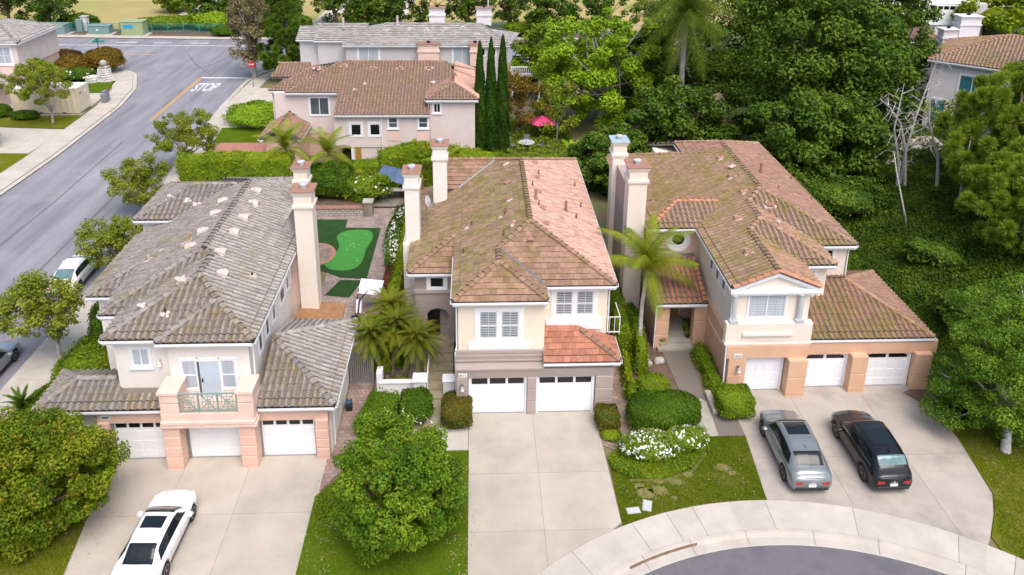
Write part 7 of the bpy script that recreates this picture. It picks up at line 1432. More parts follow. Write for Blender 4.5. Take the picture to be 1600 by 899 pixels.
def make_car(label, loc, rotz, paint, L_=4.75, W_=.94, ztop=None, zdeck=None, wr=None, wkeys=None, wb=2.85, wrad=.36, glass='car_glass', roof_glass=(-.35,.45), sedan=False, rim='rim', group=None, zb=.27, xc=1.12, xr=.35, xrr=-1.45, xrb=-2.0, stripe=True, plate='plate_white', ptxt=None, badge=True, cladding=False, rearglass=None, full_roof=False):
    t = thing('parked_car', label, 'car', loc, group); h = L_/2; N = 80
    xw = (-wb/2-.02, wb/2-.02); Ra = wrad+.055
    def ring(x):
        W = itp(wkeys, x); zt, zd = itp(ztop, x), itp(zdeck, x); zd = min(zd, zt-.015); Wr = min(itp(wr, x), W*.9)
        bz = zb+(.10 if abs(x) > h-.15 else 0)*((abs(x)-h+.15)/.15)
        for q in xw:
            if abs(x-q) < Ra: bz = max(bz, wrad+math.sqrt(Ra*Ra-(x-q)**2))
        z3 = zd-.09; z2 = min(.70, z3-.06); z1 = min(.46, z2-.08)
        k = max(0, bz-.30); z1 = max(z1, bz+.02); z2 = max(z2, z1+.04); z3 = max(z3, z2+.02); zd = max(zd, z3+.02)
        return [(W*.94, bz), (W*.985, z1), (W, z2), (W*.985, z3), (W*.93, zd), ((W*.93+Wr)/2+.01, (zd+zt-.06)/2), (Wr, max(zt-.055, zd+.005)), (Wr*.72, zt-.012), (0, zt)]
    def pt(x, j):
        r_ = ring(x); i = min(7, int(j)); f = j-i; return Vector((x, r_[i][0]*(1-f)+r_[i+1][0]*f, r_[i][1]*(1-f)+r_[i+1][1]*f))
    mb = MB(); vs = []; xs = sorted(set([-h+L_*k/N for k in range(N+1)]+[q+s*Ra*f for q in xw for s in (-1,1) for f in (.999,.97,.9)]+[-h+.02,-h+.05,h-.02,h-.05]))
    for x in xs:
        r_ = ring(x); vs += [(x, y, z) for y, z in r_]+[(x, -y, z) for y, z in r_[-2::-1]]
    m = 17; fs = [(i*m+j, i*m+j+1, (i+1)*m+j+1, (i+1)*m+j) for i in range(len(xs)-1) for j in range(m-1)]; fs += [tuple(range(m)), tuple((len(xs)-1)*m+k for k in range(m))]
    fs += [(i*m, (i+1)*m, (i+1)*m+m-1, i*m+m-1) for i in range(len(xs)-1)]
    mb.add(vs, fs); body = part('body', mb.mesh('body', paint, True), None, t)
    def patch(name, j0, j1, x0, x1, m_, par, off=.012, both=True, nj0=8, nx=18, sides=(1,-1)):
        for sgn in sides:
            p = MB(); vs = []
            js = sorted(set([round(j0+(j1-j0)*a/nj0, 4) for a in range(nj0+1)]+[float(q) for q in range(9) if j0 < q < j1])); nj = len(js)-1
            for j in js:
                fa = (j-j0)/(j1-j0); xa, xb = (x0(fa) if callable(x0) else x0), (x1(fa) if callable(x1) else x1)
                for b in range(nx+1):
                    x = xa+(xb-xa)*b/nx; q = pt(x, j); dj = pt(x, min(8, j+.05))-pt(x, max(0, j-.05)); dx = pt(x+.02, j)-pt(x-.02, j); nr = dx.cross(dj).normalized()
                    if nr.z < 0 and j > 4: nr = -nr
                    if j <= 4.01 and nr.y < 0: nr = -nr
                    q = q+nr*off; vs.append((q.x, sgn*q.y, q.z))
            p.add(vs, [(a*(nx+1)+b, a*(nx+1)+b+1, (a+1)*(nx+1)+b+1, (a+1)*(nx+1)+b) for a in range(nj) for b in range(nx)]); 
            if both is None:   # join the halves
                vs2 = [(x, -y, z) for x, y, z in vs]; p.add(vs2, [(a*(nx+1)+b, a*(nx+1)+b+1, (a+1)*(nx+1)+b+1, (a+1)*(nx+1)+b) for a in range(nj) for b in range(nx)]); part(name, p.mesh(name, m_, True), None, par); return
            part(name, p.mesh(name, m_, True), None, par)
    patch('windscreen', 6.25, 8, lambda a: xr+.05-.02*a, lambda a: xc-.16+.10*a, glass, t, both=None)
    patch('rear_window', 6.3, 8, lambda a: xrb+.10-.03*a, lambda a: xrr-.02*a, rearglass or glass, t, both=None)
    patch('side_window', 4.35, 5.75, lambda a: xrb+.28+.30*a, lambda a: xc-.22-.42*a, 'car_glass', t)
    if stripe: patch('window_trim', 4.12, 4.28, xrb+.3, xc-.25, 'chrome', t)
    for xp in (.05-.0, -.85): 
        patch('door_pillar', 4.36, 5.74, xp-.05, xp+.05, 'plastic_black', t, off=.011, nj0=3, nx=1)
    if roof_glass: patch('sunroof', 6.95, 8, roof_glass[0], roof_glass[1], 'car_glass', t, off=.006, both=None)
    for xa in (.98,.05,-.9): patch('door_seam', .9, 4.0, xa-.006, xa+.006, 'plastic_black', t, off=.003, nj0=5, nx=1)
    patch('sill', .02, .55, xw[0]+Ra+.03, xw[1]-Ra-.03, 'plastic_black', t, off=.010, nj0=2)
    if cladding:
        for q in xw:
            for sgn in (1,-1):
                c_ = MB(); pp = []
                for k in range(13):
                    a = math.pi*k/12; x = q+(Ra+.0)*math.cos(a); x2 = q+(Ra+.07)*math.cos(a); pp.append(((x, wrad+Ra*math.sin(a)), (x2, wrad+(Ra+.07)*math.sin(a))))
                yy = itp(wkeys, q)*1.0+.004
                c_.add([(a[0], sgn*yy, a[1]) for a, b in pp]+[(b[0], sgn*yy, b[1]) for a, b in pp], [(k,k+1,14+k,13+k) for k in range(12)]); part('wheel_arch', c_, 'plastic_black', None).parent = t
    # wheels
    for q in xw:
        for sgn in (1,-1):
            yc = sgn*(itp(wkeys, q)-.13)
            wl = bpy.data.objects.new('wheel', MB().lathe([(wrad-.13,-.11),(wrad-.02,-.12),(wrad,-.08),(wrad,.08),(wrad-.02,.12),(wrad-.13,.11)], (0,0,0), 24, axis='y').mesh('tyre', 'tyre', True)); C.objects.link(wl); wl.parent = t; wl.location = (q, yc, wrad)
            rm = MB().lathe([(.02,.06*sgn),(wrad-.12,.06*sgn),(wrad-.10,.115*sgn),(wrad-.13,.118*sgn)], (0,0,0), 20, axis='y'); ro = bpy.data.objects.new('rim', rm.mesh('rim', 'plastic_black')); C.objects.link(ro); ro.parent = wl
            sp = MB()
            for k in range(5):
                a = 2*math.pi*k/5; u = Vector((math.cos(a),0,math.sin(a))); v = Vector((-math.sin(a),0,math.cos(a))); r2 = wrad-.11
                for d_ in (-.10,.10): 
                    e_ = u*r2+v*d_; sp.add([v*.02+Vector((0,sgn*.115,0)), -v*.02+Vector((0,sgn*.115,0)), e_-v*.018+Vector((0,sgn*.112,0)), e_+v*.018+Vector((0,sgn*.112,0))], [(0,1,2,3)])
            sp.lathe([(wrad-.10,.112*sgn),(wrad-.125,.121*sgn),(wrad-.14,.112*sgn)], (0,0,0), 20, axis='y'); sp.lathe([(.05,.10*sgn),(.05,.124*sgn),(.01,.126*sgn)], (0,0,0), 10, axis='y')
            so_ = bpy.data.objects.new('spokes', sp.mesh('spokes', rim)); C.objects.link(so_); so_.parent = wl
        ax = MB().box(q-Ra,q+Ra,-.72,.72,.2,.62); a_ = bpy.data.objects.new('wheel_well', ax.mesh('wheel_well', 'plastic_black')); C.objects.link(a_); a_.parent = t
    zr = itp(zdeck, -h+.1)
    for sgn in (1,-1):
        tl = MB()
        y0_, y1_ = sgn*.42, sgn*(itp(wkeys, -h+.12)+.006)
        tl.add([(-h-.012, y0_, zr-.21),(-h-.012, sgn*(itp(wkeys,-h)*.93), zr-.25),(-h-.012, sgn*(itp(wkeys,-h)*.95), zr-.06),(-h-.012, y0_, zr-.12),(-h+.24, sgn*(itp(wkeys,-h+.24)+.006), zr-.12),(-h+.24, sgn*(itp(wkeys,-h+.24)+.006), zr-.05),(-h+.03, y0_, zr-.12),(-h+.03, y0_, zr-.21)], [(0,1,2,3),(1,4,5,2),(3,2,5,6),(0,3,6,7)])
        o = bpy.data.objects.new('tail_light', tl.mesh('tail_light', 'tail_red')); C.objects.link(o); o.parent = t
        patch('headlight', 3.05, 3.95, h-.50, h-.20, 'headlight', t, off=.006, nj0=3, nx=5, sides=(sgn,))
        mr = MB().box(xc-.42,xc-.20,sgn*(W_-.02) if sgn > 0 else sgn*(W_+.20),sgn*(W_+.20) if sgn > 0 else sgn*(W_-.02),zr+.0,zr+.15,bev=.04); o = bpy.data.objects.new('mirror', mr.mesh('mirror', paint)); C.objects.link(o); o.parent = t
    bp = MB().box(-h-.025,-h+.3,-.74,.74,.30,.46,bev=.03); o = bpy.data.objects.new('bumper_trim', bp.mesh('bumper_trim', 'plastic_black')); C.objects.link(o); o.parent = t
    pl_ = MB().box(-h-.03,-h,-.17,.17,zr-.34,zr-.22); o = bpy.data.objects.new('number_plate', pl_.mesh('number_plate', plate)); C.objects.link(o); o.parent = t
    if badge: b = MB().lathe([(.055,-.02),(.055,.0),(.04,.005)], (-h-.005,0,zr-.13), 14, axis='x').box(-h-.02,-h,-.14,.14,zr-.155,zr-.145); o = bpy.data.objects.new('badge', b.mesh('badge', 'chrome')); C.objects.link(o); o.parent = t
    an = MB().add([(-1.15,-.02,itp(ztop,-1.15)-.01),(-1.15,.02,itp(ztop,-1.15)-.01),(-1.42,0,itp(ztop,-1.3)+.08),(-1.42,0,itp(ztop,-1.42)-.01)], [(0,1,2),(0,2,3),(1,3,2)]); 
    an = MB(); ax_ = xrr+.35; an.add([(ax_,-.03,itp(ztop,ax_)-.01),(ax_,.03,itp(ztop,ax_)-.01),(ax_-.22,0,itp(ztop,ax_-.15)+.07),(ax_-.26,0,itp(ztop,ax_-.26)-.01)], [(0,1,2),(0,2,3),(1,3,2)]); o = bpy.data.objects.new('antenna', an.mesh('antenna', paint)); C.objects.link(o); o.parent = t
    t.rotation_euler = (0,0,rotz); return t
WK = lambda h, w_: [(-h,w_*.80),(-h+.06,w_*.90),(-h+.35,w_*.97),(-h+.9,w_),(h-1.2,w_*.99),(h-.6,w_*.95),(h-.25,w_*.85),(h-.06,w_*.66),(h,w_*.52)]
suv_top = [(-2.38,.90),(-2.33,1.04),(-2.22,1.13),(-2.08,1.18),(-1.5,1.52),(-.8,1.68),(.0,1.71),(.45,1.66),(1.12,1.16),(1.7,1.02),(2.15,.90),(2.32,.74),(2.38,.60)]
suv_deck = [(-2.38,.80),(-2.2,1.00),(-1.6,1.06),(1.1,1.03),(1.7,.95),(2.15,.84),(2.38,.54)]
make_car('blue-grey sloping-roof suv parked on the right driveway', (14.80,30.0,.02), R(89), 'paint_grey', 4.90, .97, suv_top, suv_deck, [(-2.4,.68),(-1.5,.66),(0,.69),(.4,.70),(1.1,.80),(2.38,.48)], WK(2.45,.975), 2.90, .38, xrr=-1.42, xrb=-2.06, roof_glass=(-.55,.30), group='cars on the driveways')
b_top = [(-2.3,.95),(-2.26,1.12),(-2.14,1.30),(-1.80,1.63),(-1.2,1.72),(-.3,1.76),(.35,1.70),(1.08,1.18),(1.7,1.05),(2.1,.94),(2.25,.78),(2.3,.62)]
b_deck = [(-2.3,.82),(-2.15,1.03),(-1.6,1.10),(1.1,1.05),(1.7,.98),(2.1,.86),(2.3,.56)]
make_car('glossy black suv parked beside the blue-grey one', (18.35,29.85,.02), R(90.5), 'paint_black', 4.75, .95, b_top, b_deck, [(-2.4,.68),(-1.7,.68),(0,.70),(.35,.71),(1.1,.80),(2.3,.48)], WK(2.375,.955), 2.78, .38, xrr=-1.74, xrb=-2.14, roof_glass=(-1.2,.22), cladding=True, rearglass='car_glass_pale', group='cars on the driveways')
s_top = [(-2.42,.72),(-2.38,.88),(-2.2,.98),(-1.75,1.04),(-1.1,1.34),(-.5,1.42),(.15,1.42),(.45,1.37),(1.15,.98),(1.8,.90),(2.2,.78),(2.38,.64),(2.42,.54)]
s_deck = [(-2.42,.68),(-2.2,.90),(-1.5,.96),(1.1,.90),(1.8,.84),(2.2,.72),(2.42,.50)]
make_car('white sedan with dark sunroof parked on the left driveway', (-12.75,25.75,.02), R(88), 'paint_white', 4.84, .92, s_top, s_deck, [(-2.42,.62),(-1.7,.62),(-1.1,.57),(0,.59),(.45,.62),(1.15,.76),(2.42,.42)], WK(2.42,.925), 2.83, .34, xrr=-1.08, xrb=-1.88, roof_glass=(-.45,.15), stripe=False, zb=.22, rim='rim_light', group='cars on the driveways')
make_car('white sedan parked at the kerb of the side street under a tree', (-26.15,47.6,-.12), R(92), 'paint_white', 4.84, .92, s_top, s_deck, [(-2.42,.62),(-1.7,.62),(-1.1,.57),(0,.59),(.45,.62),(1.15,.76),(2.42,.42)], WK(2.42,.925), 2.83, .34, xrr=-1.08, xrb=-1.88, roof_glass=None, stripe=False, zb=.22, rim='rim_light', rearglass='car_glass_pale', group='cars parked in the side street')
make_car('silver sedan cut by the left edge in the side street', (-26.15,37.3,-.12), R(90), 'paint_silver', 4.84, .92, s_top, s_deck, [(-2.42,.62),(-1.7,.62),(-1.1,.57),(0,.59),(.45,.62),(1.15,.76),(2.42,.42)], WK(2.42,.925), 2.83, .34, xrr=-1.08, xrb=-1.88, roof_glass=None, stripe=True, zb=.22, rim='rim_light', group='cars parked in the side street')
# ================================================================ SMALLER THINGS
# shipping container
ct = thing('shipping_container', 'beige corrugated shipping container on the driveway across the street', 'container', (-45.2,83.5,.1)); x0, x1, y0, y1, z0, z1 = -48.6,-41.7,82.15,84.6,.12,2.85
b = MB(); n = 46; vs = []
for k in range(n+1):
    x = x0+.12+(x1-x0-.24)*k/n; d = .05 if (k//1) % 4 in (0,1) else 0; vs += [(x, y0+d, z0+.12), (x, y0+d, z1-.1)]
b.add(vs, [(2*k,2*k+2,2*k+3,2*k+1) for k in range(n)]); b.box(x0+.05,x1-.05,y0+.06,y1-.02,z0+.05,z1-.04); part('body', b, 'container_beige', ct)
f_ = MB()
for x in (x0, x1-.14):
    for y in (y0-.01, y1-.13): f_.box(x, x+.14, y, y+.14, z0, z1)
f_.box(x0+.14,x1-.14,y0-.008,y0+.05,z0,z0+.13).box(x0+.14,x1-.14,y0-.008,y0+.05,z1-.11,z1-.002); part('frame', f_, 'container_beige', ct)
rf = MB(); n = 40; vs = []
for k in range(n+1): x = x0+.05+(x1-x0-.1)*k/n; vs += [(x, y0+.02, z1+(.02 if (k//2)%2 else 0)), (x, y1-.02, z1+(.02 if (k//2)%2 else 0))]
rf.add(vs, [(2*k,2*k+2,2*k+3,2*k+1) for k in range(n)]); part('roof', rf, 'container_roof', ct)
for k in (0,1):
    ya = y0+.14+k*(y1-y0-.28)/2; d = part('door', MB().box(x1-.02,x1+.012,ya+.02,ya+(y1-y0-.28)/2-.02,z0+.14,z1-.12), 'container_beige', ct)
    for q in (.3,.75): part('lock_bar', MB().tube([(x1+.04,ya+q,z0+.1),(x1+.04,ya+q,z1-.1)], .022, 6), 'metal_light', d)
    part('label', MB().box(x1+.012,x1+.016,ya+.12,ya+.62,z1-.75,z1-.5), 'sign_red' if k == 0 else 'plate_white', d)
for x in (-46.0,-43.6): part('fork_pocket', MB().box(x,x+.4,y0-.012,y0+.0,z0+.0,z0+.11), 'plastic_black', ct)
single('covered_unit', MB().box(-41.3,-40.75,86.0,87.2,.0,1.1,bev=.08).box(-41.2,-40.85,86.2,87.0,1.1,1.35,bev=.05), 'metal_grey', 'grey wrapped unit behind the container doors', 'equipment')
# monument
mo = thing('stone_monument', 'white stone monument with a ball on top at the street corner', 'monument', (-44.8,95.2,0))
part('core', MB().prism([(-45.4,94.8),(-44.1,94.8),(-44.1,95.6),(-45.4,95.6)], 0, 1.55), 'stone_white', mo); part('low_core', MB().box(-46.3,-45.6,94.3,95.0,0,.7), 'stone_white', mo)
stn = MB().box(-.24,.24,-.16,.16,-.12,.12,bev=.05).mesh('stone', 'stone_white')
for k in range(110):
    lv = k // 18; j = k % 18; a = 2*math.pi*(j+.5*(lv%2))/18; rx, ry = (1.02-.12*lv), (.72-.07*lv); o = bpy.data.objects.new('stone', stn); C.objects.link(o); o.parent = mo
    o.location = Vector((-44.8+rx*math.cos(a), 95.2+ry*math.sin(a), .14+lv*.27))-ORG[mo.name]; o.rotation_euler = (rnd.uniform(-.2,.2), rnd.uniform(-.2,.2), a+1.57+rnd.uniform(-.3,.3)); o.scale = (rnd.uniform(.7,1.1),)*3
for k in range(26):
    lv = k//9; o = bpy.data.objects.new('stone', stn); C.objects.link(o); o.parent = mo; a = 2*math.pi*(k%9)/9; o.location = Vector((-46.1+.55*math.cos(a), 94.6+.5*math.sin(a), .14+lv*.26))-ORG[mo.name]; o.rotation_euler = (0,0,a+1.57)
part('cap', MB().box(-45.3,-44.2,94.8,95.7,1.7,1.82,bev=.03), 'path_concrete', mo); part('ball', MB().lathe([(.42*math.sin(math.pi*k/12), -.42*math.cos(math.pi*k/12)) for k in range(13)], (-44.75,95.2,2.22), 18), 'path_concrete', mo, smooth=True)
# utility cabinets on the verge
def cabinet(lb, x0, x1, y0, y1, h, m, spot=None, extra=None):
    t = thing('utility_cabinet', lb, 'utility box', ((x0+x1)/2,(y0+y1)/2,.05), 'utility cabinets by the green fence')
    part('pad', MB().box(x0-.3,x1+.5,y0-.3,y1+.2,0,.16), 'sidewalk', t); part('body', MB().box(x0,x1,y0,y1,.16,h-.12,bev=.03), m, t); part('lid', MB().box(x0-.08,x1+.08,y0-.08,y1+.08,h-.119,h,bev=.03), m, t)
    part('door', MB().box(x0+.12,(x0+x1)/2-.03,y0-.025,y0+.01,.3,h-.3), m, t); part('door', MB().box((x0+x1)/2+.03,x1-.12,y0-.025,y0+.01,.3,h-.3), m, t)
    if spot: part('painted_patch', MB().box(*spot), 'util_paint_blue' if extra is None else 'plate_white', t)
    return t
cabinet('wide teal utility cabinet at the left end of the verge', -65.6,-61.6,120.6,122.4,1.65,'util_teal', (-64.6,-62.8,120.56,120.6,.75,.95), 1)
cabinet('smallest teal utility cabinet in the middle of the verge', -58.3,-55.2,120.9,122.3,1.45,'util_teal', (-57.1,-56.8,120.86,120.9,.7,.9), 1)
cabinet('tall pale green utility cabinet with a blue painted patch', -53.0,-49.8,119.9,121.9,2.3,'util_green', (-52.6,-51.2,119.86,119.9,1.2,1.8))
single('meter_pedestal', MB().box(-60.9,-60.0,122.6,123.2,.0,2.0,bev=.05), 'util_teal', 'slim grey-green meter pedestal behind the wide teal cabinet', 'utility box')
# green picket fence
def green_fence(lb, x0, x1, y0, y1, h=1.5):
    t = thing('picket_fence', lb, 'fence', (x0,y0,0)); L_ = math.hypot(x1-x0, y1-y0); n = int(L_/2.4); O_ = ORG[t.name]
    pm = MB().box(-.05,.05,-.05,.05,0,h+.08).mesh('post', 'fence_green')
    for k in range(n+1): o = bpy.data.objects.new('post', pm); C.objects.link(o); o.parent = t; o.location = Vector((x0+(x1-x0)*k/n, y0+(y1-y0)*k/n, 0))-O_
    r_ = MB(); pk = MB()
    for z in (.15, h-.08): r_.tube([(x0,y0,z),(x1,y1,z)], .03, 4)
    part('rail', r_, 'fence_green', t); m_ = int(L_/.16)
    for k in range(m_): x = x0+(x1-x0)*k/m_; y = y0+(y1-y0)*k/m_; pk.box(x-.012,x+.012,y-.012,y+.012,.1,h-.05)
    part('picket', pk, 'fence_green', t, kind='stuff'); return t
green_fence('long teal picket fence along the verge behind the utility cabinets', -76,-37.5,123.0,122.4); green_fence('teal picket fence stretch at the far right of the road', -1,34,124.2,122.0); green_fence('teal fence piece behind the roadside bushes', -44,-30,126.5,126.0,1.6)
for x, y, lb in ((11.6,121.2,'white fence pillar left of the dense round tree'), (-60.2,124.2,'white gate pillar at the left end of the green fence')):
    t = thing('fence_pillar', lb, 'pillar', (x,y,0)); part('shaft', MB().box(x-.45,x+.45,y-.45,y+.45,0,2.1), 'stucco_white', t); part('cap', MB().box(x-.55,x+.55,y-.55,y+.55,2.1,2.3,bev=.04), 'path_concrete', t)
# signs
t = thing('stop_sign', 'red octagonal stop sign in front of the thin grey tree', 'stop sign', (-26.3,92.3,0)); part('pole', MB().tube([(-26.3,92.3,0),(-26.3,92.3,3.3)], .045, 6), 'metal_grey', t)
oc = [( .42*math.cos(R(22.5+45*k)), .42*math.sin(R(22.5+45*k))) for k in range(8)]; b = MB(); b.add([(-26.3+x,92.22,2.85+z) for x, z in oc]+[(-26.3+x,92.25,2.85+z) for x, z in oc], [tuple(range(8)),tuple(range(8,16))]+[(i,(i+1)%8,8+(i+1)%8,8+i) for i in range(8)]); pn = part('sign_plate', b, 'sign_red', t); text_sign(t, 'STOP', -26.3, 92.22, 2.75, .26, bg_=None, fg='plate_white')
t = thing('street_sign', 'green street name sign on a post behind the bronze round bush', 'street sign', (-48.0,101.5,0)); part('pole', MB().tube([(-48.0,101.5,0),(-48.0,101.5,3.7)], .05, 6), 'metal_dark', t); part('sign_blade', MB().box(-48.7,-47.2,101.46,101.5,3.35,3.6), 'sign_green', t); part('sign_blade', MB().box(-48.03,-47.99,100.9,102.2,3.62,3.86), 'sign_green', t)
sp_ = thing('street_lamp', 'thin white lamp post at the top above the grey house', 'lamp post', (-1.3+3.2,112,0)); part('pole', MB().tube([(1.9,112,0),(1.9,112,11)], .12, 8), 'metal_light', sp_)
# entrance low wall and gates
t = thing('garden_wall', 'white low wall with square pillars before the date palms', 'wall', (-4,35,0)); part('wall', MB().box(-4.95,-3.15,34.95,35.15,0,.75), 'white_paint', t); part('coping', MB().box(-4.98,-3.14,34.9,35.2,.751,.83,bev=.015), 'white_paint', t)
for x, y in ((-2.85,34.85),): part('pillar', MB().box(x-.32,x+.32,y-.32,y+.32,0,1.08), 'white_paint', t); part('pillar_cap', MB().box(x-.38,x+.38,y-.38,y+.38,1.081,1.2,bev=.03), 'white_paint', t)
part('pillar', MB().box(-5.1,-4.8,35.0,35.6,0,1.35,bev=.02), 'white_paint', t); part('gate_leaf', MB().box(-2.5,-2.45,34.9,36.6,.15,1.35), 'white_paint', t)
t = thing('gate_pillar', 'white square pillar left of the middle garages', 'pillar', (-1.25,34.6,0)); part('pillar', MB().box(-1.65,-1.08,34.5,35.0,0,1.1), 'white_paint', t); part('pillar_cap', MB().box(-1.7,-1.05,34.44,35.06,1.101,1.22,bev=.03), 'white_paint', t)
def slat_gate(lb, x0, x1, y, z0, h, m, n, topbar=True):
    t = thing('gate', lb, 'gate', (x0,y,z0)); f_ = MB().box(x0,x0+.06,y-.03,y+.03,z0,z0+h).box(x1-.06,x1,y-.03,y+.03,z0,z0+h).box(x0+.061,x1-.061,y-.03,y+.03,z0+h-.07,z0+h).box(x0+.061,x1-.061,y-.03,y+.03,z0+.02,z0+.09); part('frame', f_, m, t)
    sm_ = MB().box(-.035,.035,-.015,.015,.09,h-.07).mesh('slat', m)
    for k in range(n): o = bpy.data.objects.new('slat', sm_); C.objects.link(o); o.parent = t; o.location = (.1+(x1-x0-.2)*k/(n-1),0,0)
    return t
slat_gate('grey slatted side gate beyond the left garage wing', -6.62,-5.35,36.0,0,1.7,'gate_grey',11); slat_gate('white barred gate in the side yard behind the palms', -4.25,-3.35,39.6,.3,1.5,'white_paint',7); slat_gate('white gate between the middle house and the rear hedge', 6.9,7.8,40.5,0,1.7,'white_paint',6)
# side path things
t = thing('hose_reel', 'dark blue hose reel by the left garage wing wall', 'hose reel', (-6.35,33.9,0)); part('stand', MB().box(-6.5,-6.2,33.75,34.05,.0,.35,bev=.03), 'plastic_black', t); part('drum', MB().lathe([(.12,-.13),(.2,-.13),(.2,-.11),(.14,-.10),(.14,.10),(.2,.11),(.2,.13),(.12,.13)], (-6.35,33.9,.45), 14, axis='x'), 'bin_blue', t)
# basketball hoop seen from behind
t = thing('basketball_hoop', 'portable basketball hoop with white backboard on the patio', 'basketball hoop', (-6.9,43.0,0))
part('base', MB().box(-7.45,-6.85,41.3,42.3,.02,.22,bev=.04), 'plastic_black', t); part('pole', MB().tube([(-7.05,41.8,.2),(-6.95,42.3,1.2),(-6.5,42.8,1.55)], .05, 6).tube([(-7.2,42.0,.2),(-7.05,42.9,1.7)], .03, 6), 'metal_dark', t); part('wheel', MB().tube([(-7.35+.16*math.cos(a*.7),41.35,.2+.16*math.sin(a*.7)) for a in range(8)], .03, 5), 'metal_dark', t)
bk = MB(); Fm = Matrix.Translation((-6.35,43.0,1.7)) @ Matrix.Rotation(R(-12),4,'Z') @ Matrix.Rotation(R(32),4,'X'); bk.box(-.72,.72,-.5,.5,-.025,.025,bev=.01).xf(Fm); part('backboard', bk, 'cloth_white', t); part('rim', MB().tube([(-6.2+.23*math.cos(k*.524),43.7+.23*math.sin(k*.524),1.3) for k in range(13)], .012, 5), 'sign_red', t)
part('pad', MB().box(-.16,.16,-.9,-.1,-.03,.02,bev=.01).xf(Matrix.Translation((-7.0,42.6,1.2)) @ Matrix.Rotation(R(50),4,'X')), 'cloth_white', t)
# solar-like blue cover
t = thing('garden_shelter', 'blue folded cover over the terrace shelf behind the middle chimney', 'cover', (-6.4,59.8,0)); part('cover', MB().poly3([(-7.9,59.8,2.0),(-6.5,59.2,1.75),(-6.3,60.6,2.35),(-7.5,61.0,2.5)], .05), 'blue_cover', t); part('cover', MB().poly3([(-6.48,59.18,1.76),(-4.9,58.8,1.35),(-4.8,60.0,1.95),(-6.28,60.58,2.34)], .05), 'blue_cover', t)
part('shelf', MB().box(-8.0,-4.8,59.0,59.5,1.0,1.1), 'path_concrete', t)
for x in (-7.8,-4.95): part('post', MB().box(x-.05,x+.05,59.2,59.3,.16,1.6), 'metal_dark', t)
# pink umbrella, table, chairs
t = thing('garden_umbrella', 'pink garden umbrella behind the middle house', 'umbrella', (6.6,74,0)); part('pole', MB().tube([(6.6,74,0),(6.6,74,2.5)], .03, 6), 'metal_light', t)
for k in range(8):
    a, b_ = 2*math.pi*k/8, 2*math.pi*(k+1)/8; mb = MB(); p = [(6.6,74,2.45),(6.6+1.45*math.cos(a),74+1.45*math.sin(a),1.85),(6.6+1.38*math.cos((a+b_)/2),74+1.38*math.sin((a+b_)/2),1.78),(6.6+1.45*math.cos(b_),74+1.45*math.sin(b_),1.85)]; mb.add(p+[(x,y,z-.02) for x, y, z in p], [(0,1,2,3),(4,7,6,5)]); part('canopy_panel', mb, 'umbrella_pink', t)
t = thing('patio_table', 'round glass patio table left of the pink umbrella', 'table', (4.9,71,0)); part('table_top', MB().lathe([(.75,0),(.78,.03),(.01,.04)], (4.9,71,.72), 20), 'metal_light', t)
for k in range(4): part('leg', MB().tube([(4.9+.2*math.cos(k*1.57),71+.2*math.sin(k*1.57),.72),(4.9+.55*math.cos(k*1.57),71+.55*math.sin(k*1.57),0)], .025, 5), 'metal_dark', t)
def chair(lb, x, y, a):
    t = thing('patio_chair', lb, 'chair', (x,y,0), 'chairs round the patio table'); ORG[t.name] = Vector((0,0,0)); t.rotation_euler = (0,0,a)
    part('seat', MB().box(-.25,.25,-.25,.25,.42,.46), 'metal_grey', t)
    for xx in (-.23,.23):
        for yy in (-.23,.23): part('leg', MB().tube([(xx,yy,0),(xx,yy,.42)], .02, 5), 'metal_grey', t)
    part('backrest', MB().box(-.25,.25,.22,.26,.46,.95), 'metal_grey', t); return t
chair('grey patio chair left of the round table, beside the cypresses', 3.6,71.0,R(90)); chair('grey patio chair right of the round table', 6.2,71.2,R(-90)); chair('grey patio chair behind the round table', 5.0,72.4,0)
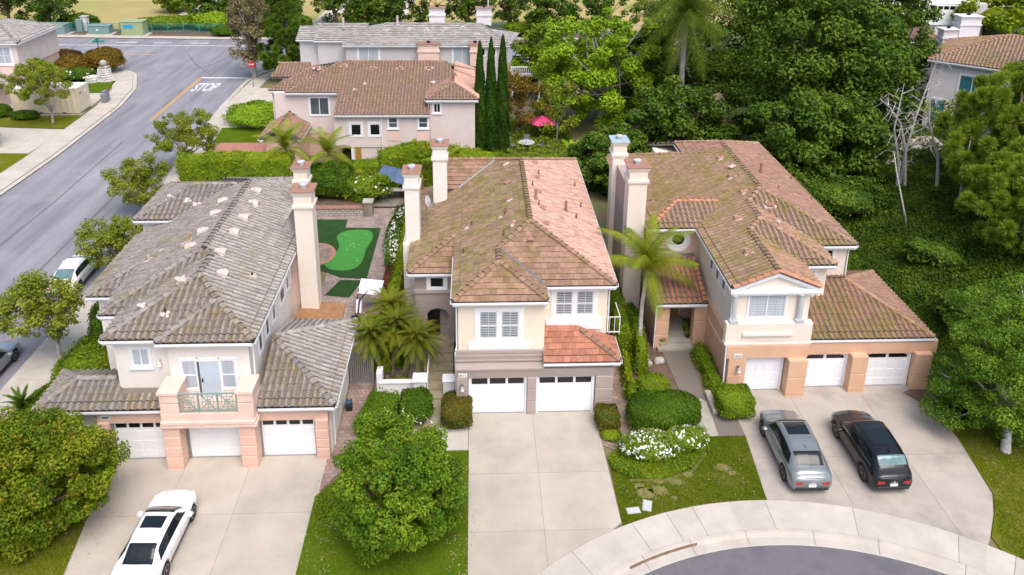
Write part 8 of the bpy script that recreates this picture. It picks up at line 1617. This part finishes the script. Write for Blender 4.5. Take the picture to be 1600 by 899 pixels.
# lids in the lawns
for lb, x, y, a, w_, d in (('white meter box lid lying flat in the front lawn corner',6.75,26.95,.1,.52,.28), ('white meter box lid standing beside the other in the lawn corner',7.4,27.2,1.3,.55,.33), ('small round white lid in the worn lawn',10.7,30.35,0,.2,.2), ('pale meter lid in the grass at lower left',-18.6,26.0,.5,.6,.35)):
    ld = thing('meter_box', lb, 'meter lid', (x,y,.03), 'meter lids in the lawns'); ORG[ld.name] = Vector((0,0,0)); ld.rotation_euler = (0,0,a); part('frame', MB().box(-w_/2-.03,w_/2+.03,-d/2-.03,d/2+.03,0,.03), 'sidewalk', ld); part('lid', MB().box(-w_/2,w_/2,-d/2,d/2,.03,.05,bev=.01), 'shutter', ld)
single('blue_toy', MB().box(-6.35,-6.15,27.55,27.8,.12,.3,bev=.05), 'cap_blue', 'small blue object in the red-flowered planting', 'toy')
for lb, x, y, z in (('small potted plant at the left of the entry porch',10.65,38.7,.16), ('dark potted plant at the right of the entry porch',12.3,39.9,.30), ('potted plant before the porch step',12.25,39.3,.30)):
    t = thing('potted_plant', lb, 'plant pot', (x,y,z), 'pots on the entry porch'); part('pot', MB().lathe([(.09,0),(.14,.22),(.15,.24),(.12,.24)], (x,y,z), 12), 'stucco_white' if 'left' in lb else 'plastic_black', t); Q = np.array([x,y,z+.4])+ng.normal(size=(120,3))*.10; part('foliage', quads_mesh('foliage', leaf_quads(Q, unit(ng.normal(size=(120,3))), .09)-np.array([x,y,z]), 'leaf_hedge_mid'), None, t)
for k, (x, y, r_, lb) in enumerate(((9.35,38.6,.3,'rearmost'), (9.5,37.2,.25,'middle left'), (10.2,37.4,.33,'largest, right'))): single('garden_rock', blob((x,y,.1), (r_,r_*.8,.22), k), 'path_concrete', lb+' pale rock in the dark soil bed', 'rock', group='rocks in the soil bed', smooth=True)
single('walkway_kerb', MB().box(11.95,12.25,33.0,34.6,0,.28,bev=.03), 'sidewalk', 'low pale kerb wall beside the square clipped bush', 'kerb')
single('lawn_scatter', MB().box(0,.01,0,.01,0,.01), 'joint', '', '') if False else None
